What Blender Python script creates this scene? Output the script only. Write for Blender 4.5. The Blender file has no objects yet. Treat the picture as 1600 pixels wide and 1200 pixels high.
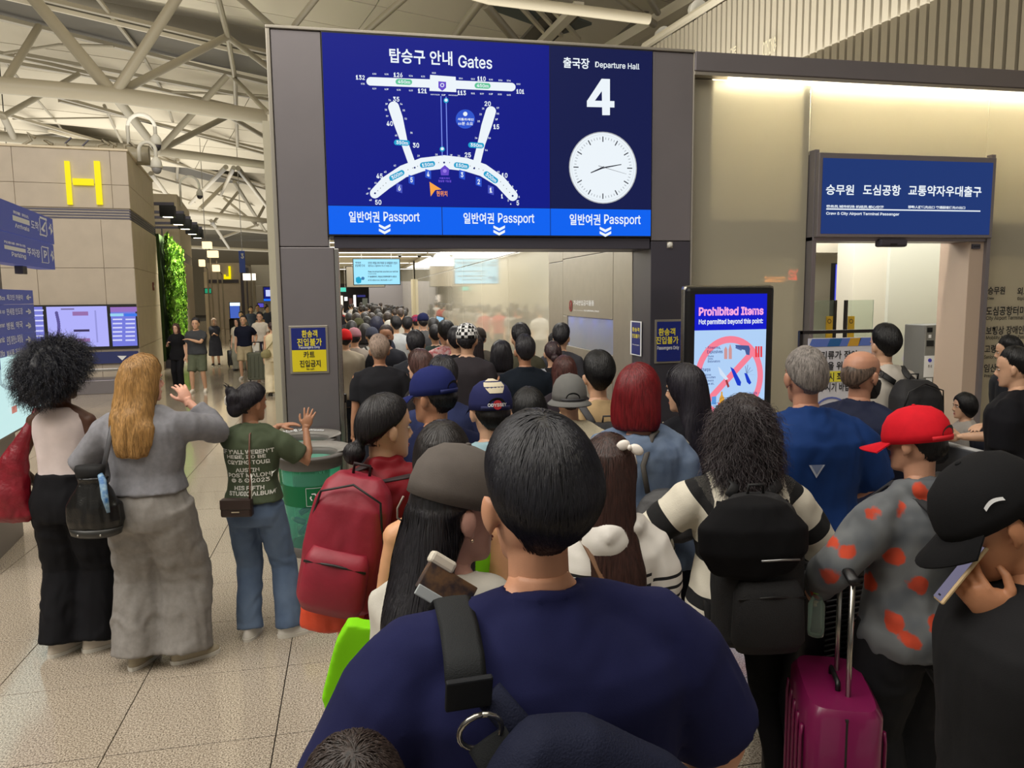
import bpy, bmesh, math, random
import numpy as np
from mathutils import Vector, Matrix, Quaternion
from mathutils.bvhtree import BVHTree
random.seed(7); RNG = np.random.RandomState(7)
S = bpy.context.scene
COL = S.collection
PI = math.pi
# ------------------------------------------------------------------ camera (fitted from the vanishing points)
F_PX, CX, CY, CAM_H = 1190.0, 800.0, 600.0, 2.05
def _n(v): v = np.array(v, float); return v/np.linalg.norm(v)
_dy = _n([-253, 136, F_PX]); _dx = np.array([5700, 200, F_PX], float); _dx = _n(_dx-_dx.dot(_dy)*_dy)
_dz = np.cross(_dx, _dy); _dz = _dz if _dz[1] > 0 else -_dz
CM = np.array([_dx, _dy, _dz]); CC = np.array([0, 0, CAM_H])
def ray(x, y): return CM@np.array([x-CX, CY-y, F_PX])
def atZ(x, y, z=0.0): r = ray(x, y); return CC+r*(z-CAM_H)/r[2]
def atY(x, y, Y): r = ray(x, y); return CC+r*Y/r[1]
def atX(x, y, X): r = ray(x, y); return CC+r*X/r[0]
def proj(p): c = CM.T@(np.array(p, float)-CC); return CX+F_PX*c[0]/c[2], CY-F_PX*c[1]/c[2], c[2]
cam = bpy.data.cameras.new('camera'); cam.sensor_width = 36; cam.lens = F_PX/1600*36; cam.clip_start = 0.05; cam.clip_end = 400
camo = bpy.data.objects.new('camera', cam); COL.objects.link(camo)
camo.matrix_world = Matrix(((CM[0][0], CM[0][1], -CM[0][2], 0), (CM[1][0], CM[1][1], -CM[1][2], 0), (CM[2][0], CM[2][1], -CM[2][2], CAM_H), (0, 0, 0, 1)))
S.camera = camo
# ------------------------------------------------------------------ world, exposure, big lights
S.view_settings.view_transform = 'Standard'; S.view_settings.look = 'None'
S.view_settings.exposure = 0.0; S.view_settings.gamma = 1.0; S.view_settings.use_curve_mapping = False
W = bpy.data.worlds.new('hall_air'); S.world = W; W.use_nodes = True
W.node_tree.nodes['Background'].inputs[0].default_value = (0.60, 0.57, 0.52, 1)
W.node_tree.nodes['Background'].inputs[1].default_value = 0.62
def area(name, loc, tgt, sx, sy, power, color=(1, .96, .9), spread=None):
    l = bpy.data.lights.new(name, 'AREA'); l.shape = 'RECTANGLE'; l.size = sx; l.size_y = sy; l.energy = power; l.color = color
    if spread: l.spread = spread
    o = bpy.data.objects.new(name, l); COL.objects.link(o); o.location = loc
    d = Vector(tgt)-Vector(loc); o.rotation_euler = d.to_track_quat('-Z', 'Y').to_euler(); return o
# soft fill lamps added overhead, out of view, and uplights whose light comes back off the roof
area('hall_overhead_fill', (-1.0, 1.0, 8.6), (-1.0, 1.01, 0), 9, 8, 520)
area('hall_overhead_fill', (-8.0, 2.0, 8.6), (-7.0, 4.0, 0), 7, 8, 850)
area('hall_overhead_fill', (-5.0, 11.5, 9.0), (-6, 17, 1.5), 6, 4, 380)  # extra lamp above the view, added to brighten the island wall
for _p, _s, _w in (((-6, 12, 6.2), (12, 8), 320), ((-9, 26, 6.2), (14, 14), 720), ((-12, 46, 6.2), (16, 18), 1700), ((-15, 76, 6.2), (22, 34), 3200), ((5, 13, 6.2), (8, 6), 380), ((-4, -4, 6.2), (14, 8), 800)):
    area('hall_uplight', _p, (_p[0], _p[1]+.01, 12), _s[0], _s[1], _w, (1, .96, .88))
area('passage_light', (1.1, 10, 3.66), (1.1, 10.01, 0), 3, 5, 150, (1, .97, .9)); area('passage_light', (1.1, 19, 3.66), (1.1, 19.01, 0), 3, 9, 300, (1, .97, .9)); area('passage_light', (1.1, 36, 3.66), (1.1, 36.01, 0), 3, 18, 480, (1, .97, .9))
area('crew_room_light', (7, 9.8, 3.15), (7, 9.81, 0), 3.6, 3.6, 150, (1, .98, .92))
# ------------------------------------------------------------------ colour, materials
def lin(c):
    if isinstance(c, str): c = tuple(int(c[i:i+2], 16) for i in (0, 2, 4))
    if max(c) > 1.0: c = tuple(v/255 for v in c)
    return tuple((v/12.92 if v <= .04045 else ((v+.055)/1.055)**2.4) for v in c[:3])+(1,)
_M = {}
def nt_new(name):
    m = bpy.data.materials.new(name); m.use_nodes = True; return m, m.node_tree, m.node_tree.nodes['Principled BSDF']
def mat(c, r=.6, metal=0., bump=0., bscale=60., var=0., vscale=8., kind=None, spec=.5, coat=0., c2=None, stretch=None, name=None, sheen=0.):
    key = (str(c), r, metal, bump, bscale, var, vscale, kind, spec, coat, str(c2), str(stretch))
    if key in _M: return _M[key]
    m, nt, b = nt_new(name or ('surface_%d' % len(_M)))
    N, L = nt.nodes, nt.links
    col = lin(c); b.inputs['Base Color'].default_value = col; b.inputs['Roughness'].default_value = r; b.inputs['Metallic'].default_value = metal
    b.inputs['Specular IOR Level'].default_value = spec
    if coat: b.inputs['Coat Weight'].default_value = coat; b.inputs['Coat Roughness'].default_value = .06
    if sheen: b.inputs['Sheen Weight'].default_value = sheen
    if var or bump or c2:
        tc = N.new('ShaderNodeTexCoord'); mp = N.new('ShaderNodeMapping'); L.new(tc.outputs['Object'], mp.inputs[0])
        if stretch: mp.inputs['Scale'].default_value = stretch
    if var or c2:
        n1 = N.new('ShaderNodeTexNoise'); n1.inputs['Scale'].default_value = vscale; n1.inputs['Detail'].default_value = 4; L.new(mp.outputs[0], n1.inputs['Vector'])
        mx = N.new('ShaderNodeMix'); mx.data_type = 'RGBA'
        mx.inputs['A'].default_value = col if c2 else tuple(v*(1-var) for v in col[:3])+(1,)
        mx.inputs['B'].default_value = lin(c2) if c2 else tuple(min(1, v*(1+var)) for v in col[:3])+(1,)
        rp = N.new('ShaderNodeValToRGB'); rp.color_ramp.elements[0].position = .35; rp.color_ramp.elements[1].position = .65
        L.new(n1.outputs['Fac'], rp.inputs[0]); L.new(rp.outputs[0], mx.inputs['Factor']); L.new(mx.outputs['Result'], b.inputs['Base Color'])
    if bump:
        n2 = N.new('ShaderNodeTexNoise'); n2.inputs['Scale'].default_value = bscale; n2.inputs['Detail'].default_value = 3; L.new(mp.outputs[0], n2.inputs['Vector'])
        bp = N.new('ShaderNodeBump'); bp.inputs['Strength'].default_value = bump; bp.inputs['Distance'].default_value = .01
        L.new(n2.outputs['Fac'], bp.inputs['Height']); L.new(bp.outputs[0], b.inputs['Normal'])
    _M[key] = m; return m
def emit(c, s=1.0, name=None):
    key = ('e', str(c), s)
    if key in _M: return _M[key]
    m, nt, b = nt_new(name or 'lit_%d' % len(_M)); b.inputs['Base Color'].default_value = (0, 0, 0, 1); b.inputs['Specular IOR Level'].default_value = .2
    b.inputs['Roughness'].default_value = .4
    b.inputs['Emission Color'].default_value = lin(c); b.inputs['Emission Strength'].default_value = s
    _M[key] = m; return m
def glass(c=(230, 240, 235), r=.03, alpha=.12, name='clear_glass'):
    key = ('g', str(c), r, alpha)
    if key in _M: return _M[key]
    m, nt, b = nt_new(name); N, L = nt.nodes, nt.links
    b.inputs['Base Color'].default_value = lin(c); b.inputs['Roughness'].default_value = r
    tr = N.new('ShaderNodeBsdfTransparent'); tr.inputs[0].default_value = tuple(v**.5 for v in lin(c)[:3])+(1,)
    fr = N.new('ShaderNodeFresnel'); fr.inputs[0].default_value = 1.5
    ad = N.new('ShaderNodeMath'); ad.operation = 'ADD'; ad.inputs[1].default_value = alpha; ad.use_clamp = True
    mx = N.new('ShaderNodeMixShader'); L.new(fr.outputs[0], ad.inputs[0]); L.new(ad.outputs[0], mx.inputs[0]); L.new(tr.outputs[0], mx.inputs[1]); L.new(b.outputs[0], mx.inputs[2])
    L.new(mx.outputs[0], nt.nodes['Material Output'].inputs['Surface']); _M[key] = m; return m
# ------------------------------------------------------------------ objects
def tag(o, label=None, cat=None, group=None, kind=None):
    if label: o['label'] = label
    if cat: o['category'] = cat
    if group: o['group'] = group
    if kind: o['kind'] = kind
    return o
def empty(name, loc=(0, 0, 0), rz=0, parent=None):
    o = bpy.data.objects.new(name, None); COL.objects.link(o); o.location = loc; o.rotation_euler = (0, 0, rz); o.empty_display_size = .1
    if parent: o.parent = parent
    return o
def thing(name, label, cat, loc=(0, 0, 0), rz=0, group=None): return tag(empty(name, loc, rz), label, cat, group)
def mesh_obj(name, V, F, m, parent=None, smooth=False, world=True):
    me = bpy.data.meshes.new(name); V = np.asarray(V, float)
    me.from_pydata([tuple(v) for v in V], [], [tuple(int(i) for i in f) for f in F]); me.validate()
    for mm in (m if isinstance(m, (list, tuple)) else [m]): me.materials.append(mm)
    if smooth: me.polygons.foreach_set('use_smooth', [True]*len(me.polygons))
    me.update()
    o = bpy.data.objects.new(name, me); COL.objects.link(o)
    if parent:
        o.parent = parent
        if world: o.matrix_parent_inverse = wm(parent).inverted()
    return o
def wm(o):
    m = Matrix.LocRotScale(o.location, o.rotation_euler, o.scale)
    return (wm(o.parent)@o.matrix_parent_inverse@m) if o.parent else m
class MB:
    "collects shapes for ONE mesh"
    def __init__(s): s.V = []; s.F = []; s.n = 0; s.M = []
    def add(s, V, F, mi=0):
        V = [tuple(v) for v in V]; s.V += V; s.F += [tuple(i+s.n for i in f) for f in F]; s.M += [mi]*len(F); s.n += len(V); return s
    def box(s, x0, x1, y0, y1, z0, z1, mi=0, rot=None, c=None):
        V = [(x, y, z) for x in (x0, x1) for y in (y0, y1) for z in (z0, z1)]
        if rot is not None:
            c0 = Vector(c or (0, 0, 0)); V = [c0+rot@(Vector(v)-c0) for v in V]
        return s.add(V, [(0, 1, 3, 2), (4, 6, 7, 5), (0, 4, 5, 1), (2, 3, 7, 6), (0, 2, 6, 4), (1, 5, 7, 3)], mi)
    def bar(s, a, b, w, h, up=(0, 0, 1), mi=0):
        a, b = Vector(a), Vector(b); d = (b-a).normalized(); u = Vector(up); r = d.cross(u)
        if r.length < 1e-5: r = d.cross(Vector((1, 0, 0)))
        r.normalize(); u = r.cross(d).normalized(); V = []
        for p in (a, b):
            for i, j in ((-1, -1), (1, -1), (1, 1), (-1, 1)): V.append(p+r*i*w/2+u*j*h/2)
        return s.add(V, [(3, 2, 1, 0), (4, 5, 6, 7), (0, 1, 5, 4), (1, 2, 6, 5), (2, 3, 7, 6), (3, 0, 4, 7)], mi)
    def tube(s, pts, rad, n=8, mi=0, cap=True):
        pts = [Vector(p) for p in pts]
        if not hasattr(rad, '__len__'): rad = [rad]*len(pts)
        V = []; ref = None
        for i, p in enumerate(pts):
            d = (pts[min(i+1, len(pts)-1)]-pts[max(i-1, 0)]); d = d.normalized() if d.length > 1e-9 else Vector((0, 0, 1))
            if ref is None: ref = Vector((1, 0, 0)) if abs(d.x) < .8 else Vector((0, 1, 0))
            r = (ref-d*ref.dot(d)).normalized(); u = d.cross(r); ref = r
            q = rad[i] if hasattr(rad[i], '__len__') else (rad[i], rad[i])
            for k in range(n):
                a = 2*PI*k/n; V.append(p+r*math.cos(a)*q[0]+u*math.sin(a)*q[1])
        F = [(i*n+k, i*n+(k+1) % n, (i+1)*n+(k+1) % n, (i+1)*n+k) for i in range(len(pts)-1) for k in range(n)]
        if cap: F += [tuple(range(n))[::-1], tuple((len(pts)-1)*n+k for k in range(n))]
        return s.add(V, F, mi)
    def ell(s, c, r, n=12, k=8, rot=None, mi=0):
        c = Vector(c); V = [c+(rot@Vector((0, 0, -r[2])) if rot else Vector((0, 0, -r[2])))]
        for i in range(1, k):
            t = -PI/2+PI*i/k
            for j in range(n):
                a = 2*PI*j/n; v = Vector((math.cos(t)*math.cos(a)*r[0], math.cos(t)*math.sin(a)*r[1], math.sin(t)*r[2])); V.append(c+(rot@v if rot else v))
        v = Vector((0, 0, r[2])); V.append(c+(rot@v if rot else v)); F = []
        for j in range(n): F.append((0, 1+(j+1) % n, 1+j)); F.append((len(V)-1, 1+(k-2)*n+j, 1+(k-2)*n+(j+1) % n))
        for i in range(k-2):
            for j in range(n): a = 1+i*n; F.append((a+j, a+(j+1) % n, a+n+(j+1) % n, a+n+j))
        return s.add(V, F, mi)
    def rings(s, R, n=20, mi=0, power=2.0):
        "R: list of (cx, cy, z, rx, ry[, power]) horizontal super-ellipse rings"
        V = []
        for q in R:
            pw = q[5] if len(q) > 5 else power
            for k in range(n):
                a = 2*PI*k/n; c, d = math.cos(a), math.sin(a)
                V.append((q[0]+q[3]*math.copysign(abs(c)**(2/pw), c), q[1]+q[4]*math.copysign(abs(d)**(2/pw), d), q[2]))
        m = len(R); F = [(i*n+k, i*n+(k+1) % n, (i+1)*n+(k+1) % n, (i+1)*n+k) for i in range(m-1) for k in range(n)]
        if R[0][2] > R[-1][2]: F = [f[::-1] for f in F]; F += [tuple(range(n)), tuple((m-1)*n+k for k in range(n))[::-1]]
        else: F += [tuple(range(n))[::-1], tuple((m-1)*n+k for k in range(n))]
        return s.add(V, F, mi)
    def lathe(s, prof, c=(0, 0, 0), n=24, mi=0):
        return s.rings([(c[0], c[1], c[2]+z, r, r) for r, z in prof], n, mi)
    def build(s, name, m, parent=None, smooth=False, bevel=0, world=True, autosm=False):
        o = mesh_obj(name, s.V, s.F, m, parent, smooth, world)
        if any(s.M): o.data.polygons.foreach_set('material_index', s.M)
        if bevel:
            b = o.modifiers.new('edge', 'BEVEL'); b.width = bevel; b.segments = 2; b.limit_method = 'ANGLE'; b.angle_limit = .9
        if autosm:
            o.data.polygons.foreach_set('use_smooth', [True]*len(o.data.polygons))
            o.data.set_sharp_from_angle(angle=math.radians(40))
        return o
def box(name, x0, x1, y0, y1, z0, z1, m, parent=None, bevel=0): return MB().box(x0, x1, y0, y1, z0, z1).build(name, m, parent, bevel=bevel)
# ------------------------------------------------------------------ evaluation scene for text and remeshing
TMP = bpy.data.scenes.new('bench'); JOBS = []; AFTER = []
def later(data, mods, cb): JOBS.append((data, mods, cb))
def flush():
    "evaluate every waiting text and remesh in one go, then hand each result back"
    global JOBS
    queue_text()
    while JOBS:
        todo, JOBS = JOBS, []; obs = []
        for data, mods, cb in todo:
            o = bpy.data.objects.new('t', data); TMP.collection.objects.link(o)
            for f in mods: f(o)
            obs.append(o)
        with bpy.context.temp_override(scene=TMP, view_layer=TMP.view_layers[0]):
            dg = bpy.context.evaluated_depsgraph_get()
            res = [bpy.data.meshes.new_from_object(o.evaluated_get(dg), depsgraph=dg) for o in obs]
        for (data, mods, cb), me, o in zip(todo, res, obs):
            bpy.data.objects.remove(o); cb(me)
    for f in AFTER: f()
def mesh_np(me):
    V = np.zeros(len(me.vertices)*3); me.vertices.foreach_get('co', V); V = V.reshape(-1, 3)
    return V, [tuple(p.vertices) for p in me.polygons]
# ------------------------------------------------------------------ planes that carry print
class Plane:
    def __init__(s, p, n):
        s.p = np.array(p, float); s.n = _n(n); 
        if (CC-s.p).dot(s.n) < 0: s.n = -s.n
        s.r = _n(np.cross([0, 0, 1], s.n)); s.u = np.cross(s.n, s.r)
    def pt(s, x, y, off=0.0):
        r = ray(x, y); t = ((s.p+s.n*off-CC).dot(s.n))/r.dot(s.n); return CC+r*t
def poly(pl, pts, m, parent, off=.002, name='print'):
    V = [pl.pt(x, y, off) for x, y in pts]; return mesh_obj(name, V, [tuple(range(len(V)))], m, parent)
def rect(pl, x0, y0, x1, y1, m, parent, off=.002, name='print'):
    a = pl.pt(x0, y0, off); b = pl.pt(x1, y1, off); w = (b-a).dot(pl.r); h = (a-b)[2]
    V = [a, a+pl.r*w, a+pl.r*w-np.array([0, 0, h]), a-np.array([0, 0, h])]
    return mesh_obj(name, V, [(3, 2, 1, 0) if w > 0 else (0, 1, 2, 3)], m, parent)
import os
try: FONT = bpy.data.fonts.load(os.path.join(bpy.utils.system_resource('DATAFILES'), 'fonts', 'Inter.woff2'))   # Blender's own bundled typeface
except Exception: FONT = None
_TX = {}
def text_to(st, bold, cb):
    "calls cb(V, F) with the outline of the text once it is known"
    bold = .01 if bold < .015 else (.02 if bold < .025 else .03); k = (st, bold)
    if k in _TX:
        if isinstance(_TX[k], list): _TX[k].append(cb)
        else: cb(*_TX[k])
        return
    _TX[k] = [cb]
    cjk = lambda c: ord(c) >= 0x2E80
    if len(st) > 1 and (st.isdigit() or any(cjk(c) for c in st)):      # compose from single glyphs, each evaluated once
        toks = []
        for c in st:
            if cjk(c) or st.isdigit(): toks.append(c)
            elif toks and not cjk(toks[-1][0]) and not st.isdigit(): toks[-1] += c
            else: toks.append(c)
        need = sorted({t.strip() for t in toks if t.strip()}); got = {}; dig = st.isdigit()
        def one(t):
            def f(V, F):
                got[t] = (V, F)
                if len(got) < len(need): return
                Va, Fa, x = np.zeros((0, 3)), [], 0.0
                for c in toks:
                    u = c.strip()
                    if not u: x += .28; continue
                    v, q = got[u]; Fa += [tuple(i+len(Va) for i in w_) for w_ in q]; sp = .28 if c[0] == ' ' else 0; x += sp
                    if cjk(u[0]): Va = np.vstack([Va, v+[x, 0, 0]]); x += .93
                    else: Va = np.vstack([Va, v-[v[:, 0].min()-x, 0, 0]]); x = Va[:, 0].max()+.09+(.2 if c[-1] == ' ' else 0)
                w = _TX[k]; _TX[k] = (Va, Fa)
                for g in w: g(Va, Fa)
            return f
        for t in need: text_to(t, .02 if cjk(t[0]) else bold, one(t))
        return
    TEXTQ.append((st, bold, k))
TEXTQ = []
def queue_text():
    "all waiting strings of one weight go through one text object, one line each, and are cut apart again"
    todo = list(TEXTQ); TEXTQ.clear()
    for key in sorted({(b, ord(st[0]) < 0x2E80, len(st) == 1) for st, b, _ in todo}):
      A_ = [q for q in todo if (q[1], ord(q[0][0]) < 0x2E80, len(q[0]) == 1) == key]; CH = 8 if key[1] else 14
      for L_ in [A_[i:i+CH] for i in range(0, len(A_), CH)]:
        c = bpy.data.curves.new('txt', 'FONT'); c.body = '\n'.join(q[0] for q in L_); c.size = 1.0; c.resolution_u = 4 if key[2] else 2; c.offset = key[0]; c.space_line = 3.0
        if FONT and key[1]: c.font = FONT
        def done(me, L_=L_):
            V, F = mesh_np(me); row = np.round((-V[:, 1]+.35)/3.0/TEXT_LINE).astype(int); row = np.clip(row, 0, len(L_)-1); fr = np.array([row[f[0]] for f in F])
            for i, (st, b, k) in enumerate(L_):
                ix = np.where(row == i)[0]; mp_ = -np.ones(len(V), int); mp_[ix] = np.arange(len(ix)); Fi = [tuple(mp_[j] for j in F[q]) for q in np.where(fr == i)[0]]; Vi = V[ix]+np.array([0, 3.0*i, 0])
                w = _TX[k]; _TX[k] = (Vi, Fi)
                for g in w: g(Vi, Fi)
        later(c, (), done)
TEXT_LINE = 1.0
def text_obj(name, st, bold, m, parent, fn, world=True):
    "an object now, its outline later: fn maps points of the unit square to positions"
    o = mesh_obj(name, [(0, 0, 0)], [], m, parent, world=world)
    def cb(V, F):
        lo, hi = V.min(0), V.max(0); q = (V-lo)/np.maximum(hi-lo, 1e-6)
        P_, F_ = fn(q, F); me = o.data; me.clear_geometry(); me.from_pydata([tuple(v) for v in P_], [], [tuple(f) for f in F_]); me.update()
    text_to(st, bold, cb); return o
def label_px(pl, st, x0, y0, x1, y1, m, parent, off=.004, bold=0.0, name='lettering', flip=False, rot=0):
    "lettering fitted to a box on a plane (x0..x1, y0..y1 as seen in the photograph)"
    a = pl.pt(x0, y0, off); b = pl.pt(x1, y1, off); w = (b-a).dot(pl.r); h = (a-b)[2]; base = a-np.array([0, 0, h])
    def fn(q, F):
        P = base+np.outer(q[:, 0]*w, pl.r)+np.outer(q[:, 1]*h, [0, 0, 1])
        if rot:
            c = P.mean(0); R = Matrix.Rotation(rot, 3, Vector(pl.n)); P = np.array([Vector(c)+R@Vector(p-c) for p in P])
        return P, F
    return text_obj(name, st, bold, m, parent, fn)
# ================================================================== STRUCTURE
YG = 7.2
m_metal = mat((136, 131, 134), .38, .6, bump=.02, bscale=4, var=.03, vscale=1.5, name='brushed_grey_cladding')
m_metal_d = mat((84, 82, 92), .4, .6, name='dark_grey_metal')
m_metal_l = mat((178, 172, 160), .35, .7, name='light_trim_metal')
m_steel = mat((170, 168, 162), .22, .95, name='stainless_steel')
m_black = mat((16, 16, 18), .4, name='black_plastic')
m_stone = mat((188, 176, 160), .55, var=.04, vscale=3, bump=.02, bscale=30, name='beige_stone_cladding')
m_stone2 = mat((216, 202, 176), .55, var=.03, vscale=3, name='cream_stone_cladding')
m_white = mat((226, 224, 214), .5, name='white_paint')
m_navy = mat((42, 52, 108), .45, name='navy_sign_metal')
m_wprint = mat((236, 238, 240), .5, name='white_print')
m_dprint = mat((28, 30, 34), .5, name='black_print')
def granite():
    m, nt, b = nt_new('polished_speckled_granite'); N, L = nt.nodes, nt.links
    geo = N.new('ShaderNodeNewGeometry')
    v = N.new('ShaderNodeTexNoise'); v.inputs['Scale'].default_value = 130; v.inputs['Detail'].default_value = 3; v.inputs['Roughness'].default_value = .7; L.new(geo.outputs['Position'], v.inputs['Vector'])
    v2 = N.new('ShaderNodeTexNoise'); v2.inputs['Scale'].default_value = .9; v2.inputs['Detail'].default_value = 2; L.new(geo.outputs['Position'], v2.inputs['Vector'])
    r = N.new('ShaderNodeValToRGB'); e = r.color_ramp.elements
    e[0].position = .38; e[0].color = lin((98, 88, 78)); e[1].position = .60; e[1].color = lin((212, 200, 182))
    k = e.new(.47); k.color = lin((158, 145, 128)); L.new(v.outputs['Fac'], r.inputs[0])
    mx = N.new('ShaderNodeMix'); mx.data_type = 'RGBA'; mx.blend_type = 'MULTIPLY'; mx.inputs['Factor'].default_value = .5
    r2 = N.new('ShaderNodeValToRGB'); r2.color_ramp.elements[0].position = .3; r2.color_ramp.elements[0].color = (.8, .8, .8, 1); r2.color_ramp.elements[1].position = .7
    L.new(v2.outputs['Fac'], r2.inputs[0]); L.new(r.outputs[0], mx.inputs['A']); L.new(r2.outputs[0], mx.inputs['B']); L.new(mx.outputs['Result'], b.inputs['Base Color'])
    b.inputs['Roughness'].default_value = .11; b.inputs['Specular IOR Level'].default_value = .75; return m
m_gran = granite()
# floor: a dark bed and single granite tiles lying on it
TX0, TY0, TW, TH = -41*.747-.414, -.0, .747, .70
floor = mesh_obj('floor', [(-60, -14, -.012), (40, -14, -.012), (40, 110, -.012), (-60, 110, -.012)], [(0, 1, 2, 3)], mat((34, 30, 26), .8, name='floor_joint')); floor['kind'] = 'structure'
tile_me = None; tiles = []
for j in range(-6, 150):
    for i in range(-60, 55):
        x = -.414+i*TW; y = 3.54+j*TH; c = (x+TW/2, y+TH/2)
        if y < -2: continue
        px, py, d = proj((c[0], c[1], 0))
        vis = d > .3 and -120 < px < 1720 and py < 1330
        tiles.append((0 if vis else 1, c[0]**2+c[1]**2, c))
tiles.sort(); g = .0028
near = [t[2] for t in tiles[:300]]; rest = [t[2] for t in tiles[300:] if t[1] < 75**2]
def tile_geo(c, mb):
    x0, x1, y0, y1 = c[0]-TW/2+g, c[0]+TW/2-g, c[1]-TH/2+g, c[1]+TH/2-g; b = .0005
    V = [(x0, y0, -.01), (x1, y0, -.01), (x1, y1, -.01), (x0, y1, -.01), (x0, y0, -b), (x1, y0, -b), (x1, y1, -b), (x0, y1, -b), (x0+b, y0+b, 0), (x1-b, y0+b, 0), (x1-b, y1-b, 0), (x0+b, y1-b, 0)]
    mb.add(V, [(8, 9, 10, 11)]+[(a+4, (a+1) % 4+4, (a+1) % 4+8, a+8) for a in range(4)]+[(a, (a+1) % 4, (a+1) % 4+4, a+4) for a in range(4)])
mb = MB(); tile_geo((0, 0), mb); t0 = mb.build('tile', m_gran, floor); t0.location = (*near[0], 0)
for c in near[1:]:
    o = t0.copy(); COL.objects.link(o); o.parent = floor; o.location = (*c, 0)
mb = MB()
for c in rest:
    x0, x1, y0, y1 = c[0]-TW/2+g, c[0]+TW/2-g, c[1]-TH/2+g, c[1]+TH/2-g; mb.add([(x0, y0, 0), (x1, y0, 0), (x1, y1, 0), (x0, y1, 0)], [(0, 1, 2, 3)])
o = mb.build('distant_tile', m_gran, floor); o['kind'] = 'stuff'
# ---- gate portal wall
wg = empty('wall_gate'); wg['kind'] = 'structure'
def wpart(name, *a, m=m_metal, bevel=.006): return box(name, *a, m, wg, bevel)
wpart('pillar_panel', -.60, -.13, YG, YG+.55, 0, 2.50); wpart('pillar_panel', -.60, -.175, YG, YG+.55, 2.506, 4.37)
wpart('edge_strip', -.64, -.604, YG-.012, YG+.5, 0, 4.385, m=m_metal_l); wpart('jamb_strip', -.128, -.085, YG+.005, YG+.10, 0, 2.49, m=m_steel)
wpart('jamb_panel', -.128, -.10, YG+.10, YG+.55, 0, 2.5, m=m_metal_l)
wpart('pillar_panel', 2.935, 3.352, YG, YG+.5, 0, 2.565, m=m_metal_d); wpart('pillar_panel', 2.935, 3.352, YG, YG+.5, 2.571, 4.37)
wpart('lintel_panel', -.125, 2.93, YG+.02, YG+.55, 2.49, 2.60, m=m_metal_d); wpart('screen_backing', -.17, 2.93, YG+.04, YG+.55, 2.60, 4.37, m=m_metal_d)
wpart('top_cap', -.64, 3.36, YG-.02, YG+.6, 4.372, 4.40, m=m_metal_l)
wpart('corner_post', 3.352, 3.37, YG-.01, YG+.3, 0, 4.38, m=m_metal_l)
# sensor and emergency button on the right pillar
s1 = thing('ceiling_sensor', 'small round white sensor under the big screen on right pillar', 'sensor', (3.13, YG, 2.52)); MB().ell((3.13, YG-.01, 2.53), (.03, .025, .03)).build('dome', m_white, s1, True)
MB().box(3.10, 3.16, YG-.008, YG, 2.50, 2.56).build('base', m_metal_l, s1)
# ---- right wall of backlit frosted glass
wr = empty('wall_right'); wr['kind'] = 'structure'
def frosted():
    m, nt, b = nt_new('frosted_backlit_glass'); N, L = nt.nodes, nt.links; b.inputs['Base Color'].default_value = lin((206, 200, 180)); b.inputs['Roughness'].default_value = .35
    b.inputs['Coat Weight'].default_value = .5; b.inputs['Coat Roughness'].default_value = .012
    tr = N.new('ShaderNodeBsdfTranslucent'); tr.inputs[0].default_value = lin((236, 232, 216)); mx = N.new('ShaderNodeMixShader'); mx.inputs[0].default_value = .5
    L.new(b.outputs[0], mx.inputs[1]); L.new(tr.outputs[0], mx.inputs[2]); L.new(mx.outputs[0], N['Material Output'].inputs['Surface']); return m
m_frost = frosted()
def rpart(name, *a, m=m_frost, bevel=.003): return box(name, *a, m, wr, bevel)
YW = YG+.10
ZT = 4.16
for x0, x1 in ((3.375, 4.70), (6.86, 8.2), (8.206, 9.6), (9.606, 11)): rpart('glass_panel', x0, x1, YW, YW+.012, 0, ZT)
rpart('glass_panel', 4.706, 6.854, YW, YW+.012, 3.46, ZT)
box('trim_1', 3.36, 11, YG-.03, YG+.5, 4.20, 4.385, m_metal, None, .01)['kind'] = 'structure'
box('trim_2', 3.36, 11, YG-.02, YW+.02, 4.165, 4.20, m_metal_l, None, .004)['kind'] = 'structure'
# steel frame standing behind the glass, and a pale board behind it
for x0, x1, z0, z1 in ((3.37, 3.62, 0, 4.2), (3.37, 4.7, 2.42, 2.80), (6.86, 11, 2.42, 2.80), (4.62, 4.7, 0, 4.2), (8.16, 8.25, 0, 4.2)):
    rpart('glass_stud', x0, x1, YW+.016, YW+.08, z0, z1, m=mat((90, 88, 82), .7))
rpart('backing_board', 3.37, 4.7, YW+.3, YW+.32, 0, 4.2, m=mat((216, 210, 192), .8)); rpart('backing_board', 4.7, 6.86, YW+.3, YW+.32, 3.46, 4.2, m=mat((216, 210, 192), .8)); rpart('backing_board', 6.86, 11, YW+.3, YW+.32, 0, 4.2, m=mat((216, 210, 192), .8))
cv = thing('cove_light', 'long warm strip light under the metal trim above frosted glass', 'light', (5, YG+.06, 4.16))
MB().box(3.75, 11, YG+.035, YG+.06, 4.14, 4.163).build('tube', emit((255, 248, 225), 9), cv)
MB().box(3.45, 11, YW+.05, YW+.07, 4.10, 4.12).build('inner_tube', emit((255, 248, 232), 260), cv)
# ---- passage behind the gate
ps = empty('wall_passage'); ps['kind'] = 'structure'
m_gloss = mat((216, 211, 194), .035, 0, coat=.6, spec=.9, name='glossy_beige_glass_panel'); m_psteel = mat((166, 160, 150), .36, .5, var=.03, name='satin_metal_panel')
XR = 2.93
def ppart(name, *a, m=m_psteel, bevel=.004): return box(name, *a, m, ps, bevel)
ppart('metal_panel', XR, XR+.06, YG+.5, 8.30, 0, 4.0, m=m_psteel)
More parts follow.
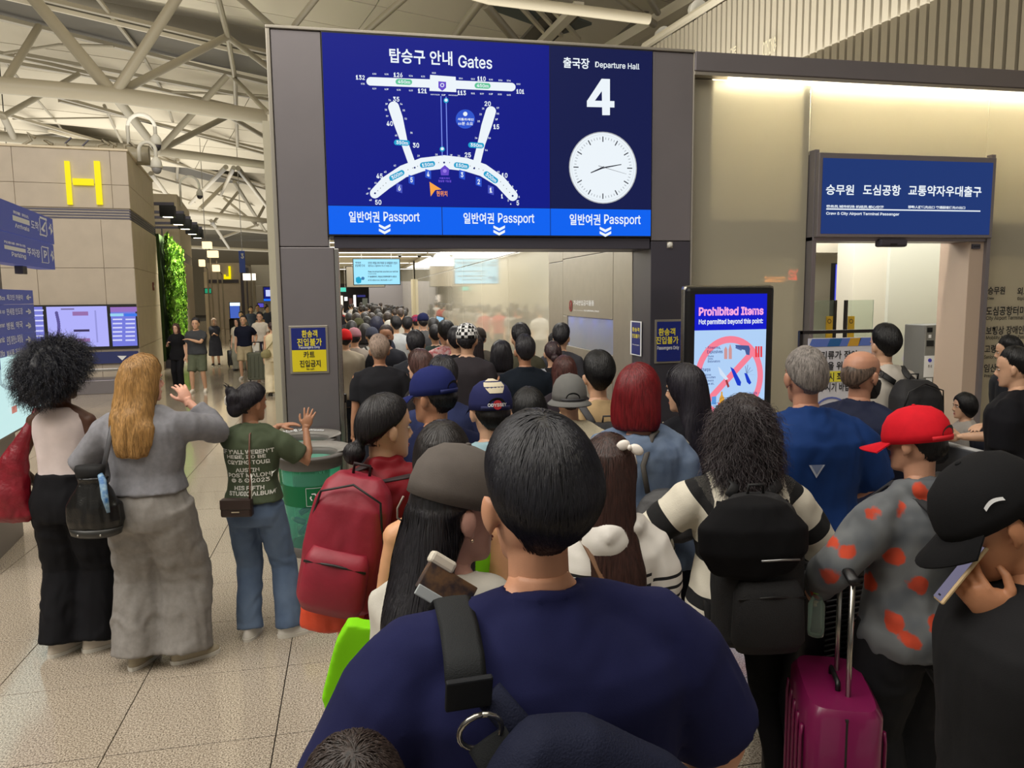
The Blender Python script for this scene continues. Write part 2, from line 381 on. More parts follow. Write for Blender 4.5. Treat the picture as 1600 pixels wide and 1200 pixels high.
# panel with the display window cut out (y 8.32..10.19, z 1.35..1.76)
ppart('metal_panel', XR, XR+.04, 8.312, 10.40, 1.76, 2.535); ppart('metal_panel', XR, XR+.04, 8.312, 10.40, 0, 1.35); ppart('metal_panel', XR, XR+.04, 8.312, 10.40, 2.543, 4.0)
ppart('metal_panel', XR, XR+.04, 10.19, 10.40, 1.352, 1.758)
ppart('metal_panel', XR, XR+.04, 10.408, 11.19, 0, 2.51); ppart('metal_panel', XR, XR+.04, 10.408, 11.19, 2.52, 4.0)
yy = 11.2
for y1 in (14.2, 17.2, 20.2, 23.2, 26.2, 29.2, 32.2, 35.2):
    ppart('gloss_panel', XR, XR+.03, yy, y1-.012, 0, 2.80, m=m_gloss); ppart('gloss_panel', XR, XR+.03, yy, y1-.012, 2.81, 3.69, m=m_gloss); yy = y1
ppart('door_jamb', XR-.12, XR+.05, 35.2, 36.2, 0, 2.83, m=mat((200, 190, 160), .5))
ppart('gloss_panel', XR, XR+.03, 36.3, 52, 0, 3.69, m=m_gloss)
lw = box('wall_passage_left', -.75, -.62, YG+.5, 52, 0, 3.7, mat((188, 182, 160), .4), None); lw['kind'] = 'structure'
ew = empty('wall_far'); ew['kind'] = 'structure'
MB().box(-.7, 3.0, 50, 50.1, 2.9, 3.7).build('upper_wall', mat((170, 162, 140), .6), ew)
MB().box(1.05, 3.0, 44, 44.1, 0, 2.9).build('side_wall', mat((150, 146, 150), .6), ew)
MB().box(-.7, 3.0, 58, 58.1, 0, 3.7).build('end_wall', mat((84, 80, 84), .6), ew)
ce = empty('ceiling_passage'); ce['kind'] = 'structure'
MB().box(-.7, 3.0, YG+.5, 58, 3.70, 3.76).build('ceiling_board', mat((206, 198, 176), .7), ce)
for k, y in enumerate((10.5, 14, 17.5, 21, 24, 26.2, 29.3, 32.2, 38.5, 46.7)):  # the nearer half, hidden behind the lintel, is added for its light
    t = thing('linear_ceiling_light', 'white linear light across the passage ceiling, %s from the gate' % ['first', 'second', 'third', 'fourth', 'fifth', 'sixth', 'seventh', 'eighth', 'ninth', 'farthest'][k], 'light', (1.1, y, 3.69), group='linear lights across the passage ceiling')
    MB().box(-.6, 2.9, y-.07, y+.07, 3.68, 3.70).build('diffuser', emit((255, 250, 236), 5.5), t); MB().box(-.62, 2.92, y-.10, y+.10, 3.69, 3.704).build('frame', m_metal_l, t)
# ---- roof and trusses
rf = empty('ceiling'); rf['kind'] = 'structure'
m_roof = mat((214, 206, 186), .8, var=.02, vscale=.5, name='cream_roof_panel'); m_tube = mat((158, 150, 130), .45, name='painted_truss_tube'); m_band = mat((100, 96, 86), .7, name='grey_louvre_band')
dR = _n([1, .38, 0]); dF = _n([-.38, 1, 0]); dN = dF
O0 = np.array([0, 0, 0.])
def roof_z(t):  # shallow scallops across the bays
    return 11.4-.018*max(0, t-20)+.55*math.sin(t*2*PI/9.3+.6)
def rp(s, t, dz=0): p = O0+dR*s+dF*t; return (p[0], p[1], roof_z(t)+dz)
ts = np.arange(-14, 116, 1.55)
for i in range(len(ts)-1):
    t0_, t1_ = ts[i]+.02, ts[i+1]-.02
    if -12 < ts[i] < 52:
        for s0 in range(-40, 40, 10):
            V = [rp(s0+.02, t0_), rp(s0+9.98, t0_), rp(s0+9.98, t1_), rp(s0+.02, t1_)]; V += [(v[0], v[1], v[2]+.06) for v in V]
            mesh_obj('roof_panel', V, [(3, 2, 1, 0), (4, 5, 6, 7), (0, 1, 5, 4), (1, 2, 6, 5), (2, 3, 7, 6), (3, 0, 4, 7)], m_roof, rf)
mb = MB()
for i in range(len(ts)-1):
    if not -12 < ts[i] < 52: mb.add([rp(-60, ts[i]), rp(50, ts[i]), rp(50, ts[i+1]), rp(-60, ts[i+1])], [(3, 2, 1, 0)])
for a_, b_ in ((-60, -40), (40, 50)):
    for i in range(len(ts)-1): mb.add([rp(a_, ts[i]), rp(b_, ts[i]), rp(b_, ts[i+1]), rp(a_, ts[i+1])], [(3, 2, 1, 0)])
o = mb.build('distant_roof', m_roof, rf); o['kind'] = 'stuff'
mesh_obj('roof_deck', [(-90, -30, 13.2), (70, -30, 13.2), (70, 130, 13.2), (-90, 130, 13.2)], [(3, 2, 1, 0)], m_band, rf)
zB, zT = 7.4, 10.1
def nd(x, y, lv): return Vector(atZ(x, y, zB if lv == 'b' else (zT if lv == 't' else lv)))
# louvre band and gutters hung below the roof skin
def strip(xa, ya, xb, yb, z, w, m, nm, h=.12):
    a, b = nd(xa, ya, z), nd(xb, yb, z); d = (b-a); a2 = a-d*.5; b2 = b+d*.7
    return MB().bar(a2, b2, w, h).build(nm, m, rf)
strip(0, 10, 420, 104, 10.75, 2.3, m_band, 'louvre_band', .1)
strip(0, -18, 420, 82, 10.55, .16, m_tube, 'gutter_rail'); strip(0, -6, 420, 92, 10.5, .07, m_roof, 'gutter_rail'); strip(0, 28, 420, 131, 10.5, .22, m_tube, 'gutter_rail')
strip(230, 250, 430, 300, 10.6, 2.6, m_band, 'louvre_band', .1); strip(230, 243, 430, 293, 10.4, .15, m_roof, 'gutter_rail')
for (xa, ya, xb, yb) in ((0, 83, 250, 140), (180, 112, 430, 158), (0, 176, 430, 300), (140, 165, 430, 245), (0, 95, 120, 115), (230, 190, 430, 238)):
    strip(xa, ya, xb, yb, 10.3, .17, m_tube, 'purlin')
for k in range(3): strip(0, 205+k*22, 430, 330+k*22, 10.2, .1, m_tube, 'purlin')
def tub(name, pts, rpx, n=14):
    P = [nd(*p) for p in pts]; d = proj(P[0])[2]; r = rpx/F_PX*(sum(proj(p)[2] for p in P)/len(P))
    return MB().tube(P, r, n).build(name, m_tube, rf, autosm=True)
N0 = (178, 148, 'b'); C2 = (247, 236, 'b')
tub('truss_chord', [(-160, 124, 'b'), (0, 133, 'b'), N0, (427, 185, 'b'), (760, 236, 'b')], 11.5)
tub('truss_chord', [(-120, 205, 'b'), (0, 213, 'b'), C2, (430, 260, 'b'), (700, 296, 'b')], 6.5)
tub('truss_chord', [(200, 321, 'b'), (314, 333, 'b'), (450, 349, 'b')], 4.2); tub('truss_chord', [(200, 343, 'b'), (315, 353, 'b'), (450, 366, 'b')], 3.2); tub('truss_chord', [(250, 384, 'b'), (450, 393, 'b')], 2.4)
for pts, r in (([N0, (50, -5, 't'), (36, -24, 10.9)], 9.5), ([N0, (282, -12, 't')], 8), ([N0, (355, 57, 't')], 6), ([N0, C2], 6.5), ([C2, (355, 118, 't')], 5), ([C2, (357, 181, 't')], 4.5),
               ([(5, 133, 'b'), (60, 42, 't')], 6), ([(5, 182, 'b'), (122, 116, 't')], 4.2), ([(5, 182, 'b'), (22, 216, 'b')], 5), ([(-60, 90, 't'), (5, 133, 'b')], 5),
               ([(355, 57, 't'), (428, 112, 't')], 4.5), ([(372, -6, 't'), (432, 48, 't'), (520, 140, 'b')], 6), ([(366, 122, 't'), (420, 178, 'b')], 3.6), ([(357, 181, 't'), (427, 222, 't')], 3.6),
               ([(353, 261, 'b'), (297, 318, 'b')], 3.2), ([(356, 283, 't'), (312, 327, 'b')], 3), ([(372, 263, 'b'), (435, 346, 'b')], 3), ([(365, 262, 'b'), (345, 305, 't')], 2.4), ([(236, 271, 'b'), (272, 320, 'b')], 3.2),
               ([(366, 284, 't'), (415, 363, 'b')], 2.6), ([(330, 345, 'b'), (358, 388, 'b')], 2.2), ([(372, 300, 't'), (330, 352, 'b')], 2.2), ([(425, 300, 't'), (398, 350, 'b')], 2.2), ([(345, 372, 'b'), (420, 345, 't')], 1.6), ([(350, 310, 't'), (402, 352, 'b')], 2)):
    tub('truss_brace', pts, r)
for pts, r in (([(340, -6, 't'), (356, 57, 't'), (367, 122, 't'), (371, 228, 't')], 3.6), ([(150, -6, 10.6), (225, 90, 10.6), (254, 142, 10.6)], 3), ([(258, 155, 10.6), (270, 190, 10.6)], 2.2), ([(8, 98, 10.5), (88, 190, 10.5), (108, 218, 10.5)], 1.6), ([(163, 165, 10.5), (190, 222, 10.5)], 2.4),
               ([(278, 250, 10.4), (276, 292, 10.4)], 2.2), ([(0, 84, 10.3), (92, 70, 10.3), (178, 72, 10.3)], 2.4), ([(255, 143, 10.3), (360, 147, 10.3), (427, 150, 10.3)], 1.8), ([(20, 186, 10.3), (170, 184, 10.3)], 1.4)):
    tub('roof_strut', pts, r, 8)
# beams over the big screen
for nm, pts, r in (('truss_chord', [(200, -95, 'b'), (700, -20, 'b'), (764, -2, 'b'), (1014, 30, 'b')], 9), ('truss_brace', [(757, 6, 't'), (808, 66, 't')], 7), ('truss_brace', [(760, -10, 't'), (708, 60, 't')], 6.5),
                   ('truss_brace', [(960, -8, 't'), (1022, 38, 't')], 6), ('truss_brace', [(1012, -6, 't'), (1028, 20, 't')], 5), ('truss_brace', [(640, -10, 't'), (560, 60, 't')], 5), ('truss_brace', [(500, -10, 't'), (460, 40, 't')], 5)):
    tub(nm, pts, r)
def bm2(xa, ya, xb, yb, z, w, m, nm, h=.2): return MB().bar(nd(xa, ya, z), nd(xb, yb, z), w, h).build(nm, m, rf)
bm2(1120, -22, 940, 84, 10.3, .42, m_roof, 'roof_beam', .3); bm2(1010, 20, 930, 90, 10.5, .16, m_band, 'light_slot', .1); bm2(905, 8, 840, 74, 10.3, .3, m_roof, 'roof_beam'); bm2(880, 20, 835, 66, 10.55, 1.1, m_band, 'louvre_band', .1)
bm2(780, 0, 900, 45, 10.6, 1.3, mat((96, 104, 100), .3), 'roof_glazing', .08)
for k in range(3): bm2(800+k*28, -5+k*6, 850+k*28, 50+k*6, 10.45, .1, m_roof, 'purlin', .12)
# ---- slatted fascia standing behind and above the gate wall
sl = empty('wall_slatted'); sl['kind'] = 'structure'
dH = _n([-.121, .993, 0]); m_slat = mat((190, 182, 164), .6, name='beige_batten'); m_slatb = mat((120, 112, 98), .8)
pS = np.array([7.33, 18.1, 0])
L0 = np.array(atZ(1020, 75, 8.0)); L0[2] = 0
MB().bar(L0+[.16, 0, 6.05], L0-dH*15+[.16, 0, 6.05], .04, 4.1, up=(0, 0, 1)).build('backing', m_slatb, sl)
me0 = None
for k in range(84):
    p = L0-dH*(.18*k)
    if me0 is None:
        mbk = MB().box(-.06, .06, -.062, .062, 4.0, 8.0); ob = mbk.build('batten', m_slat, sl, world=False); me0 = ob
    else: ob = me0.copy(); COL.objects.link(ob); ob.parent = sl
    ob.location = (p[0], p[1], 0); ob.rotation_euler = (0, 0, math.atan2(.121, .993))
MB().tube([L0+[-.1, .3, 8.12], L0-dH*15+[-.1, 0, 8.12]], .09, 8).build('top_rail', m_roof, sl)
dn = thing('dining_sign', 'small white letters mounted on the beige battens above the gate', 'sign', tuple(L0))
plS = Plane(L0+[-.12, 0, 6], [-dH[1], dH[0], 0])
label_px(plS, 'DINING', 1192, 66, 1213, 80, emit((255, 240, 200), 1.0), dn, .02, .02); label_px(plS, 'CAFE', 1141, 76, 1150, 84, emit((255, 240, 200), 1.0), dn, .02, .02)
for (x, y) in ((1032, 56), (1085, 16)):
    p = Vector(atZ(x, y, 8.3)); f = thing('spotlight', 'round white floodlight on the batten rail, %s' % ('at its lower end' if x < 1050 else 'higher one'), 'light', p)
    MB().tube([p, p+Vector((0, -.22, -.05))], [.16, .2], 14).build('head', m_white, f, autosm=True); MB().box(p.x-.02, p.x+.02, p.y-.02, p.y+.02, p.z-.3, p.z).build('bracket', m_metal_d, f)
# ================================================================== THE BIG GATE SCREEN
BLUE, NAVY2, BAR = emit((9, 22, 132)), emit((17, 25, 74)), emit((6, 98, 240))
WH, GR, CYN, PU, OR, BL = emit((236, 244, 250)), emit((96, 196, 150)), emit((30, 160, 205)), emit((100, 72, 200)), emit((250, 165, 70)), emit((44, 84, 205))
gs = thing('gate_screen', 'huge blue gate map and departure hall 4 screen with a clock above the passage', 'screen', (1.37, YG, 2.6))
box('housing', -.172, 2.925, YG-.02, YG+.04, 2.60, 4.372, m_black, gs, .004)
P = Plane((0, YG-.022, 3), (0, -1, 0))
disp = rect(P, 503, 54, 858, 326, BLUE, gs, .001, 'map_display')
V0 = lambda a: [P.pt(*q, .001) for q in a]
disp2 = rect(P, 858.5, 72, 1017.5, 327, NAVY2, gs, .001, 'hall_display')
# line the fields up exactly in metres
def rectm(x0, x1, z0, z1, m, par, off=.001, nm='print', Y=YG-.022):
    return mesh_obj(nm, [(x0, Y-off, z0), (x1, Y-off, z0), (x1, Y-off, z1), (x0, Y-off, z1)], [(0, 1, 2, 3)], m, par)
for o in (disp, disp2): bpy.data.objects.remove(o)
rectm(-.165, 1.896, 2.872, 4.358, BLUE, gs, nm='map_display'); rectm(1.902, 2.918, 2.872, 4.358, NAVY2, gs, nm='hall_display')
for x0, x1 in ((-.165, .858), (.864, 1.896), (1.902, 2.918)): rectm(x0, x1, 2.615, 2.868, BAR, gs, nm='passport_bar')
mp = gs
def T(st, x0, y0, x1, y1, m=WH, b=.02, rot=0, nm='lettering', pl=None, par=None): return label_px(pl or P, st, x0, y0, x1, y1, m, par or gs, .008, b, nm, rot=rot)
T('탑승구 안내', 608, 75, 707, 103, b=.03); T('Gates', 716, 86, 769, 108, b=.012)
T('출국장', 880, 89, 921, 108, b=.02); T('Departure Hall', 930, 96, 999, 111, b=.012); [poly(P, q, WH, gs, .004, 'numeral_stroke') for q in ([(940, 123), (953, 123.5), (953, 180), (941, 180)], [(940, 123), (942, 140), (929, 158), (917, 158)], [(917, 157), (960, 158), (960, 168), (917, 167)])]
for x in (545, 724, 890):
    dy = (x-545)*.012
    T('일반여권', x, 330+dy, x+48, 348+dy, b=.02); T('Passport', x+54, 331+dy, x+111, 350+dy, b=.01)
    for k in (0, 7):
        xc = x+56; y = 350+k+dy
        poly(P, [(xc-9, y), (xc, y+4.5), (xc+9, y), (xc+9, y+4), (xc, y+9), (xc-9, y+4)], WH, gs, .004, 'chevron')
# map of the piers (flat print on the display)
def strip_px(pts, w, m, name='pier', off=.003, par=None):
    V = []
    for i, (x, y) in enumerate(pts):
        a = pts[max(i-1, 0)]; b = pts[min(i+1, len(pts)-1)]; d = math.hypot(b[0]-a[0], b[1]-a[1]); nx, ny = -(b[1]-a[1])/d, (b[0]-a[0])/d
        ww = w[i] if hasattr(w, '__len__') else w
        V += [P.pt(x+nx*ww, y+ny*ww, off), P.pt(x-nx*ww, y-ny*ww, off)]
    return mesh_obj(name, V, [(2*i, 2*i+1, 2*i+3, 2*i+2) for i in range(len(pts)-1)], m, par or gs)
def disc(x, y, r, m, name='dot', off=.004, n=20, pl=None, par=None): return poly(pl or P, [(x+r*math.cos(2*PI*k/n), y+r*math.sin(2*PI*k/n)) for k in range(n)], m, par or gs, off, name)
strip_px([(578, 127), (685, 131)], 6.6, WH); disc(579, 127, 6.6, WH, 'pier_end'); strip_px([(708, 132), (799, 136)], 6.6, WH); disc(799, 136, 6.6, WH, 'pier_end')
poly(P, [(672, 117), (712, 120), (713, 144), (671, 142)], WH, gs, .003, 'terminal_block')
strip_px([(615, 167), (621, 185), (631, 220), (646, 262)], [8.5, 8.5, 5.5, 5.5], WH); disc(615, 167, 8.5, WH, 'pier_end')
strip_px([(767, 174), (760, 197), (752, 225), (743, 262)], [8, 8, 6, 6], WH); disc(767, 174, 8, WH, 'pier_end')
arc = [(586, 302), (603, 286), (630, 268), (660, 257), (694, 253), (728, 257), (755, 266), (782, 284), (801, 306)]
strip_px(arc, [8, 10, 10, 10.5, 10.5, 10.5, 10, 9, 8], WH, 'terminal_arc'); disc(586, 302, 8, WH, 'pier_end'); disc(801, 306, 8, WH, 'pier_end')
for k in range(len(arc)-1):
    for q in range(4):
        t = q/4; x = arc[k][0]*(1-t)+arc[k+1][0]*t; y = arc[k][1]*(1-t)+arc[k+1][1]*t; disc(x, y, .7, m_dprint, 'dot', .0045, 6)
for x, y in ((586, 302), (801, 306), (648, 262), (694, 254), (741, 263)): disc(x, y, 1.6, emit((20, 40, 110)), 'dot', .005, 8)
for a, b in (((689, 150), (691, 244)), ((697, 151), (699, 243))): strip_px([a, b], .7, emit((120, 140, 240)), 'shuttle_line')
for x, y in ((697, 157), (691, 233)): disc(x, y, 4, CYN, 'shuttle_stop'); disc(x, y-.5, 2.4, WH, 'shuttle_stop', .005)
def pill(x, y, w, h, a, m, st):
    a = math.radians(a); c, s_ = math.cos(a), math.sin(a); pts = []
    for k in range(16):
        t = 2*PI*k/16; px = (w/2-h/2)*(1 if math.cos(t) > 0 else -1)+h/2*math.cos(t); py = h/2*math.sin(t); pts.append((x+px*c-py*s_, y+px*s_+py*c))
    poly(P, pts, m, gs, .005, 'distance_tag'); T(st, x-w*.36, y-3, x+w*.38, y+3, WH, .02, rot=-a); 
pill(631, 128, 26, 9, 2, GR, '450m'); pill(754, 134, 25, 9, 2, GR, '450m'); pill(628, 223, 25, 9, 3, CYN, '350m'); pill(744, 227, 25, 9, 3, CYN, '350m')
pill(668, 257, 24, 9, -8, CYN, '150m'); pill(721, 259, 24, 9, 8, CYN, '150m'); pill(620, 274, 26, 9, -28, CYN, '300m'); pill(767, 277, 26, 9, 36, CYN, '300m')
for st, x0, y0, x1, y1 in (('132', 556, 117, 570, 125), ('126', 615, 113, 629, 121), ('110', 746, 119, 759, 127), ('101', 807, 139, 819, 147), ('121', 653, 138, 667, 146), ('113', 715, 141, 728, 149), ('35', 614, 151, 624, 159), ('40', 604, 189, 614, 197), ('30', 645, 223, 655, 231),
                           ('20', 757, 158, 767, 166), ('15', 771, 194, 780, 202), ('25', 726, 238, 736, 246), ('45', 588, 271, 598, 279), ('50', 586, 312, 596, 320), ('10', 784, 270, 793, 278), ('1', 783, 303, 786, 310), ('5', 807, 313, 811, 321)): T(st, x0, y0, x1, y1, b=.02)
small = [('130', 582, 114), ('128', 601, 114.5), ('124', 639, 117), ('122', 658, 118), ('118', 675, 112.5), ('116', 717, 121), ('112', 736, 122), ('108', 764, 123), ('106', 779, 124), ('104', 792, 124.5), ('102', 807, 130), ('131', 564, 129.5), ('129', 582, 137), ('127', 601, 138), ('125', 620, 139), ('123', 639, 140),
         ('119/120', 673, 146.5), ('117', 690, 147), ('115/114', 701, 147.5), ('111', 736, 144.5), ('109', 750, 145), ('107', 764, 145.5), ('105', 778, 146), ('103', 792, 147)]
for st, x, y in small: T(st, x, y, x+(14 if '/' in st else 6), y+2.8, b=.01)
for st, x, y in (('36', 607, 155), ('37', 602, 161), ('38', 601, 170), ('39', 603, 180), ('34', 625, 161), ('33', 629, 171), ('32', 632, 184), ('31', 641, 206), ('41', 617, 210), ('29', 652, 242), ('28', 680, 240), ('27', 703, 241), ('26', 715, 242), ('21', 753, 168), ('22', 749, 177), ('23', 746, 188), ('19', 776, 167), ('18', 776, 176), ('17', 774, 185),
                 ('16', 763, 214), ('14', 758, 233), ('24', 742, 214), ('42', 615, 257), ('43', 600, 267), ('44', 585, 284), ('46', 575, 293), ('47', 572, 301), ('48', 577, 311), ('11', 777, 267), ('9', 793, 283), ('8', 800, 290), ('7', 806, 297), ('6', 810, 306), ('4', 797, 317), ('3', 793, 312)): T(st, x, y, x+(3.8 if len(st) > 1 else 2), y+3, b=.01)
for st, x, y, c in (('1', 767, 297, 1), ('2', 748, 284, 0), ('3', 722, 273, 0), ('4', 669, 272, 0), ('5', 643, 281, 0), ('6', 624, 294, 1)):
    poly(P, [(x-4.5, y-8), (x+4.5, y-5), (x+4.5, y+8), (x-4.5, y+5)], BL if not c else emit((72, 84, 190)), gs, .005, 'gate_marker')
    label_px(P, st, x-2, y-4, x+2, y+4, WH, gs, .009, .02, 'lettering')
poly(P, [(685, 127), (697, 128), (697, 137), (691, 142), (685, 137)], PU, gs, .005, 'shuttle_mark'); disc(691, 133, 3.2, WH, 'shuttle_mark', .006); disc(691, 133, 2, PU, 'shuttle_mark', .007)
poly(P, [(688, 264), (695, 258), (702, 264), (701, 274), (689, 274)], PU, gs, .006, 'shuttle_mark'); disc(695, 267, 3, emit((150, 120, 230)), 'shuttle_mark', .007)
T('셔틀트레인', 686, 277, 703, 280, emit((120, 90, 230)), .01); T('탑승장 가는길', 685, 281, 705, 285, emit((120, 90, 230)), .01)
disc(727, 186, 15, BL, 'shuttle_note', .003, 32); disc(727, 178, 3.4, WH, 'shuttle_note', .005); T('셔틀트레인', 715, 184, 740, 189, b=.02); T('15분 소요', 716, 190, 739, 196, b=.02)
poly(P, [(671, 284), (690, 296), (680, 297), (673, 307)], OR, gs, .005, 'here_arrow'); T('현위치', 682, 298, 699, 307, emit((250, 150, 70)), .03)
# clock face
CXc, CYc = 942, 262
def cpt(r, a, asp=1.06): return (CXc+r*math.sin(a), CYc-r*asp*math.cos(a)+r*math.sin(a)*.02)
poly(P, [cpt(53, 2*PI*k/48) for k in range(48)], emit((176, 178, 182)), gs, .002, 'clock_rim'); poly(P, [cpt(51.5, 2*PI*k/48) for k in range(48)], WH, gs, .003, 'clock_face')
poly(P, [cpt(49, 2*PI*k/48) for k in range(48)], emit((214, 220, 224)), gs, .0035, 'clock_face'); poly(P, [cpt(48.4, 2*PI*k/48) for k in range(48)], WH, gs, .004, 'clock_face')
DK = emit((28, 30, 44))
for k in range(60):
    a = 2*PI*k/60; big = k % 5 == 0; r0, r1, w = (38, 46, .8) if big else (41.5, 45, .35)
    p, q = cpt(r0, a), cpt(r1, a); dx, dy = math.cos(a)*w, math.sin(a)*w
    poly(P, [(p[0]-dx, p[1]-dy), (q[0]-dx, q[1]-dy), (q[0]+dx, q[1]+dy), (p[0]+dx, p[1]+dy)], DK if big else emit((120, 124, 130)), gs, .005, 'clock_mark')
def hand(x1, y1, x0, y0, w, m, off):
    d = math.hypot(x1-x0, y1-y0); nx, ny = -(y1-y0)/d*w, (x1-x0)/d*w; poly(P, [(x0+nx, y0+ny), (x1+nx*.5, y1+ny*.5), (x1-nx*.5, y1-ny*.5), (x0-nx, y0-ny)], m, gs, off, 'clock_hand')
hand(923, 270, 944, 261, 1.4, DK, .006); hand(971, 257, 938, 263, 1.2, DK, .007); hand(979, 272, 935, 259, .45, emit((110, 110, 116)), .008)
# ================================================================== stickers on the pillars
def sticker(nm, label, x0, x1, z0, z1, Yp, rows, frame=None):
    t = thing(nm, label, 'sign', ((x0+x1)/2, Yp, z0)); 
    if frame: box('frame', x0-.02, x1+.02, Yp-.012, Yp, z0-.02, z1+.02, frame, t, .003)
    Y = Yp-(.014 if frame else .001); pl = Plane((0, Y, 0), (0, -1, 0))
    for (a, b, m) in rows[0]: mesh_obj('panel', [(x0, Y-.003, z0+a*(z1-z0)), (x1, Y-.003, z0+a*(z1-z0)), (x1, Y-.003, z0+b*(z1-z0)), (x0, Y-.003, z0+b*(z1-z0))], [(0, 1, 2, 3)], m, t)
    return t, pl
YEL, DBL = mat((226, 208, 30), .45), mat((24, 38, 118), .4)
YT = mat((232, 216, 60), .5)
t, pl = sticker('entry_notice', 'blue and yellow no entry notice on the left pillar of the gate', -.535, -.232, 1.375, 1.775, YG, ([(.5, 1, DBL), (0, .495, YEL)],), m_metal_l)
for st, b_, m, bo in (('환송객', (471, 516, 496, 527), YT, .02), ('진입불가', (464, 529, 503, 540), YT, .02), ('Passengers Only', (467, 541, 500, 545), m_wprint, .01), ('카트', (474, 549, 492, 559), m_dprint, .01), ('진입금지', (468, 563, 501, 573), m_dprint, .01), ('No cart', (479, 575, 491, 578), m_dprint, .01)): label_px(pl, st, *b_, m, t, .006, bo)
t, pl = sticker('entry_notice', 'blue framed no entry notice on the dark right pillar beside the tall black kiosk', 3.0, 3.285, 1.37, 1.77, YG, ([(0, 1, DBL)],), m_metal_l)
for st, b_, m, bo in (('환송객', (1029, 513, 1055, 524), YT, .02), ('진입불가', (1025, 526, 1060, 537), YT, .02), ('Passengers Only', (1027, 541, 1061, 547), m_wprint, .01)): label_px(pl, st, *b_, m, t, .006, bo)
# notice and lettering on the passage side wall (plane X = XR)
PX = Plane((XR, 0, 0), (-1, 0, 0))
t = thing('wall_notice', 'narrow blue and yellow notice stuck on the passage side wall by the gate', 'sign', (XR, 7.6, 1.38))
rect(PX, 985, 501, 1002, 557, m_wprint, t, .004, 'sheet'); rect(PX, 987, 503, 1000, 555, DBL, t, .006, 'panel')
label_px(PX, '환송객', 988, 511, 999, 519, YT, t, .008, .03); label_px(PX, '진입불가', 987.5, 521, 999.5, 529, YT, t, .008, .03); label_px(PX, 'Passengers', 988, 537, 999, 541, m_wprint, t, .008, .01)
t = thing('wall_lettering', 'white lettering with a red prohibition ring above the lit window in the passage', 'sign', (XR, 9.5, 1.8))
def ring(pl, x, y, rx, ry, w, m, par, off=.006, n=28, name='ring'):
    V = []
    for k in range(n):
        a = 2*PI*k/n; V += [pl.pt(x+rx*math.cos(a), y+ry*math.sin(a), off), pl.pt(x+(rx-w*rx)*math.cos(a), y+(ry-w*ry)*math.sin(a), off)]
    return mesh_obj(name, V, [(2*k, 2*k+1, (2*k+3) % (2*n), (2*k+2) % (2*n)) for k in range(n)], m, par)
RD = mat((140, 34, 36), .5)
ring(PX, 891.5, 478, 2.6, 9, .35, RD, t); poly(PX, [(892.8, 472), (893.6, 474), (890.4, 484), (889.6, 482)], RD, t, .007, 'slash')
label_px(PX, '기내반입금지물품', 896, 469, 928, 478, m_wprint, t, .006, .02); label_px(PX, 'Items Prohibited 机内携带禁止物品', 896, 483, 936, 488, m_wprint, t, .006, .01)
# lit window with banned goods
vt = thing('display_window', 'blue lit glass window in the passage wall showing confiscated bottles and blades', 'display case', (XR, 9.2, 1.35))
mv = emit((44, 76, 200), .8); box('back', XR+.34, XR+.36, 8.32, 10.18, 1.35, 1.76, mv, vt); box('shelf_floor', XR+.03, XR+.36, 8.32, 10.18, 1.34, 1.352, mat((180, 190, 220), .4), vt)
box('side', XR+.03, XR+.36, 10.17, 10.19, 1.35, 1.76, mv, vt); box('side', XR+.03, XR+.36, 8.31, 8.325, 1.35, 1.76, mv, vt); box('top', XR+.03, XR+.36, 8.32, 10.18, 1.755, 1.765, mat((180, 190, 220), .4), vt)
for y in (8.5, 9.0, 9.6, 10.0): box('lamp', XR+.1, XR+.16, y-.06, y+.06, 1.742, 1.755, emit((60, 120, 255), 5), vt)
box('pane', XR+.012, XR+.016, 8.318, 10.188, 1.352, 1.758, glass((235, 240, 250), .02, .02), vt)
for k, y in enumerate(np.linspace(8.42, 10.08, 22)):
    x = XR+.075+.05*RNG.rand(); h = .15+.18*RNG.rand(); c = [(190, 90, 40), (60, 70, 80), (150, 150, 160), (120, 110, 60), (180, 60, 90), (40, 60, 120)][k % 6]; kind = k % 3
    nm, ct = (('liquid_bottle', 'bottle'), ('knife', 'knife'), ('spray_can', 'can'))[kind]
    o = tag(empty(nm, (x, y, 1.353)), {'liquid_bottle': 'small bottle standing inside the blue lit window of banned goods', 'knife': 'upright blade standing inside the blue lit window of banned goods', 'spray_can': 'spray can standing inside the blue lit window of banned goods'}[nm], ct, 'banned goods in the lit window')
    m = mat(c, .35)
    if kind == 0: MB().lathe([(.040, 0), (.042, .01), (.042, h*.6), (.016, h*.8), (.016, h)], (x, y, 1.353), 10).build('bottle', m, o, True); MB().lathe([(.018, 0), (.018, .02)], (x, y, 1.353+h), 8).build('cap', m_white, o, True)
    elif kind == 1: MB().box(x-.008, x+.008, y-.026, y+.026, 1.353, 1.353+h*.4).build('handle', m_black, o); MB().add([(x-.003, y-.024, 1.353+h*.4), (x+.003, y-.024, 1.353+h*.4), (x+.003, y+.024, 1.353+h*.4), (x-.003, y+.024, 1.353+h*.4), (x, y+.008, 1.353+h)], [(0, 1, 2, 3), (0, 1, 4), (1, 2, 4), (2, 3, 4), (3, 0, 4)]).build('blade', m_steel, o)
    else: MB().lathe([(.040, 0), (.040, h*.75), (.02, h*.85)], (x, y, 1.353), 10).build('can', m, o, True); MB().lathe([(.014, 0), (.012, .03)], (x, y, 1.353+h*.85), 8).build('cap', m_white, o, True)
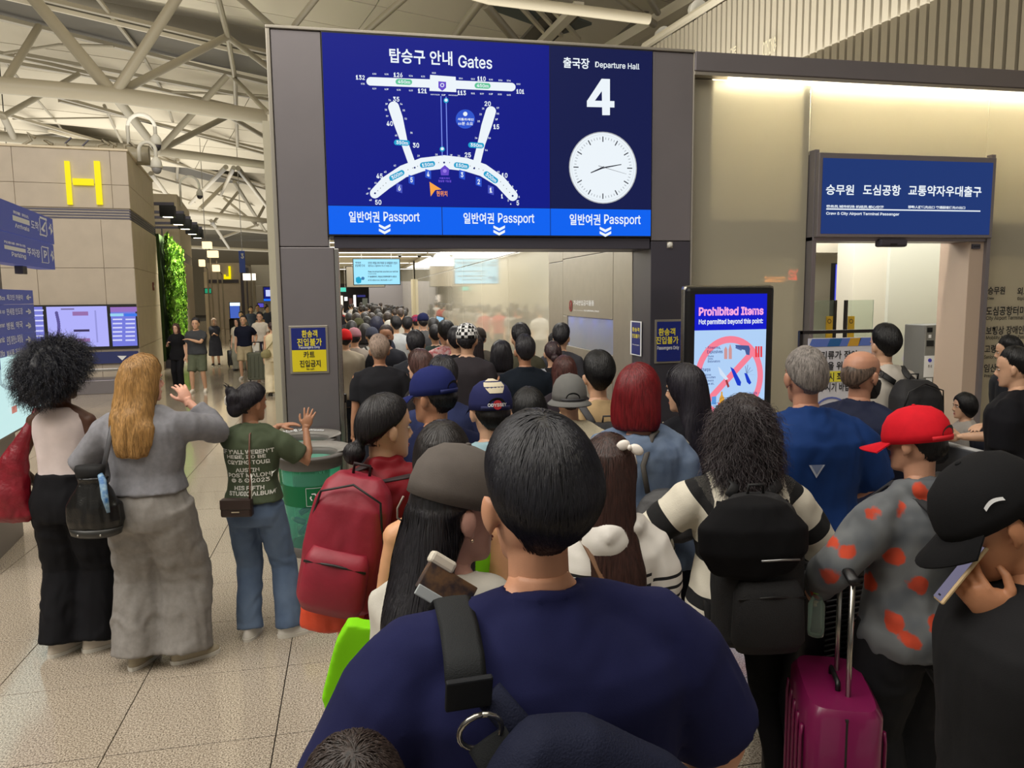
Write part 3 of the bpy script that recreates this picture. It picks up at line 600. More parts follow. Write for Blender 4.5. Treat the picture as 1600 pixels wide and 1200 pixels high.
# ================================================================== hanging screens in the passage
def hang_screen(label, X0, X1, Z0, Z1, Y, mscr, rows=True):
    t = thing('hanging_screen', label, 'screen', ((X0+X1)/2, Y, Z0)); box('housing', X0-.03, X1+.03, Y, Y+.08, Z0-.03, Z1+.03, m_black, t, .01)
    for x in (X0+.3, X1-.3): MB().tube([(x, Y+.04, Z1), (x, Y+.04, 3.7)], .015, 6).build('hanger', m_steel, t)
    mesh_obj('display', [(X0, Y-.004, Z0), (X1, Y-.004, Z0), (X1, Y-.004, Z1), (X0, Y-.004, Z1)], [(0, 1, 2, 3)], mscr, t); return t
YD = 29.5; a = atY(552, 405, YD); b = atY(625, 444, YD)
t = hang_screen('pale blue screen hanging from the passage ceiling with lines of text', a[0], b[0], b[2], a[2], YD, emit((150, 214, 236), 1.2))
pl = Plane((0, YD-.006, 0), (0, -1, 0)); TD = mat((20, 40, 70), .5)
for st, bx in (('액체류', (555, 409, 564, 412)), ('반입제한 안내', (555, 413, 570, 417)), ('안전한 여행을 위해 액체류 및 위해물품의 반입이', (575, 409, 621, 413)), ('제한되오니 협조하여 주시기 바랍니다', (575, 414, 612, 417)), ('Please be advised that some items are restricted', (575, 423, 622, 425.5)), ('for security screening', (575, 427, 588, 429)), ('随身携带液体物品受到限制请予以配合', (575, 431, 620, 433.5)), ('お客様の安全のためご協力をお願いします', (575, 436.5, 613, 439))): label_px(pl, st, *bx, TD, t, .004, .02)
poly(pl, [(556, 434), (561, 432), (565, 436), (564, 442), (559, 443), (556, 440)], emit((20, 160, 200)), t, .006, 'bag_icon'); disc(567, 435, 2.6, emit((60, 120, 170)), 'bag_icon', .006, pl=pl, par=t)
a = atY(541, 417, 40); b = atY(601, 448, 40); t = hang_screen('large unlit grey screen hanging behind the pale blue one', a[0], b[0], b[2], a[2], 40, mat((150, 142, 126), .4))
a = atY(530, 450, 42); t = hang_screen('small green exit sign hanging at the far end of passage', a[0], a[0]+.35, a[2]-.2, a[2]+.02, 42, emit((90, 220, 190), 1.0))
for x in (626, 656):
    p = Vector(atY(x, 448, 30)); p.z = 3.62; d = thing('dome_camera', '%s black dome camera under the passage ceiling' % ('left' if x == 626 else 'right'), 'camera', p)
    MB().lathe([(.09, .08), (.09, .0)], p, 14).build('collar', m_white, d, True); MB().ell(p, (.075, .075, .08)).build('dome', m_black, d, True)
t = thing('gate_counter_screen', 'small pale tablet screen on the passage side wall beyond the crowd', 'screen', (XR, 24, 1.5)); rect(PX, 682, 494, 693, 505, emit((150, 200, 230)), t, .02, 'display'); rect(PX, 681, 493, 694, 506, m_black, t, .012, 'bezel')
# far end of the passage: bright boutique fronts
for k, (x0, x1, y0, y1, c, s_) in enumerate(((532, 537, 462, 500, (255, 236, 214), 1.4), (538, 543, 464, 470, (255, 250, 240), 1.6), (552, 557, 461, 492, (255, 245, 240), 1.6), (558, 571, 461, 464, (60, 60, 130), .8), (545, 551, 466, 480, (120, 80, 70), .6), (566, 575, 466, 490, (110, 110, 96), .7), (576, 586, 462, 500, (90, 88, 110), .7))):
    a = atY(x0, y0, 57); b = atY(x1, y1, 57); q = thing('shop_light_panel', ['tall warm light strip', 'small white lit sign', 'tall white lit column', 'wide dark blue lit sign', 'brownish lit window', 'olive lit window', 'grey violet lit panel'][k]+' at the far end of the passage', 'lit panel', (a[0], 57, 0))
    box('casing', a[0], b[0], 57, 57.3, b[2], a[2], m_metal_d, q); mesh_obj('panel', [(a[0], 56.98, b[2]), (b[0], 56.98, b[2]), (b[0], 56.98, a[2]), (a[0], 56.98, a[2])], [(0, 1, 2, 3)], emit(c, s_), q)
# ================================================================== PROHIBITED ITEMS KIOSK
YK = 6.3
kk = thing('digital_kiosk', 'tall black digital kiosk reading Prohibited Items beside the right pillar', 'kiosk', (3.33, YK, 0))
MB().box(2.905, 3.765, YK, YK+.09, .12, 2.105).build('body', m_black, kk, bevel=.035); MB().box(2.885, 3.785, YK+.03, YK+.10, .10, 2.12).build('chrome_edge', m_steel, kk, bevel=.04); MB().box(2.95, 3.72, YK-.2, YK+.3, 0, .04).build('base_plate', m_black, kk, bevel=.01); MB().box(3.1, 3.57, YK+.01, YK+.08, .03, .2).build('neck', m_black, kk)
PK = Plane((0, YK-.002, 0), (0, -1, 0))
def rk(x0, y0, x1, y1, m, off, nm): return rect(PK, x0, y0, x1, y1, m, kk, off, nm)
ztop, zsp = 2.04, 1.72
def rm(x0, x1, z0, z1, m, off, nm): return mesh_obj(nm, [(x0, YK-off, z0), (x1, YK-off, z0), (x1, YK-off, z1), (x0, YK-off, z1)], [(0, 1, 2, 3)], m, kk)
rm(2.985, 3.685, zsp, ztop, emit((14, 26, 200)), .003, 'display_header'); rm(2.985, 3.685, .75, zsp, emit((176, 208, 246)), .003, 'display')
def TK(st, x0, y0, x1, y1, m, b=.02): return label_px(PK, st, x0, y0, x1, y1, m, kk, .006, b)
TK('Prohibited Items', 1092, 480, 1193, 492, emit((250, 170, 225)), .03); TK('Not permitted beyond this point:', 1092, 499, 1192, 507, WH, .02)
# prohibition ring
rc, zc, ro = 3.33, 1.29, .335
n = 48; V = []
for k in range(n):
    a = 2*PI*k/n; V += [(rc+ro*math.cos(a), YK-.004, zc+ro*1.12*math.sin(a)), (rc+(ro-.055)*math.cos(a), YK-.004, zc+(ro-.055)*1.12*math.sin(a))]
pk = emit((246, 128, 150)); mesh_obj('prohibition_ring', V, [(2*k, 2*k+1, (2*k+3) % (2*n), (2*k+2) % (2*n)) for k in range(n)], pk, kk)
mesh_obj('prohibition_bar', [(3.08, YK-.004, 1.08), (3.12, YK-.004, 1.04), (3.58, YK-.004, 1.50), (3.54, YK-.004, 1.54)], [(0, 1, 2, 3)], pk, kk)
dk, bb = emit((40, 60, 130)), emit((24, 60, 200))
for st, x0, y0, x1, y1 in (('- Firearms,', 1102, 541, 1126, 546), ('  Explosives', 1105, 547, 1129, 553), ('Guns', 1106, 555, 1115, 558), ('Ammo', 1106, 559, 1114, 562), ('Detonators', 1106, 563, 1125, 566), ('- Sharps', 1091, 575, 1110, 581), ('Knives', 1102, 584, 1111, 587), ('Box cutters', 1102, 588, 1118, 591), ('Scissors', 1102, 593, 1115, 596), ('Axes etc.', 1102, 598, 1116, 601), ('Liquids -', 1167, 612, 1187, 617)): TK(st, x0, y0, x1, y1, dk, .012)
def pk_(pts, m, nm='icon', off=.007): poly(PK, pts, m, kk, off, nm)
cop = emit((206, 150, 150))
for x in (1134, 1141): pk_([(x-2.5, 561), (x-2.5, 546), (x, 541 if x < 1140 else 537), (x+2.5, 546), (x+2.5, 561)], cop, 'cartridge')
pk_([(1149, 539), (1170, 540), (1172, 545), (1171, 555), (1166, 554), (1164, 547), (1150, 544)], emit((70, 90, 150)), 'pistol'); pk_([(1150, 541), (1160, 545), (1158, 548), (1149, 544)], emit((90, 110, 170)), 'pistol')
for k in range(3): pk_([(1180+k*4, 541), (1183+k*4, 541), (1183+k*4, 558), (1180+k*4, 558)], emit((230, 60, 70)), 'dynamite')
pk_([(1122, 573), (1125, 575), (1138, 592), (1134, 594), (1125, 585)], emit((210, 226, 246)), 'blade'); pk_([(1133, 594), (1136, 593), (1140, 604), (1137, 606)], emit((150, 60, 60)), 'handle')
pk_([(1141, 573), (1147, 577), (1158, 597), (1157, 603), (1152, 602), (1146, 588)], bb, 'cutter'); pk_([(1163, 583), (1167, 583), (1174, 598), (1171, 601), (1167, 597)], bb, 'pocket_knife')
for dx, dy in ((-2, -12), (2, -14), (6, -10), (10, -6), (14, 2)): pk_([(1166, 584), (1167, 584), (1166+dx+1, 584+dy), (1166+dx, 584+dy)], emit((120, 140, 180)), 'blade')
pk_([(1124, 632), (1124, 622), (1126.5, 617), (1126.5, 612), (1129, 612), (1129, 617), (1132, 622), (1132, 632)], emit((220, 160, 60)), 'bottle'); pk_([(1112, 632), (1112, 620), (1119, 619), (1119, 632)], emit((90, 150, 220)), 'bottle'); pk_([(1121, 640), (1122, 629), (1131, 629), (1131, 640)], emit((240, 90, 80)), 'bottle')
# ================================================================== RIGHT DOORWAY AND ITS SIGN
d1 = empty('door_1'); d1['kind'] = 'structure'
DX0, DX1 = 4.71, 6.85
MB().box(DX0, DX0+.05, YG, YW+.2, 0, 3.5).build('door_frame', m_metal, d1, bevel=.004)
MB().box(6.64, DX1, YG+.02, YW+.35, 0, 2.60).build('door_jamb', mat((196, 176, 158), .45), d1, bevel=.006); MB().box(DX1-.03, DX1+.02, YG-.02, YG+.05, 0, 3.5).build('door_frame', m_metal, d1)
MB().box(DX0, DX1, YG-.005, YW+.2, 2.575, 2.62).build('door_head', m_metal, d1, bevel=.004)
ds = thing('door_sign', 'dark blue lit crew and city airport sign above the right doorway', 'sign', (5.8, YG, 2.6))
box('housing', DX0+.01, 6.845, YG-.06, YG+.12, 2.61, 3.46, m_metal, ds, .008); PD = Plane((0, YG-.061, 0), (0, -1, 0))
mesh_obj('display', [(DX0+.05, YG-.064, 2.645), (6.80, YG-.064, 2.645), (6.80, YG-.064, 3.405), (DX0+.05, YG-.064, 3.405)], [(0, 1, 2, 3)], emit((30, 56, 118), .95), ds)
def TD_(st, x0, y0, x1, y1, b=.03, off=.008): return label_px(PD, st, x0, y0, x1, y1, WH, ds, off, b)
TD_('승무원', 1291, 288, 1334, 305); TD_('도심공항', 1349, 288, 1407, 306); TD_('교통약자우대출구', 1420, 289, 1533, 308)
TD_('乘务员,城市机场 机组员,都心空港', 1291, 320, 1381, 326, .02); TD_('移動人群优先出口 交通弱者優先の出口', 1419, 321, 1508, 327, .02); TD_('Crew & City Airport Terminal Passenger', 1291, 331, 1405, 338, .02); rect(PD, 1291, 327.5, 1532, 329, WH, ds, .008, 'underline')
ls = thing('door_sensor', 'dark grey automatic door sensor hanging under the crew sign', 'sensor', (5.6, YG, 2.5)); a = atY(1372, 378, YG-.02); MB().box(a[0], a[0]+.33, YG-.06, YG+.04, 2.515, 2.60).build('housing', m_metal_d, ls, bevel=.02); MB().box(a[0]+.12, a[0]+.2, YG-.064, YG-.06, 2.53, 2.55).build('lens', m_black, ls)
lk = thing('door_reader', 'small dark plate high on the beige door jamb', 'sensor', (6.7, YG, 2.5)); MB().box(6.66, 6.76, YG, YG+.02, 2.50, 2.55).build('plate', m_metal_d, lk); MB().box(6.67, 6.75, YG-.002, YG, 2.52, 2.53).build('slot', m_black, lk)
# printed lettering on the frosted glass at far right
gl = thing('glass_lettering', 'black Korean and English list of eligible passengers on the far right glass', 'lettering', (7.2, YW, 1.4)); PG = Plane((0, YW-.001, 0), (0, -1, 0))
for st, x0, y0, x1, y1, b in (('승무원', 1544, 448, 1570, 460, .02), ('외교관', 1590, 449, 1618, 461, .02), ('Crew', 1543, 464, 1553, 468, .01), ('Diplomat', 1590, 464, 1612, 470, .01), ('도심공항터미널', 1541, 479, 1612, 492, .02), ('City Airport Terminal Passenger', 1541, 494, 1630, 500, .01), ('보행상 장애인', 1541, 510, 1599, 522, .02), ('Mobility Impaired Passenger', 1541, 525, 1618, 530, .01),
                      ('고령자', 1539, 539, 1566, 551, .02), ('Senior over 70', 1538, 555, 1572, 560, .01), ('임산부', 1538, 569, 1566, 581, .02), ('Pregnant', 1538, 585, 1560, 590, .01)): label_px(PG, st, x0, y0, x1, y1, m_dprint, gl, .003, b)
# mirror-image shop sign seen in the glass: the real sign hangs behind the camera
sk = thing('hanging_shop_sign', 'lit orange and red telecom shop sign reflected in the frosted glass', 'sign', (13, -7.4, 2.5))
Yg = YW
def behind(st, x0, y0, x1, y1, m, Yr=-7.4):
    Dv = 2*Yg-Yr; a = atY(x0, y0, Dv); b = atY(x1, y1, Dv)
    return text_obj('lettering', st, .02, m, sk, lambda q, F: ([(a[0]+(b[0]-a[0])*u[0], Yr, b[2]+(a[2]-b[2])*u[1]) for u in q], F))
behind('telecom', 1195, 430, 1227, 441, emit((255, 150, 60), 45)); behind('SK', 1232, 421, 1247, 438, emit((255, 60, 40), 45)); a = atY(1178, 429, 22); 
box('bracket_board', a[0]-.1, a[0]+1.6, -7.5, -7.42, 2.2, 3.0, mat((60, 58, 54), .6), sk)
# ---- interior seen through the doorway
di = empty('wall_crew_room'); di['kind'] = 'structure'
mi = mat((196, 190, 170), .5); miw = mat((214, 214, 200), .4)
def ip(x0, x1, y0, y1, Y, m, nm='partition', th=.06, par=None):
    a = atY(x0, y0, Y); b = atY(x1, y1, Y); return MB().box(a[0], b[0], Y, Y+th, max(0, b[2]), a[2]).build(nm, m, par or di, bevel=.004)
ip(1240, 1600, 340, 760, 13.5, mi, 'back_wall'); ip(1393, 1516, 360, 612, 9.0, miw, 'white_partition'); ip(1393, 1516, 612, 700, 9.02, m_metal_d, 'partition_plinth'); ip(1336, 1374, 360, 760, 10.2, mat((206, 200, 184), .5), 'column', .4); ip(1375, 1392, 360, 396, 11, mi, 'upper_wall'); ip(1373, 1390, 404, 700, 11.4, mat((190, 166, 130), .5), 'inner_door'); ip(1260, 1345, 372, 395, 12.4, mat((214, 208, 190), .5), 'bulkhead', .5)
MB().box(4.7, 11, YW+.35, 14, 3.2, 3.26).build('ceiling_board', mat((206, 200, 182), .7), di)
for k, (x, y) in enumerate(((6.2, 8.3), (6.8, 10.0), (8.2, 12.3))):
    t = thing('ceiling_panel_light', 'square white ceiling light inside the doorway, %s' % ['nearest the door', 'in the middle', 'at the back'][k], 'light', (x, y, 3.2)); MB().box(x-.5, x+.5, y-.25, y+.25, 3.18, 3.2).build('diffuser', emit((255, 250, 236), 7), t); MB().box(x-.53, x+.53, y-.28, y+.28, 3.188, 3.204).build('frame', m_metal_l, t)
bs = thing('blue_safety_screen', 'tall violet blue screen of round safety icons inside the doorway', 'screen', (0, 0, 0)); PB = Plane((0, 12.2, 0), (0, -1, 0)); a = atY(1304, 411, 12.25); b = atY(1335, 500, 12.25); box('housing', a[0], b[0]+.1, 12.25, 12.35, b[2], a[2], m_black, bs)
rect(PB, 1306, 413, 1336, 498, emit((86, 92, 224), 1.0), bs, .002, 'display')
for (x, y) in ((1314, 440), (1326, 440), (1314, 462), (1326, 462), (1318, 482)): ring(PB, x, y, 4.2, 6, .2, emit((60, 40, 120)), bs, .01); poly(PB, [(x-2.6, y-4), (x-1.8, y-4.6), (x+2.8, y+4), (x+2, y+4.6)], emit((190, 70, 110)), bs, .012, 'slash')
label_px(PB, 'Prohibited Items', 1309, 418, 1332, 421, emit((40, 30, 110)), bs, .01, .01)
# speed gate glass with black posts
for k, x in enumerate((1305, 1322)):
    a = atY(x, 469, 8.4); t = thing('gate_post', 'slim black post with glass wing inside the doorway, %s' % ['left one', 'right one'][k], 'gate', (a[0], 8.4, 0)); MB().box(a[0]-.015, a[0]+.015, 8.38, 8.42, 0, a[2]).build('post', m_black, t)
    b = atY(x+(-36 if k == 0 else 43), 469, 8.4); MB().box(min(a[0], b[0]), max(a[0], b[0]), 8.395, 8.405, .6, a[2]).build('glass_wing', glass((225, 235, 225), .02, .03), t)
    c = atY(x-(9 if k == 0 else -8), 494, 8.38); MB().box(c[0]-.04, c[0]+.05, 8.38, 8.39, c[2]-.42, c[2]).build('warning_sticker', mat((214, 176, 40), .5), t); ring(Plane((0, 8.375, 0), (0, -1, 0)), x-(9 if k == 0 else -8), 502, 3, 3.6, .3, m_dprint, t)
# grey self-service terminal and its monitor
st_ = thing('access_terminal', 'grey access terminal column with a notice sheet inside the doorway', 'terminal', (0, 0, 0)); Yt = 7.95; a = atY(1446, 508, Yt); b = atY(1489, 690, Yt)
MB().box(a[0], b[0]-.02, Yt, Yt+.35, 0, a[2]).build('body', mat((104, 104, 102), .5), st_, bevel=.008); MB().box(a[0], a[0]+.14, Yt-.012, Yt, 0, a[2]).build('front_panel', mat((124, 124, 120), .5), st_, bevel=.004); PT = Plane((0, Yt-.013, 0), (0, -1, 0))
rect(PT, 1449, 512, 1457, 519, m_black, st_, .003, 'camera_window'); rect(PT, 1448, 532, 1459, 541, m_black, st_, .003, 'card_reader'); rect(PT, 1451, 523, 1455, 528, m_wprint, st_, .003, 'label'); rect(PT, 1444.5, 556, 1460, 589, m_wprint, st_, .003, 'notice_sheet'); disc(1453, 563, 3, mat((70, 70, 200), .5), 'seal', .005, pl=PT, par=st_); rect(PT, 1447, 591, 1456, 602, m_wprint, st_, .003, 'notice_sheet'); label_px(PT, '주 의', 1450, 570, 1456, 575, m_dprint, st_, .006)
mo = thing('monitor', 'small monitor with blue windows beside the grey terminal', 'monitor', (0, 0, 0)); Ym = 7.70; a = atY(1476, 496, Ym); b = atY(1512, 533, Ym); box('bezel', a[0], b[0], Ym, Ym+.04, b[2], a[2], m_black, mo, .005); PM = Plane((0, Ym-.001, 0), (0, -1, 0)); rect(PM, 1478, 499, 1510, 530, emit((150, 180, 240)), mo, .002, 'display'); rect(PM, 1478, 499, 1510, 501, emit((230, 240, 255)), mo, .004, 'bar'); rect(PM, 1492, 512, 1499, 522, emit((40, 80, 180)), mo, .004, 'icon'); rect(PM, 1502, 512, 1509, 522, emit((210, 70, 60)), mo, .004, 'icon'); MB().tube([((a[0]+b[0])/2, Ym+.03, b[2]+.1), ((a[0]+b[0])/2, Ym+.1, 0)], .02, 8).build('stand', m_black, mo)
br = thing('blue_wall_strip', 'thin violet light strip along the white partition', 'light', (0, 9, 1)); PBs = Plane((0, 8.995, 0), (0, -1, 0)); rect(PBs, 1412, 557, 1502, 560, emit((130, 120, 255), 1.2), br, .003, 'strip'); rect(PBs, 1412, 556.5, 1502, 557, m_metal_l, br, .004, 'rim')
# ================================================================== NOTICE BOARD ON A STAND
YN = 6.0
nb = thing('notice_board', 'Korean notice board in a black standing frame before the right doorway', 'notice board', (4.25, YN, 0))
for x in (3.84, 4.645): MB().box(x-.014, x+.014, YN-.014, YN+.014, .05, 1.71).build('post', m_black, nb)
MB().box(3.83, 4.66, YN-.014, YN+.014, 1.685, 1.715).build('top_bar', m_black, nb); MB().box(3.83, 4.66, YN-.014, YN+.014, .1, .13).build('bottom_bar', m_black, nb)
for x in (3.84, 4.645): MB().box(x-.02, x+.02, YN-.25, YN+.25, .03, .06).build('foot', m_black, nb)
MB().box(3.92, 4.58, YN-.006, YN+.006, .5, 1.645).build('board', mat((214, 214, 222), .45), nb); PN = Plane((0, YN-.007, 0), (0, -1, 0))
def nbm(x0, x1, z0, z1, m, skew=0): return mesh_obj('print_band', [(x0, YN-.009, z0), (x1, YN-.009, z0), (x1+skew, YN-.009, z1), (x0+skew, YN-.009, z1)], [(0, 1, 2, 3)], m, nb)
zb0, zb1 = 1.57, 1.64
nbm(3.92, 4.10, zb0, zb1, mat((92, 118, 196), .5), .03); nbm(4.10, 4.22, zb0, zb1, mat((32, 96, 158), .5), .03); nbm(4.22, 4.30, zb0, zb1, mat((92, 118, 196), .5), .03); nbm(4.30, 4.41, zb0, zb1, mat((206, 158, 50), .5), .03); nbm(4.41, 4.555, zb0, zb1, mat((92, 118, 196), .5), .02)
for st, x0, y0, x1, y1 in (('난기류가 잦아', 1272, 549, 1340, 560), ('안전을 위해 이', 1272, 566, 1340, 577), ('착륙 시 좌석벨트', 1272, 583, 1346, 594), ('매주시기 바랍니다', 1272, 599, 1346, 610)): label_px(PN, st, x0, y0, x1, y1, m_dprint, nb, .004, .02)
rect(PN, 1272, 581, 1320, 596, mat((232, 222, 70), .5), nb, .003, 'highlight'); ring(PN, 1300, 650, 30, 30, .09, mat((96, 112, 190), .5), nb, .004)
for x in (1268, 1363):
    a = PN.pt(x, 527); MB().tube([a, a+np.array([-.05 if x < 1300 else .06, 0, .05])], .004, 6).build('tension_clip', m_steel, nb)
# ================================================================== CHECK-IN ISLAND H AND THE HALL BEYOND
uH = _n([-.121, .993, 0]); rH = np.array([uH[1], -uH[0], 0])
cH = np.array([-4.80, 19.0, 0])          # front right corner of the island's head wall
def isl(name, a, r0, r1, f0, f1, z0, z1, m, parent, bevel=.01):
    "box in the island's own directions: r along its width, f along its length"
    A = np.array(a); V = [A+rH*r+uH*f+np.array([0, 0, z]) for r in (r0, r1) for f in (f0, f1) for z in (z0, z1)]
    return MB().add(V, [(0, 1, 3, 2), (4, 6, 7, 5), (0, 4, 5, 1), (2, 3, 7, 6), (0, 2, 6, 4), (1, 5, 7, 3)]).build(name, m, parent, bevel=bevel)
hi = thing('island_wall', 'tall beige stone head wall of the check-in island with yellow letter H', 'wall', tuple(cH))
WID = 3.0; zs = [0, .93, 1.87, 2.76, 3.83]; cols = [-WID, -2.25, -.62, 0]
isl('core', cH, -WID+.03, -.03, .03, 4.7, 0, 5.33, m_stone, hi, 0)
for j in range(len(zs)-1):
    cc = [-WID, -2.25 if j > 2 else -1.95, -.62 if j > 1 else -.8, 0]
    for i in range(3): isl('stone_panel', cH, cc[i]+.004, cc[i+1]-.004, 0, .04, zs[j]+.004, zs[j+1]-.004, m_stone, hi, .004)
    isl('side_panel', cH, -.04, 0, .045, 2.4, zs[j]+.004, zs[j+1]-.004, m_stone2, hi, .004); isl('side_panel', cH, -.04, 0, 2.41, 4.8, zs[j]+.004, zs[j+1]-.004, m_stone2, hi, .004)
for i in range(3):
    cc = [-WID, -2.25, -.35, 0]
    for z0, z1 in ((4.09, 4.60), (4.608, 5.35)): isl('stone_panel', cH, cc[i]+.004, cc[i+1]-.004, 0, .04, z0, z1, m_stone, hi, .004)
for f0, f1 in ((.045, 2.4), (2.41, 4.8)):
    for z0, z1 in ((4.09, 4.60), (4.608, 5.35)): isl('side_panel', cH, -.04, 0, f0, f1, z0, z1, m_stone2, hi, .004)
for k in range(4):
    isl('vent_slat', cH, -WID, -.005, .02, .05, 3.85+k*.06, 3.885+k*.06, m_metal_d, hi, 0); isl('vent_slat', cH, -.045, -.015, .05, 4.8, 3.85+k*.06, 3.885+k*.06, m_metal_d, hi, 0)
isl('top_cap', cH, -WID-.03, .03, -.03, 4.8, 5.35, 5.40, m_stone2, hi)
PH = Plane(cH-uH*.005, -uH)
YL = emit((255, 236, 0), 1.0); a = [PH.pt(x, y, .02) for x, y in ((99, 251), (158, 320))]
def ub(x0, y0, x1, y1, par, m, pl=PH, off=.0, th=.07, nm='letter_stroke'):
    A = pl.pt(x0, y0, off); B = pl.pt(x1, y1, off); w = (B-A).dot(pl.r); h = A[2]-B[2]
    V = [A+pl.r*r*w-np.array([0, 0, 1])*q*h+pl.n*t for r in (0, 1) for q in (1, 0) for t in (0, th)]
    return MB().add(V, [(0, 1, 3, 2), (4, 6, 7, 5), (0, 4, 5, 1), (2, 3, 7, 6), (0, 2, 6, 4), (1, 5, 7, 3)]).build(nm, m, par)
hl = thing('letter_h', 'large glowing yellow letter H on the beige island wall', 'letter', tuple(cH))
ub(101, 252, 114, 320, hl, YL); ub(147, 252, 161, 320, hl, YL); ub(114, 279, 147, 290, hl, YL)
# island screen and the blue strip below it
wsx = thing('island_screen', 'wide pale violet flight map screen on the beige island wall', 'screen', tuple(cH))
ub(48, 477, 217.5, 543, wsx, m_black, off=.02, th=.05, nm='housing')
def hp(x0, y0, x1, y1, m, off, nm='panel', par=wsx): return rect(PH, x0, y0, x1, y1, m, par, off, nm)
LV = emit((176, 176, 250)); hp(51, 479.5, 71, 539, emit((120, 124, 214)), .075); hp(72, 479.5, 171, 541, LV, .075); hp(172, 480, 215, 540, emit((116, 122, 220)), .075)
hp(172, 480, 214, 487, emit((150, 110, 190)), .077); hp(172, 490, 193, 494, emit((150, 210, 240)), .077); hp(194, 490, 214, 494, emit((60, 120, 230)), .077)
mk = emit((92, 84, 150))
for k in range(14):
    t = k/13; x = 96-14*math.cos((t-.5)*2.6)+12; y = 489+44*t; disc(x-16+14*math.sin(t*PI), y, 2.8, mk, 'terminal_map', .079, 8, PH, wsx)
for x0, y0, x1, y1, c in ((113, 487, 138, 493, (150, 110, 170)), (116, 529, 141, 534, (150, 110, 170)), (115, 515, 140, 518, (60, 50, 90)), (150, 485, 151, 535, (150, 150, 220)), (95, 482, 116, 484, (120, 110, 160))): hp(x0, y0, x1, y1, emit(c), .08, 'map_note')
for k in range(6):
    for x in (176, 196): hp(x, 498+k*6.5, x+15, 500+k*6.5, emit((210, 212, 250)), .08, 'text_row')
    hp(53, 484+k*8, 68, 486+k*8, emit((210, 212, 250)), .08, 'text_row')
b2 = thing('island_strip_sign', 'long navy strip sign under the pale screen on island wall', 'sign', tuple(cH)); ub(54, 553, 217, 566, b2, m_navy, off=.02, th=.05, nm='strip'); label_px(PH, 'H01-H18', 128, 557, 146, 562, m_wprint, b2, .08, .02); poly(PH, [(183, 556), (198, 556), (191, 563)], m_wprint, b2, .08, 'arrow_icon')
isl('counter_desk', cH, -WID, -.1, -.9, -.1, 0, .30, m_metal, hi); isl('rail', cH, -WID, .0, -1.0, -.95, .5, .56, m_steel, hi)
for r in (-2.9, -1.5, -.1): isl('rail_post', cH, r-.02, r+.02, -1.0, -.96, 0, .52, m_steel, hi)
fb = thing('fire_alarm', 'small red brown alarm box on the side of island wall', 'alarm', tuple(cH)); isl('box', cH, 0, .03, 3.2, 3.4, 2.28, 2.5, mat((120, 60, 40), .5), fb); isl('button', cH, .03, .04, 3.26, 3.34, 2.36, 2.42, m_white, fb)
# pipes and brackets on the island roof
for k, (x, y0) in enumerate(((22, 200), (62, 212), (78, 222), (118, 226), (142, 212), (166, 214), (186, 216))):
    a = PH.pt(x, 238); b = PH.pt(x+6*(-1)**k, y0); q = thing('roof_bracket', 'grey %s standing on the island roof, %s' % (['conduit elbow', 'curved handle', 'junction box', 'junction box', 'cable loop', 'cable loop', 'angled brace'][k], ['leftmost', 'second from left', 'third from left', 'middle', 'third from right', 'second from right', 'rightmost'][k]), 'bracket', tuple(a))
    if k in (2, 3): MB().box(b[0]-.12, b[0]+.12, b[1]+.4, b[1]+.6, a[2], b[2]+.05).build('box', m_tube, q, bevel=.01); MB().tube([(b[0], b[1]+.5, b[2]), (b[0]+.2, b[1]+.5, b[2]+.2)], .02, 6).build('cable', m_metal_d, q)
    else: MB().tube([a+[0, .5, 0], a+[0, .5, .25], (a+b)/2+[.12, .5, .1], b+[0, .5, 0], b+[.15, .5, -.1]], .035, 8).build('pipe', m_tube, q, True); MB().box(a[0]-.08, a[0]+.08, a[1]+.42, a[1]+.58, a[2]-.02, a[2]+.03).build('foot', m_metal_d, q)
MB().tube([PH.pt(4, 219)+[0, 1.6, 0], PH.pt(205, 224)+[0, 1.6, 0]], .22, 12).build('duct', m_tube, hi, autosm=True)
# gooseneck cameras
def goose(label, x, ytop, ybase, wpx, Y, dome):
    a = Vector(atY(x, ybase, Y)); s_ = Y/F_PX; r = wpx*s_/2; zt = atY(x, ytop, Y)[2]; o = thing('gooseneck_camera', label, 'camera', a)
    pts = [a]+[Vector((a.x+r-r*math.cos(t), Y, zt-r+r*math.sin(t))) for t in np.linspace(0, PI*.95, 9)]+[Vector((a.x+2*r, Y, zt-r-.25))]
    MB().tube(pts, .045, 8).build('neck', m_white, o, True); c = pts[-1]
    MB().lathe([(.05, .1), (.12, .0), (.14, -.14), (.12, -.16)], c, 14).build('housing', m_white, o, True)
    MB().ell(c+Vector((0, 0, -.17)), (.115, .115, .13)).build('dome', dome, o, True)
goose('white gooseneck security camera rising highest above the island wall', 202, 178, 240, 36, 20.5, m_metal_d); goose('lower white gooseneck camera with a clear dome beside island wall', 218, 222, 252, 22, 20, mat((150, 150, 150), .15)); goose('white gooseneck camera above the green plant wall', 283, 275, 322, 26, 34.2, m_metal_d)
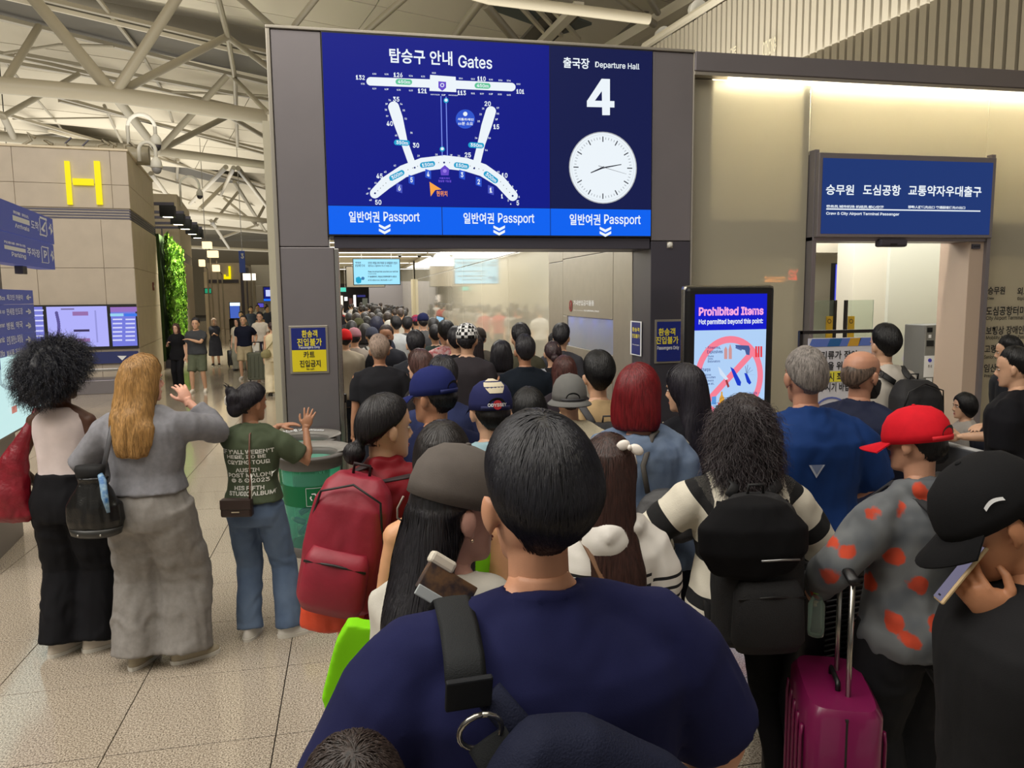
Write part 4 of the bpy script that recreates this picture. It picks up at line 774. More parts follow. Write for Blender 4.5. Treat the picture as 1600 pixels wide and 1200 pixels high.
# second pier with the plant wall
c2 = thing('plant_pier', 'beige stone pier behind the green plant wall with dark vent band', 'pier', (-6.2, 34, 0))
B0 = np.array([-6.62, 33.2, 0])
isl('stone_face', B0, -1.25, 0, 0, .1, 0, 3.6, m_stone2, c2); isl('stone_face', B0, -2.2, -.02, 0, .1, 4.0, 6.2, m_stone2, c2); isl('vent_band', B0, -1.25, 0, .02, .1, 3.6, 4.0, m_metal_d, c2); isl('stone_side', B0, -.1, .0, .1, 6.4, 0, 3.6, m_stone2, c2); isl('stone_side', B0, -.1, .0, .1, 6.4, 4.0, 6.2, m_stone2, c2); isl('vent_band', B0, -.08, -.01, .1, 6.4, 3.6, 4.0, m_metal_d, c2); isl('core', B0, -2.2, -.1, .1, 6.4, 0, 6.15, m_stone2, c2)
isl('alarm_box', B0, -.45, -.3, -.04, 0, 1.7, 1.95, mat((90, 50, 40), .5), c2)
A0, A1 = np.array([-5.42, 24.3, 0]), np.array([-6.68, 33.0, 0]); dG = _n(A1-A0); nG = np.array([dG[1], -dG[0], 0])
gw = thing('plant_wall', 'tall living green plant wall beside the island, lit from above', 'plant wall', tuple(A0))
MB().add([A0+[0, 0, .2], A1+[0, 0, .2], A1+[0, 0, 4.1], A0+[0, 0, 3.95], A0-nG*.2+[0, 0, .2], A1-nG*.2+[0, 0, .2], A1-nG*.2+[0, 0, 4.1], A0-nG*.2+[0, 0, 3.95]], [(0, 1, 2, 3), (7, 6, 5, 4), (0, 4, 5, 1), (2, 6, 7, 3), (0, 3, 7, 4), (1, 5, 6, 2)]).build('backing', mat((50, 74, 30), .9), gw)
MB().bar(A0+nG*.12+[0, 0, .12], A1+nG*.12+[0, 0, .12], .3, .24).build('planter', m_metal_d, gw); 
mg = [mat(c, .55) for c in ((66, 110, 24), (96, 142, 34), (38, 74, 18), (128, 168, 52))]
def leaves(nm, n, seedv, tuft):
    R = np.random.RandomState(seedv); mb = MB()
    for _ in range(n):
        s, h = R.rand(), R.rand(); L = np.linalg.norm(A1-A0); p = A0+(A1-A0)*(s*1.03-.03)+np.array([0, 0, .25+h*3.7]); bul = .06+.10*(math.sin(s*L*4.1+math.sin(h*9)*1.3)*.5+.5)+.05*R.rand(); p = p+nG*bul
        a = R.rand()*6.28; l = .09+.07*R.rand(); w = l*.42; d = _n(dG*math.cos(a)+np.array([0, 0, -.6+math.sin(a)])+nG*(.4*R.rand())); q = _n(np.cross(d, nG+dG*(R.rand()-.5))); mi = R.randint(0, 4); up = nG*l*.15
        mb.add([p, p+d*l*.45+q*w+up, p+d*l+nG*.01, p+d*l*.45-q*w+up], [(0, 1, 2), (0, 2, 3)], mi)
    return mb.build(nm, mg, gw)
o = leaves('foliage', 15000, 3, 0); o['kind'] = 'stuff'
R_ = np.random.RandomState(5)
lm = None
for k in range(150):      # the largest leaf tufts near the camera end, each its own piece
    s = R_.rand()*.5; p = A0+(A1-A0)*s+np.array([0, 0, .4+R_.rand()*3.4])+nG*.24
    if lm is None:
        mb = MB()
        for j in range(7):
            a = 2*PI*j/7; d = Vector((math.cos(a)*.13, .05, math.sin(a)*.13)); q = Vector((-math.sin(a)*.035, 0, math.cos(a)*.035)); mb.add([(0, 0, 0), d*.5+q, d, d*.5-q], [(0, 1, 2), (0, 2, 3)])
        lm = mb.build('leaf_tuft', mg[1], gw, world=False); ob = lm
    else: ob = lm.copy(); COL.objects.link(ob); ob.parent = gw; ob.data = lm.data
    ob.matrix_parent_inverse = Matrix.Translation(-Vector(A0)); ob.location = p; ob.rotation_euler = (R_.rand()*.6, R_.rand()*6, math.atan2(dG[1], dG[0])+PI)
for k, (x, y) in enumerate(((262, 338), (278, 350), (289, 357), (300, 365), (308, 371))):
    Y = 25.5+k*1.7; a = atY(x, y, Y); t = thing('wall_washer', 'black box spotlight on a fin above the plant wall, %s' % ['nearest the island', 'second from the island', 'middle one', 'second from far end', 'farthest one'][k], 'light', tuple(a))
    MB().box(a[0]-.2, a[0]+.22, Y-.15, Y+.15, a[2]-.02, a[2]+.32).build('body', m_black, t, bevel=.01); MB().box(a[0]-.12, a[0]+.14, Y-.1, Y+.1, a[2]-.03, a[2]-.021).build('lens', emit((255, 240, 210), 6), t)
    MB().box(a[0]-1.6, a[0]+.2, Y-.04, Y+.04, a[2]+.33, a[2]+.42).build('fin', m_metal_d, t); MB().box(a[0]-1.3, a[0]-1.26, Y-.02, Y+.02, a[2]-.8, a[2]+.33).build('strut', m_metal_d, t)
    l = bpy.data.lights.new('wall_washer_lamp', 'SPOT'); l.energy = 800; l.spot_size = 1.7; l.spot_blend = .6; l.color = (1, .95, .78); l.shadow_soft_size = .15
    lo = bpy.data.objects.new('wall_washer_lamp', l); COL.objects.link(lo); lo.location = (a[0]+.75, Y-.6, a[2]+.1); dd = Vector((-1.1, .2, -2.2)); lo.rotation_euler = dd.to_track_quat('-Z', 'Y').to_euler()
# lantern like lamps further along
for k, (x, y, w) in enumerate(((323, 382, 12), (332, 396, 14), (315, 410, 7), (337, 418, 9))):
    a = atY(x, y, 42); t = thing('uplighter', 'glowing square lamp on the column beyond the plant wall, %s' % ['top one', 'wide one', 'small one', 'lowest one'][k], 'light', tuple(a)); r = w*42/F_PX/2
    MB().box(a[0]-r, a[0]+r, 41.9, 42.3, a[2]-.2, a[2]+.14).build('shade', emit((255, 226, 170), 1.8), t); MB().tube([(a[0], 42.3, a[2]), (a[0], 42.8+k*.35, a[2]-.3), (a[0], 42.8+k*.35, 0)], .04, 6).build('arm', m_metal_l, t)
# far walls: J pier, gate fronts
def farbox(nm, lab, cat, x0, y0, x1, ybot, Y, m, dep=1.0, zb=0):
    a = atY(x0, y0, Y); b = atY(x1, y0, Y); t = thing(nm, lab, cat, ((a[0]+b[0])/2, Y, 0)) if isinstance(lab, str) else lab
    MB().box(a[0], b[0], Y, Y+dep, zb, a[2]).build('body' if isinstance(lab, str) else nm, m, t, bevel=.02); return t
jt = farbox('far_pier', 'distant beige pier with the yellow letter J and a vent band', 'pier', 318, 411, 374, 0, 54, m_stone, 6); PJ = Plane((0, 53.98, 0), (0, -1, 0))
rect(PJ, 326, 437, 373, 442, m_metal_d, jt, .03, 'vent_band'); rect(PJ, 318, 425, 330, 520, m_stone2, jt, .04, 'side_face')
lj = thing('letter_j', 'small glowing yellow letter J on the distant beige pier', 'letter', tuple(PJ.pt(355, 425))); ub(357, 416, 361, 432, lj, YL, PJ, .02, .1); ub(350, 432, 361, 436, lj, YL, PJ, .02, .1); ub(350, 429, 353, 432, lj, YL, PJ, .02, .1)
t = thing('exit_sign', 'small green exit sign hanging left of the distant J pier', 'sign', (0, 0, 0)); PE = Plane((0, 45, 0), (0, -1, 0)); ub(319, 450, 331, 459, t, m_metal_d, PE, 0, .1, 'housing'); rect(PE, 320, 451, 330, 458, emit((40, 150, 110)), t, .12, 'display'); a = PE.pt(325, 450); MB().tube([a, (a[0], a[1], 11.6)], .02, 6).build('cable', m_steel, t)
t = thing('ad_panel', 'bright blue and white lit advertising panel before the distant J pier', 'panel', (0, 0, 0)); PA = Plane((0, 46, 0), (0, -1, 0)); ub(358, 472, 376, 500, t, m_black, PA, 0, .1, 'housing'); rect(PA, 359, 473, 375, 478, emit((220, 240, 255), 1.4), t, .12, 'top_light'); rect(PA, 359, 478, 375, 497, emit((70, 100, 190)), t, .12, 'display'); a = PA.pt(367, 500); MB().box(a[0]-.3, a[0]+.3, 45.9, 46.1, 0, a[2]+.05).build('stand', m_black, t)
t = thing('hanging_banner', 'narrow blue banner sign hanging right of the yellow letter J', 'banner', (0, 0, 0)); PBn = Plane((0, 44, 0), (0, -1, 0)); ub(373, 392, 384, 426, t, mat((60, 90, 190), .5), PBn, 0, .1, 'banner'); a = PBn.pt(378, 392); MB().tube([a, (a[0], a[1], 11.6)], .02, 6).build('cable', m_steel, t); label_px(PBn, '3', 376, 396, 381, 404, m_wprint, t, .12, .02)
farbox('dark_column', 'dark grey far column below the hanging blue banner', 'column', 375, 418, 386, 0, 52, m_metal_d, .8)
farbox('far_gate_wall', 'white curved far gate wall left of the near pillar', 'wall', 392, 414, 460, 0, 60, m_white, 1)
t = farbox('far_gate_wall', 'grey lower far gate front with blue screens, partly hidden by the pillar', 'wall', 396, 446, 460, 0, 50, mat((176, 172, 164), .5), 1)
PF = Plane((0, 49.9, 0), (0, -1, 0)); s_ = thing('far_gate_screen', 'small blue gate screen far away just left of near pillar', 'screen', tuple(PF.pt(425, 458))); ub(411, 448, 440, 470, s_, m_black, PF, -.12, .20, 'housing'); rect(PF, 412, 449, 439, 467, emit((16, 26, 120)), s_, .1, 'display'); ring(PF, 431, 458, 5, 5, .25, emit((120, 180, 240)), s_, .12); rect(PF, 415, 453, 424, 463, emit((200, 210, 250)), s_, .12, 'map_note'); rect(PF, 412, 467, 439, 470, emit((30, 110, 240)), s_, .12, 'passport_bar')
s_ = thing('far_monitor', 'tiny violet monitor on a post under the far blue screen', 'monitor', tuple(PF.pt(407, 478))); a = PF.pt(407, 480, .5); MB().box(a[0]-.06, a[0]+.06, a[1]-.06, a[1]+.06, 0, a[2]+.05).build('post', m_metal_l, s_); ub(402, 473, 413, 481, s_, m_black, PF, .5, .08, 'housing'); rect(PF, 403, 474, 412, 480, emit((90, 80, 190)), s_, .6, 'display')
for k, x in enumerate((383, 389, 397)):
    a = atY(x, 440, 48); t = thing('thin_post', 'pale slim post in the distant hall, %s of three' % ['first', 'second', 'third'][k], 'post', (a[0], 48, 0)); MB().tube([(a[0], 48, 0), (a[0], 48, 3.2)], .08, 8).build('shaft', m_metal_l, t); MB().box(a[0]-.1, a[0]+.1, 47.9, 48.1, 3.1, 3.5).build('lamp_head', emit((255, 240, 220), 1.6), t)
ramp = thing('escalator_rail', 'pale slanted handrail in the distant hall behind the walkers', 'handrail', (0, 0, 0)); MB().tube([atY(392, 515, 40), atY(402, 484, 40), atY(404, 480, 40)], .09, 8).build('rail', m_white, ramp); MB().tube([atY(392, 515, 40), np.array(atY(392, 515, 40))*[1, 1, 0]], .04, 6).build('post', m_steel, ramp)
hw = box('wall_hall_far', -60, 20, 100, 101, 0, 9, mat((150, 142, 126), .7), None); hw['kind'] = 'structure'
hw = box('wall_hall_left', -40, -39, -10, 100, 0, 9, mat((150, 142, 126), .7), None); hw['kind'] = 'structure'
t = thing('far_island', 'low pale check-in island glimpsed far left behind the totem', 'counter', (-14, 40, 0)); MB().box(-22, -9.5, 40, 41, 0, 5).build('body', m_stone, t); MB().box(-22, -9.5, 39.9, 40, 2.4, 2.7).build('band', m_metal_d, t)
# ================================================================== DIRECTORY TOTEM (cut by the left edge)
pT = np.array([-3.096, 9.161, 0]); PTt = Plane(pT, rH); m_lnavy = emit((62, 68, 118), .85); dt = thing('directory_totem', 'blue airport directory totem with arrivals and parking arrows at left edge', 'directory sign', tuple(pT))
def tbox(f0, f1, r0, r1, z0, z1, m, nm, bv=.004): return isl(nm, pT, r0, r1, f0, f1, z0, z1, m, dt, bv)
tbox(-3.4, 0, -.16, 0, 2.645, 2.915, m_lnavy, 'sign_board'); tbox(-3.4, -.05, -.16, 0, 2.375, 2.638, m_lnavy, 'sign_board'); tbox(-3.0, -1.9, -.14, -.02, 0, 2.375, m_metal, 'post'); tbox(-1.1, -.95, -.12, -.05, 2.30, 2.375, m_metal_d, 'bracket')
F1 = -1.12; nrow = 5
for k in range(nrow): z1 = 2.145-k*.131; tbox(-3.4, F1, -.10, .02, z1-.127, z1, m_lnavy, 'direction_panel', .002)
tbox(-3.4, F1-.02, -.10, .02, .93, 1.485, m_metal, 'map_frame'); 
mesh_obj('map_display', [pT+rH*.023+uH*f+np.array([0, 0, z]) for f, z in ((-3.3, .95), (F1-.06, .95), (F1-.06, 1.47), (-3.3, 1.47))], [(0, 1, 2, 3)], emit((196, 232, 232), 1.0), dt)
P2 = Plane(pT+rH*.02, rH)
for r_, c in ((19, (150, 176, 180)), (13, (196, 232, 232))): disc(15, 590, r_, emit(c), 'map_ring', .006+.001*(19-r_), 24, P2, dt)
rect(P2, 0, 560, 34, 590, emit((196, 232, 232)), dt, .016, 'map_field'); rect(P2, 18, 636, 27, 643, emit((190, 120, 110)), dt, .014, 'map_note'); label_px(P2, 'Departures', 8, 586, 21, 590, emit((90, 100, 110)), dt, .02)
for st, x0, y0, x1, y1, b in (('도착', 48, 343, 61, 361, .03), ('Arrivals', 23, 348, 46, 362, .02), ('到着  到达', 20, 328, 45, 342, .02), ('↑', 75, 347, 84, 369, .03)): label_px(PTt, st, x0, y0, x1, y1, m_wprint, dt, .006, b)
for st, x0, y0, x1, y1, b in (('주차장', 42, 386, 63, 403, .03), ('Parking', 18, 393, 41, 406, .02), ('駐車場  停车场', 6, 375, 40, 387, .02), ('↑', 78, 390, 86, 410, .03), ('P', 68, 391, 74, 404, .04)): label_px(PTt, st, x0, y0, x1, y1, m_wprint, dt, .006, b)
for x0, y0, x1, y1 in ((62, 341, 73, 368), (65, 386, 76, 411)):
    for q in ((x0, y0, x1, y0+1), (x0, y1-1, x1, y1), (x0, y0, x0+1, y1), (x1-1, y0, x1, y1)): rect(PTt, *q, m_wprint, dt, .006, 'icon_frame')
poly(PTt, [(64, 358), (70, 347), (71.5, 348), (68, 357), (71, 361), (69, 363), (66, 360)], m_wprint, dt, .007, 'plane_icon'); rect(PTt, 20, 344, 46, 345, m_wprint, dt, .006, 'underline'); rect(PTt, 7, 388.5, 40, 389.5, m_wprint, dt, .006, 'underline')
for k, (st, en, ar) in enumerate((('체크인 카운터', 'Office', '←'), ('면세점 인도장', 'Pick up', '→'), ('병원, 약국', 'Hypermart', '→'), ('은행 환전소 화장실', 'Bank', '→'), ('분실물 관리소', 'Lost Office', '←'))):
    y = 464+k*22.5-k*.6; label_px(P2, st, 10, y-4, 36, y+5, m_wprint, dt, .006, .02); label_px(P2, en, -6, y-2, 8, y+5, m_wprint, dt, .006, .02); label_px(P2, ar, 40, y-4, 49, y+5, m_wprint, dt, .006, .03)
# ================================================================== RECYCLING BINS
def recycle_bin(label, x, y, kor, eng, cap, r=.235, h=.80, rz=0):
    t = thing('recycling_bin', label, 'bin', (x, y, 0), rz)
    mgr, mgreen = mat((96, 92, 88), .5), mat((0, 104, 60), .45)
    pl = bpy.data.materials.new('green_clear_plastic') if False else glass((150, 236, 208), .12, .16, 'green_clear_plastic')
    MB().lathe([(r*.84, 0), (r*.86, .015), (r*.86, .07), (r*.84, .08)], (0, 0, 0), 40).build('base', mgr, t, autosm=True, world=False)
    MB().rings([(0, 0, .08+(h-.12)*q, r*(.84+.16*q), r*(.84+.16*q)) for q in (0, .25, .5, .75, 1)], 40).build('clear_drum', pl, t, autosm=True, world=False)
    n = 40; V = []
    for q in (.50, .745):
        rr = r*(.84+.16*q)+.004; V += [(rr*math.cos(2*PI*k/n), rr*math.sin(2*PI*k/n), .08+(h-.12)*q) for k in range(n)]
    mesh_obj('green_band', V, [(k, (k+1) % n, n+(k+1) % n, n+k) for k in range(n)], mgreen, t, True, world=False)
    # collar with a wide lid ledge
    V = []; F = []
    prof = [(r+.012, h-.09), (r+.016, h-.02), (r+.05, h), (r+.05, h+.012), (r-.02, h+.014), (r-.04, h-.01), (r-.03, h-.06)]
    for a_, z in prof: V += [(a_*math.cos(2*PI*k/n), a_*math.sin(2*PI*k/n), z) for k in range(n)]
    for i in range(len(prof)-1): F += [(i*n+k, i*n+(k+1) % n, (i+1)*n+(k+1) % n, (i+1)*n+k) for k in range(n)]
    mesh_obj('lid_collar', V, F, mgr, t, True, world=False)
    V = []
    for k in range(17): a_ = -.25+PI*1.15*k/16; V += [((r-.02)*math.cos(a_), (r-.02)*math.sin(a_), h+.018), ((r+.085)*math.cos(a_), (r+.085)*math.sin(a_), h+.05)]
    m_ = mesh_obj('label_ledge', V, [(2*k, 2*k+1, 2*k+3, 2*k+2) for k in range(16)], mat((140, 136, 130), .5), t, True, world=False); so = m_.modifiers.new('thick', 'SOLIDIFY'); so.thickness = .008
    def wrap(st, a0, a1, z0, z1, m, off=.006, bold=.02, nm='lettering'):
        def fn(q, F):
            out = []
            for u in q: z = z0+(z1-z0)*u[1]; rr = r*(.84+.16*(z-.08)/(h-.12))+off; a_ = a0+(a1-a0)*u[0]; out.append((rr*math.cos(a_), rr*math.sin(a_), z))
            return out, F
        return text_obj(nm, st, bold, m, t, fn, False)
    za = .08+(h-.12)*.62
    wrap(kor, -1.18, -.72, za+.0, za+.055, m_wprint); wrap(eng, -1.18, -.66, za-.055, za-.012, m_wprint)
    for k in range(3):   # recycling arrows
        a_ = 2*PI*k/3+PI/2; V = []
        for (u, v) in ((-.5, .9), (.35, .9), (.62, .45), (.35, .28), (.12, .62), (-.5, .62)):
            c, s2 = math.cos(a_-PI/2), math.sin(a_-PI/2); uu, vv = (u*c-v*s2)*.034, (u*s2+v*c)*.034; z = za+vv; rr = r*(.84+.16*(z-.08)/(h-.12))+.007; aa = -1.46+uu/rr; V.append((rr*math.cos(aa), rr*math.sin(aa), z))
        mesh_obj('recycle_arrow', V, [tuple(range(6))], m_wprint, t, world=False)
    for (a0, a1, z0, z1) in ((-1.72, -.55, za+.07, za+.073), (-1.72, -.55, za-.073, za-.07), (-1.72, -1.71, za-.073, za+.073), (-.56, -.55, za-.073, za+.073)):
        V = []
        for k in range(9):
            aa = a0+(a1-a0)*k/8
            for z in (z0, z1): rr = r*(.84+.16*(z-.08)/(h-.12))+.006; V.append((rr*math.cos(aa), rr*math.sin(aa), z))
        mesh_obj('label_rule', V, [(2*k, 2*k+1, 2*k+3, 2*k+2) for k in range(8)], m_wprint, t, world=False)
    if cap:
        def fn(q, F):
            out = []
            for u in q: a_ = 2.35-1.45*u[0]; rr = r+.012+.055*u[1]; out.append((rr*math.cos(a_), rr*math.sin(a_), h+.024+.032*(rr-r+.02)/.105+.004))
            return out, F
        text_obj('lettering', cap, .02, m_wprint, t, fn, False)
    return t
recycle_bin('green see-through recycling bin standing in front of the waste bin', -.355, 6.22, '재활용', 'Recycle', None)
recycle_bin('green see-through waste bin half hidden behind the recycling bin', -.44, 6.86, '쓰레기', 'Waste', '쓰레기 Waste')
for k in range(9):
    a_ = R_.rand()*6.28; rr = .11; a_ = k*2.4; x, y = -.355+rr*math.cos(a_), 6.22+rr*math.sin(a_); z = .13+.034*k
    o = thing('litter', ['crumpled white cup', 'blue striped bottle', 'clear bottle', 'pale wrapper', 'white cup', 'blue wrapper', 'clear bottle', 'grey cup', 'pale cup'][k]+' lying inside the green recycling bin, %s' % ['lowest', 'near the bottom', 'low left', 'low centre', 'low right', 'mid left', 'mid centre', 'upper right', 'topmost'][k], 'litter', (x, y, z))
    d = Vector((math.cos(a_*3), math.sin(a_*3), .5)).normalized(); MB().tube([Vector((x, y, z))-d*.05, Vector((x, y, z))+d*.03, Vector((x, y, z))+d*.055], [.024, .024, .012], 9).build('body', mat([(220, 220, 216), (40, 70, 150), (170, 200, 200)][k % 3], .3), o, autosm=True)
    MB().tube([Vector((x, y, z))+d*.055, Vector((x, y, z))+d*.068], .013, 8).build('cap', m_white, o)
# queue stanchions near the gate
for k, (x, Y) in enumerate(((536, 8.5), (534, 10.0))):
    a = atY(x, 600, Y); t = thing('queue_post', 'slim steel queue post just inside the gate, %s' % ['nearer one', 'farther one'][k], 'post', (a[0], Y, 0)); MB().tube([(a[0], Y, .02), (a[0], Y, .95)], .028, 12).build('pole', m_steel, t, autosm=True); MB().lathe([(.16, 0), (.16, .015), (.03, .04)], (a[0], Y, 0), 20).build('base', m_steel, t, autosm=True); MB().lathe([(.035, .9), (.035, .99), (.02, 1.0)], (a[0], Y, 0), 12).build('head', m_black, t, autosm=True)
# ================================================================== PEOPLE: builder
def vnoise(P, seed=0):
    "smooth value noise in 0..1 for an array of points"
    P = np.asarray(P, float)+seed*17.13; I = np.floor(P).astype(np.int64); f = P-I; f = f*f*(3-2*f); out = 0
    for dx in (0, 1):
        for dy in (0, 1):
            for dz in (0, 1):
                h = ((I[:, 0]+dx)*73856093) ^ ((I[:, 1]+dy)*19349663) ^ ((I[:, 2]+dz)*83492791); h = (h ^ (h >> 13))*1274126177 & 0x7fffffff
                w = (f[:, 0] if dx else 1-f[:, 0])*(f[:, 1] if dy else 1-f[:, 1])*(f[:, 2] if dz else 1-f[:, 2]); out = out+w*((h % 10007)/10007)
    return out
def mesh_arrays(me):
    n = len(me.vertices); V = np.zeros(n*3); N = np.zeros(n*3); me.vertices.foreach_get('co', V); me.vertices.foreach_get('normal', N); return V.reshape(-1, 3), N.reshape(-1, 3)
def set_co(me, V): me.vertices.foreach_set('co', np.asarray(V, float).ravel()); me.update()
def mb_mesh(mb):
    me = bpy.data.meshes.new('raw'); me.from_pydata([tuple(v) for v in mb.V], [], mb.F); return me
def voxel(v, sm=4, fac=.5):
    def f(o):
        m = o.modifiers.new('r', 'REMESH'); m.mode = 'VOXEL'; m.voxel_size = v; m.adaptivity = 0
        if sm: s = o.modifiers.new('s', 'SMOOTH'); s.iterations = sm; s.factor = fac
    return f
def organic(name, mb, m, parent, vox, sm=4, disp=None, post=None, extra=()):
    "closed shapes -> one continuous skin; extra: [(mb, voxel, smooth)] joined into the same mesh"
    o = mesh_obj(name, [(0, 0, 0)], [], m, parent, world=False); got = []
    n = 1+len(extra)
    def cb(me):
        got.append(me)
        if len(got) < n: return
        if n > 1:
            bm = bmesh.new()
            for q in got: bm.from_mesh(q)
            me2 = bpy.data.meshes.new(name); bm.to_mesh(me2); bm.free()
        else: me2 = me
        me2.name = name
        me2.materials.clear()
        for mm in (m if isinstance(m, (list, tuple)) else [m]): me2.materials.append(mm)
        if disp:
            V, N = mesh_arrays(me2); set_co(me2, disp(V, N))
        me2.polygons.foreach_set('use_smooth', [True]*len(me2.polygons)); me2.update(); o.data = me2
        if post: post(o)
    later(mb_mesh(mb), (voxel(vox, sm),), cb)
    for b_, v_, s_ in extra: later(mb_mesh(b_), (voxel(v_, s_),), cb)
    return o
def ik(s, t, l1, l2, pole):
    s, t, pole = Vector(s), Vector(t), Vector(pole); d = t-s; L = min(d.length, (l1+l2)*.998); d.normalize(); t = s+d*L
    a = (l1*l1-l2*l2+L*L)/(2*L); h = math.sqrt(max(0, l1*l1-a*a)); p = pole-d*pole.dot(d); p.normalize(); return s+d*a+p*h, t
def hand_mb(mb, w, d, nrm, side, k, curl=.5, spread=.12, simple=False):
    "palm, four fingers and a thumb from the wrist w along d; nrm points out of the palm"
    d = Vector(d).normalized(); nrm = Vector(nrm); nrm = (nrm-d*nrm.dot(d)).normalized(); x = d.cross(nrm).normalized()*side   # x: towards the thumb
    def P(a, b, c): return w+(d*a+x*b+nrm*c)*k
    if simple:
        mb.tube([P(-.02, 0, 0), P(.04, 0, 0), P(.09, 0, .01+curl*.02), P(.15, 0, .02+curl*.07)], [(.026*k, .022*k), (.036*k, .02*k), (.034*k, .018*k), (.022*k, .012*k)], 8); mb.tube([P(.03, .02, .01), P(.09, .06, .03)], .012*k, 6); return
    R = Matrix((x, d, nrm)).transposed()
    mb.ell(P(.045, 0, 0), (.040*k, .052*k, .015*k), 14, 10, R); mb.tube([P(-.03, 0, 0), P(.02, 0, 0)], [(.026*k, .022*k), (.030*k, .020*k)], 10); mb.ell(P(.035, .024, .008), (.020*k, .034*k, .016*k), 10, 8, R)
    for i, (off, L) in enumerate(((.027, .072), (.009, .080), (-.009, .075), (-.026, .060))):
        a0 = spread*(1.5-i)*.55; p = P(.072, off, 0); fd = (d+x*a0).normalized(); pts = [P(.045, off*.8, 0), p]; b = 0
        for seg, fr in enumerate((.45, .32, .26)):
            b += curl*(.55, .75, .5)[seg]; v = (fd*math.cos(b)+nrm*math.sin(b)).normalized(); p = p+v*(L*fr*k); pts.append(p)
        mb.tube(pts, [.009*k, .0095*k, .0088*k, .0082*k, .0066*k], 8)
    b = .55+curl*.3; t0 = P(.018, .024, .006); t1 = t0+(d*.6+x*.75+nrm*.25).normalized()*.036*k; t2 = t1+(d*.9+x*.42+nrm*(.15+curl*.4)).normalized()*.030*k; t3 = t2+(d+x*(.2-curl*.3)+nrm*(.15+curl*.5)).normalized()*.024*k
    mb.tube([t0, t1, t2, t3], [.0125*k, .0115*k, .0098*k, .0075*k], 8)
HEAD_R = [(.0, .026, .084, .030), (.014, .040, .090, .006), (.04, .052, .090, -.045), (.065, .060, .089, -.072), (.09, .066, .088, -.090), (.115, .071, .086, -.099), (.14, .0745, .091, -.101), (.165, .0755, .092, -.100), (.19, .071, .084, -.092), (.212, .057, .062, -.074), (.228, .034, .032, -.046), (.234, .012, .008, -.02)]
def head_mb(k, HM, ears=True, nose=True):
    mb = MB(); mb.rings([(0, (a+b)/2, z, rx, (a-b)/2, 2.2) for z, rx, a, b in HEAD_R], 28)
    if nose: mb.tube([(0, .083, .128), (0, .098, .105), (0, .108, .084)], [.008, .0095, .012], 8); mb.ell((.011, .094, .080), (.009, .010, .008)); mb.ell((-.011, .094, .080), (.009, .010, .008)); mb.ell((0, .082, .052), (.022, .012, .006)); mb.ell((0, .080, .043), (.019, .012, .006)); mb.ell((0, .080, .012), (.018, .014, .012)); mb.ell((0, .080, .142), (.055, .014, .010))
    if ears:
        for s in (1, -1):
            Re = Matrix.Rotation(-.30*s, 3, 'Z')@Matrix.Rotation(.1*s, 3, 'Y'); mb.ell((s*.083, -.006, .106), (.009, .019, .032), 12, 8, Re); mb.ell((s*.077, .004, .078), (.006, .009, .011), 8, 6)
    mb.rings([(0, -.012, -.045, .050, .052), (0, -.010, .0, .050, .052), (0, -.006, .05, .048, .06)], 18)
    mb.V = [tuple(HM@Vector(v)) for v in mb.V]; return mb
def interp(x, xs, ys): return np.interp(x, xs, ys)
LINES = {'short': ((0, 30, 60, 85, 100, 125, 155, 180), (40, 38, 28, 12, 2, -20, -34, -36)), 'cover': ((0, 25, 45, 60, 90, 120, 180), (40, 32, 8, -30, -62, -68, -68)), 'bangs': ((0, 30, 45, 60, 90, 120, 180), (14, 10, -4, -35, -62, -68, -68)),
         'full': ((0, 30, 60, 80, 95, 120, 150, 180), (46, 42, 26, 12, 5, -12, -34, -40)), 'tied': ((0, 30, 60, 85, 100, 125, 155, 180), (44, 40, 28, 10, 4, -14, -30, -36))}
def hair_mb(h, HM):
    T = h.get('T', .016); nz, nx = 26, 44; xs, ys = LINES[h.get('line', 'short')]; V = []; rngs = np.random.RandomState(h.get('seed', 1)); mb = MB()
    for i in range(nz+1):
        el = -90+180*i/nz
        for j in range(nx):
            az = 360*j/nx; a_ = abs((az+180) % 360-180); line = np.interp(a_, xs, ys); fd = h.get('fade', 9); s0 = min(1, max(0, (el-line)/9+.5)); s = min(1, max(.12 if s0 >= .5 else 0, (el-line)/fd)) if fd > 9 else s0; s = s*s*(3-2*s); g_ = s0
            e, a2 = math.radians(el), math.radians(az); d = np.array([math.sin(a2)*math.cos(e), math.cos(a2)*math.cos(e), math.sin(e)])
            r = 1/math.sqrt((d[0]/.0775)**2+(d[1]/.0985)**2+(d[2]/.113)**2); top = h.get('top', 0)*max(0, d[2])**2; bk = h.get('back', 0)*max(0, -d[1])
            t = (T+top+bk)*s-.016*(1-g_)+.002; t = min(t, .005) if h.get('capz') and (-.004+r*d[2]+.12) > h['capz'] else t; c = np.array([0, -.004, .121]); V.append(c+d*(r+t))
    F = [(i*nx+j, i*nx+(j+1) % nx, (i+1)*nx+(j+1) % nx, (i+1)*nx+j) for i in range(nz) for j in range(nx)]
    F = [f[::-1] for f in F]; mb.add(V, F)
    if h.get('cur'):
        R = h['cur']; n0 = len(mb.V); mb.rings([(q[4] if len(q) > 4 else 0, q[1], q[0], q[2], q[3], 2.3) for q in R], 28)
        for i in range(n0, len(mb.V)):       # below the chin the hair follows the shoulders, not the turned head
            v = mb.V[i]; t = min(1, max(0, (.06-v[2])/.20))*.85; mb.V[i] = tuple(Matrix.Rotation(-h.get('yaw', 0)*t, 3, 'Z')@Vector(v))
    for q in h.get('blobs', ()): mb.ell(q[:3], q[3] if hasattr(q[3], '__len__') else (q[3],)*3, 14, 10)
    for pts, rad in h.get('tubes', ()): mb.tube(pts, rad, 12)
    mb.V = [tuple(HM@Vector(v)) for v in mb.V]; return mb
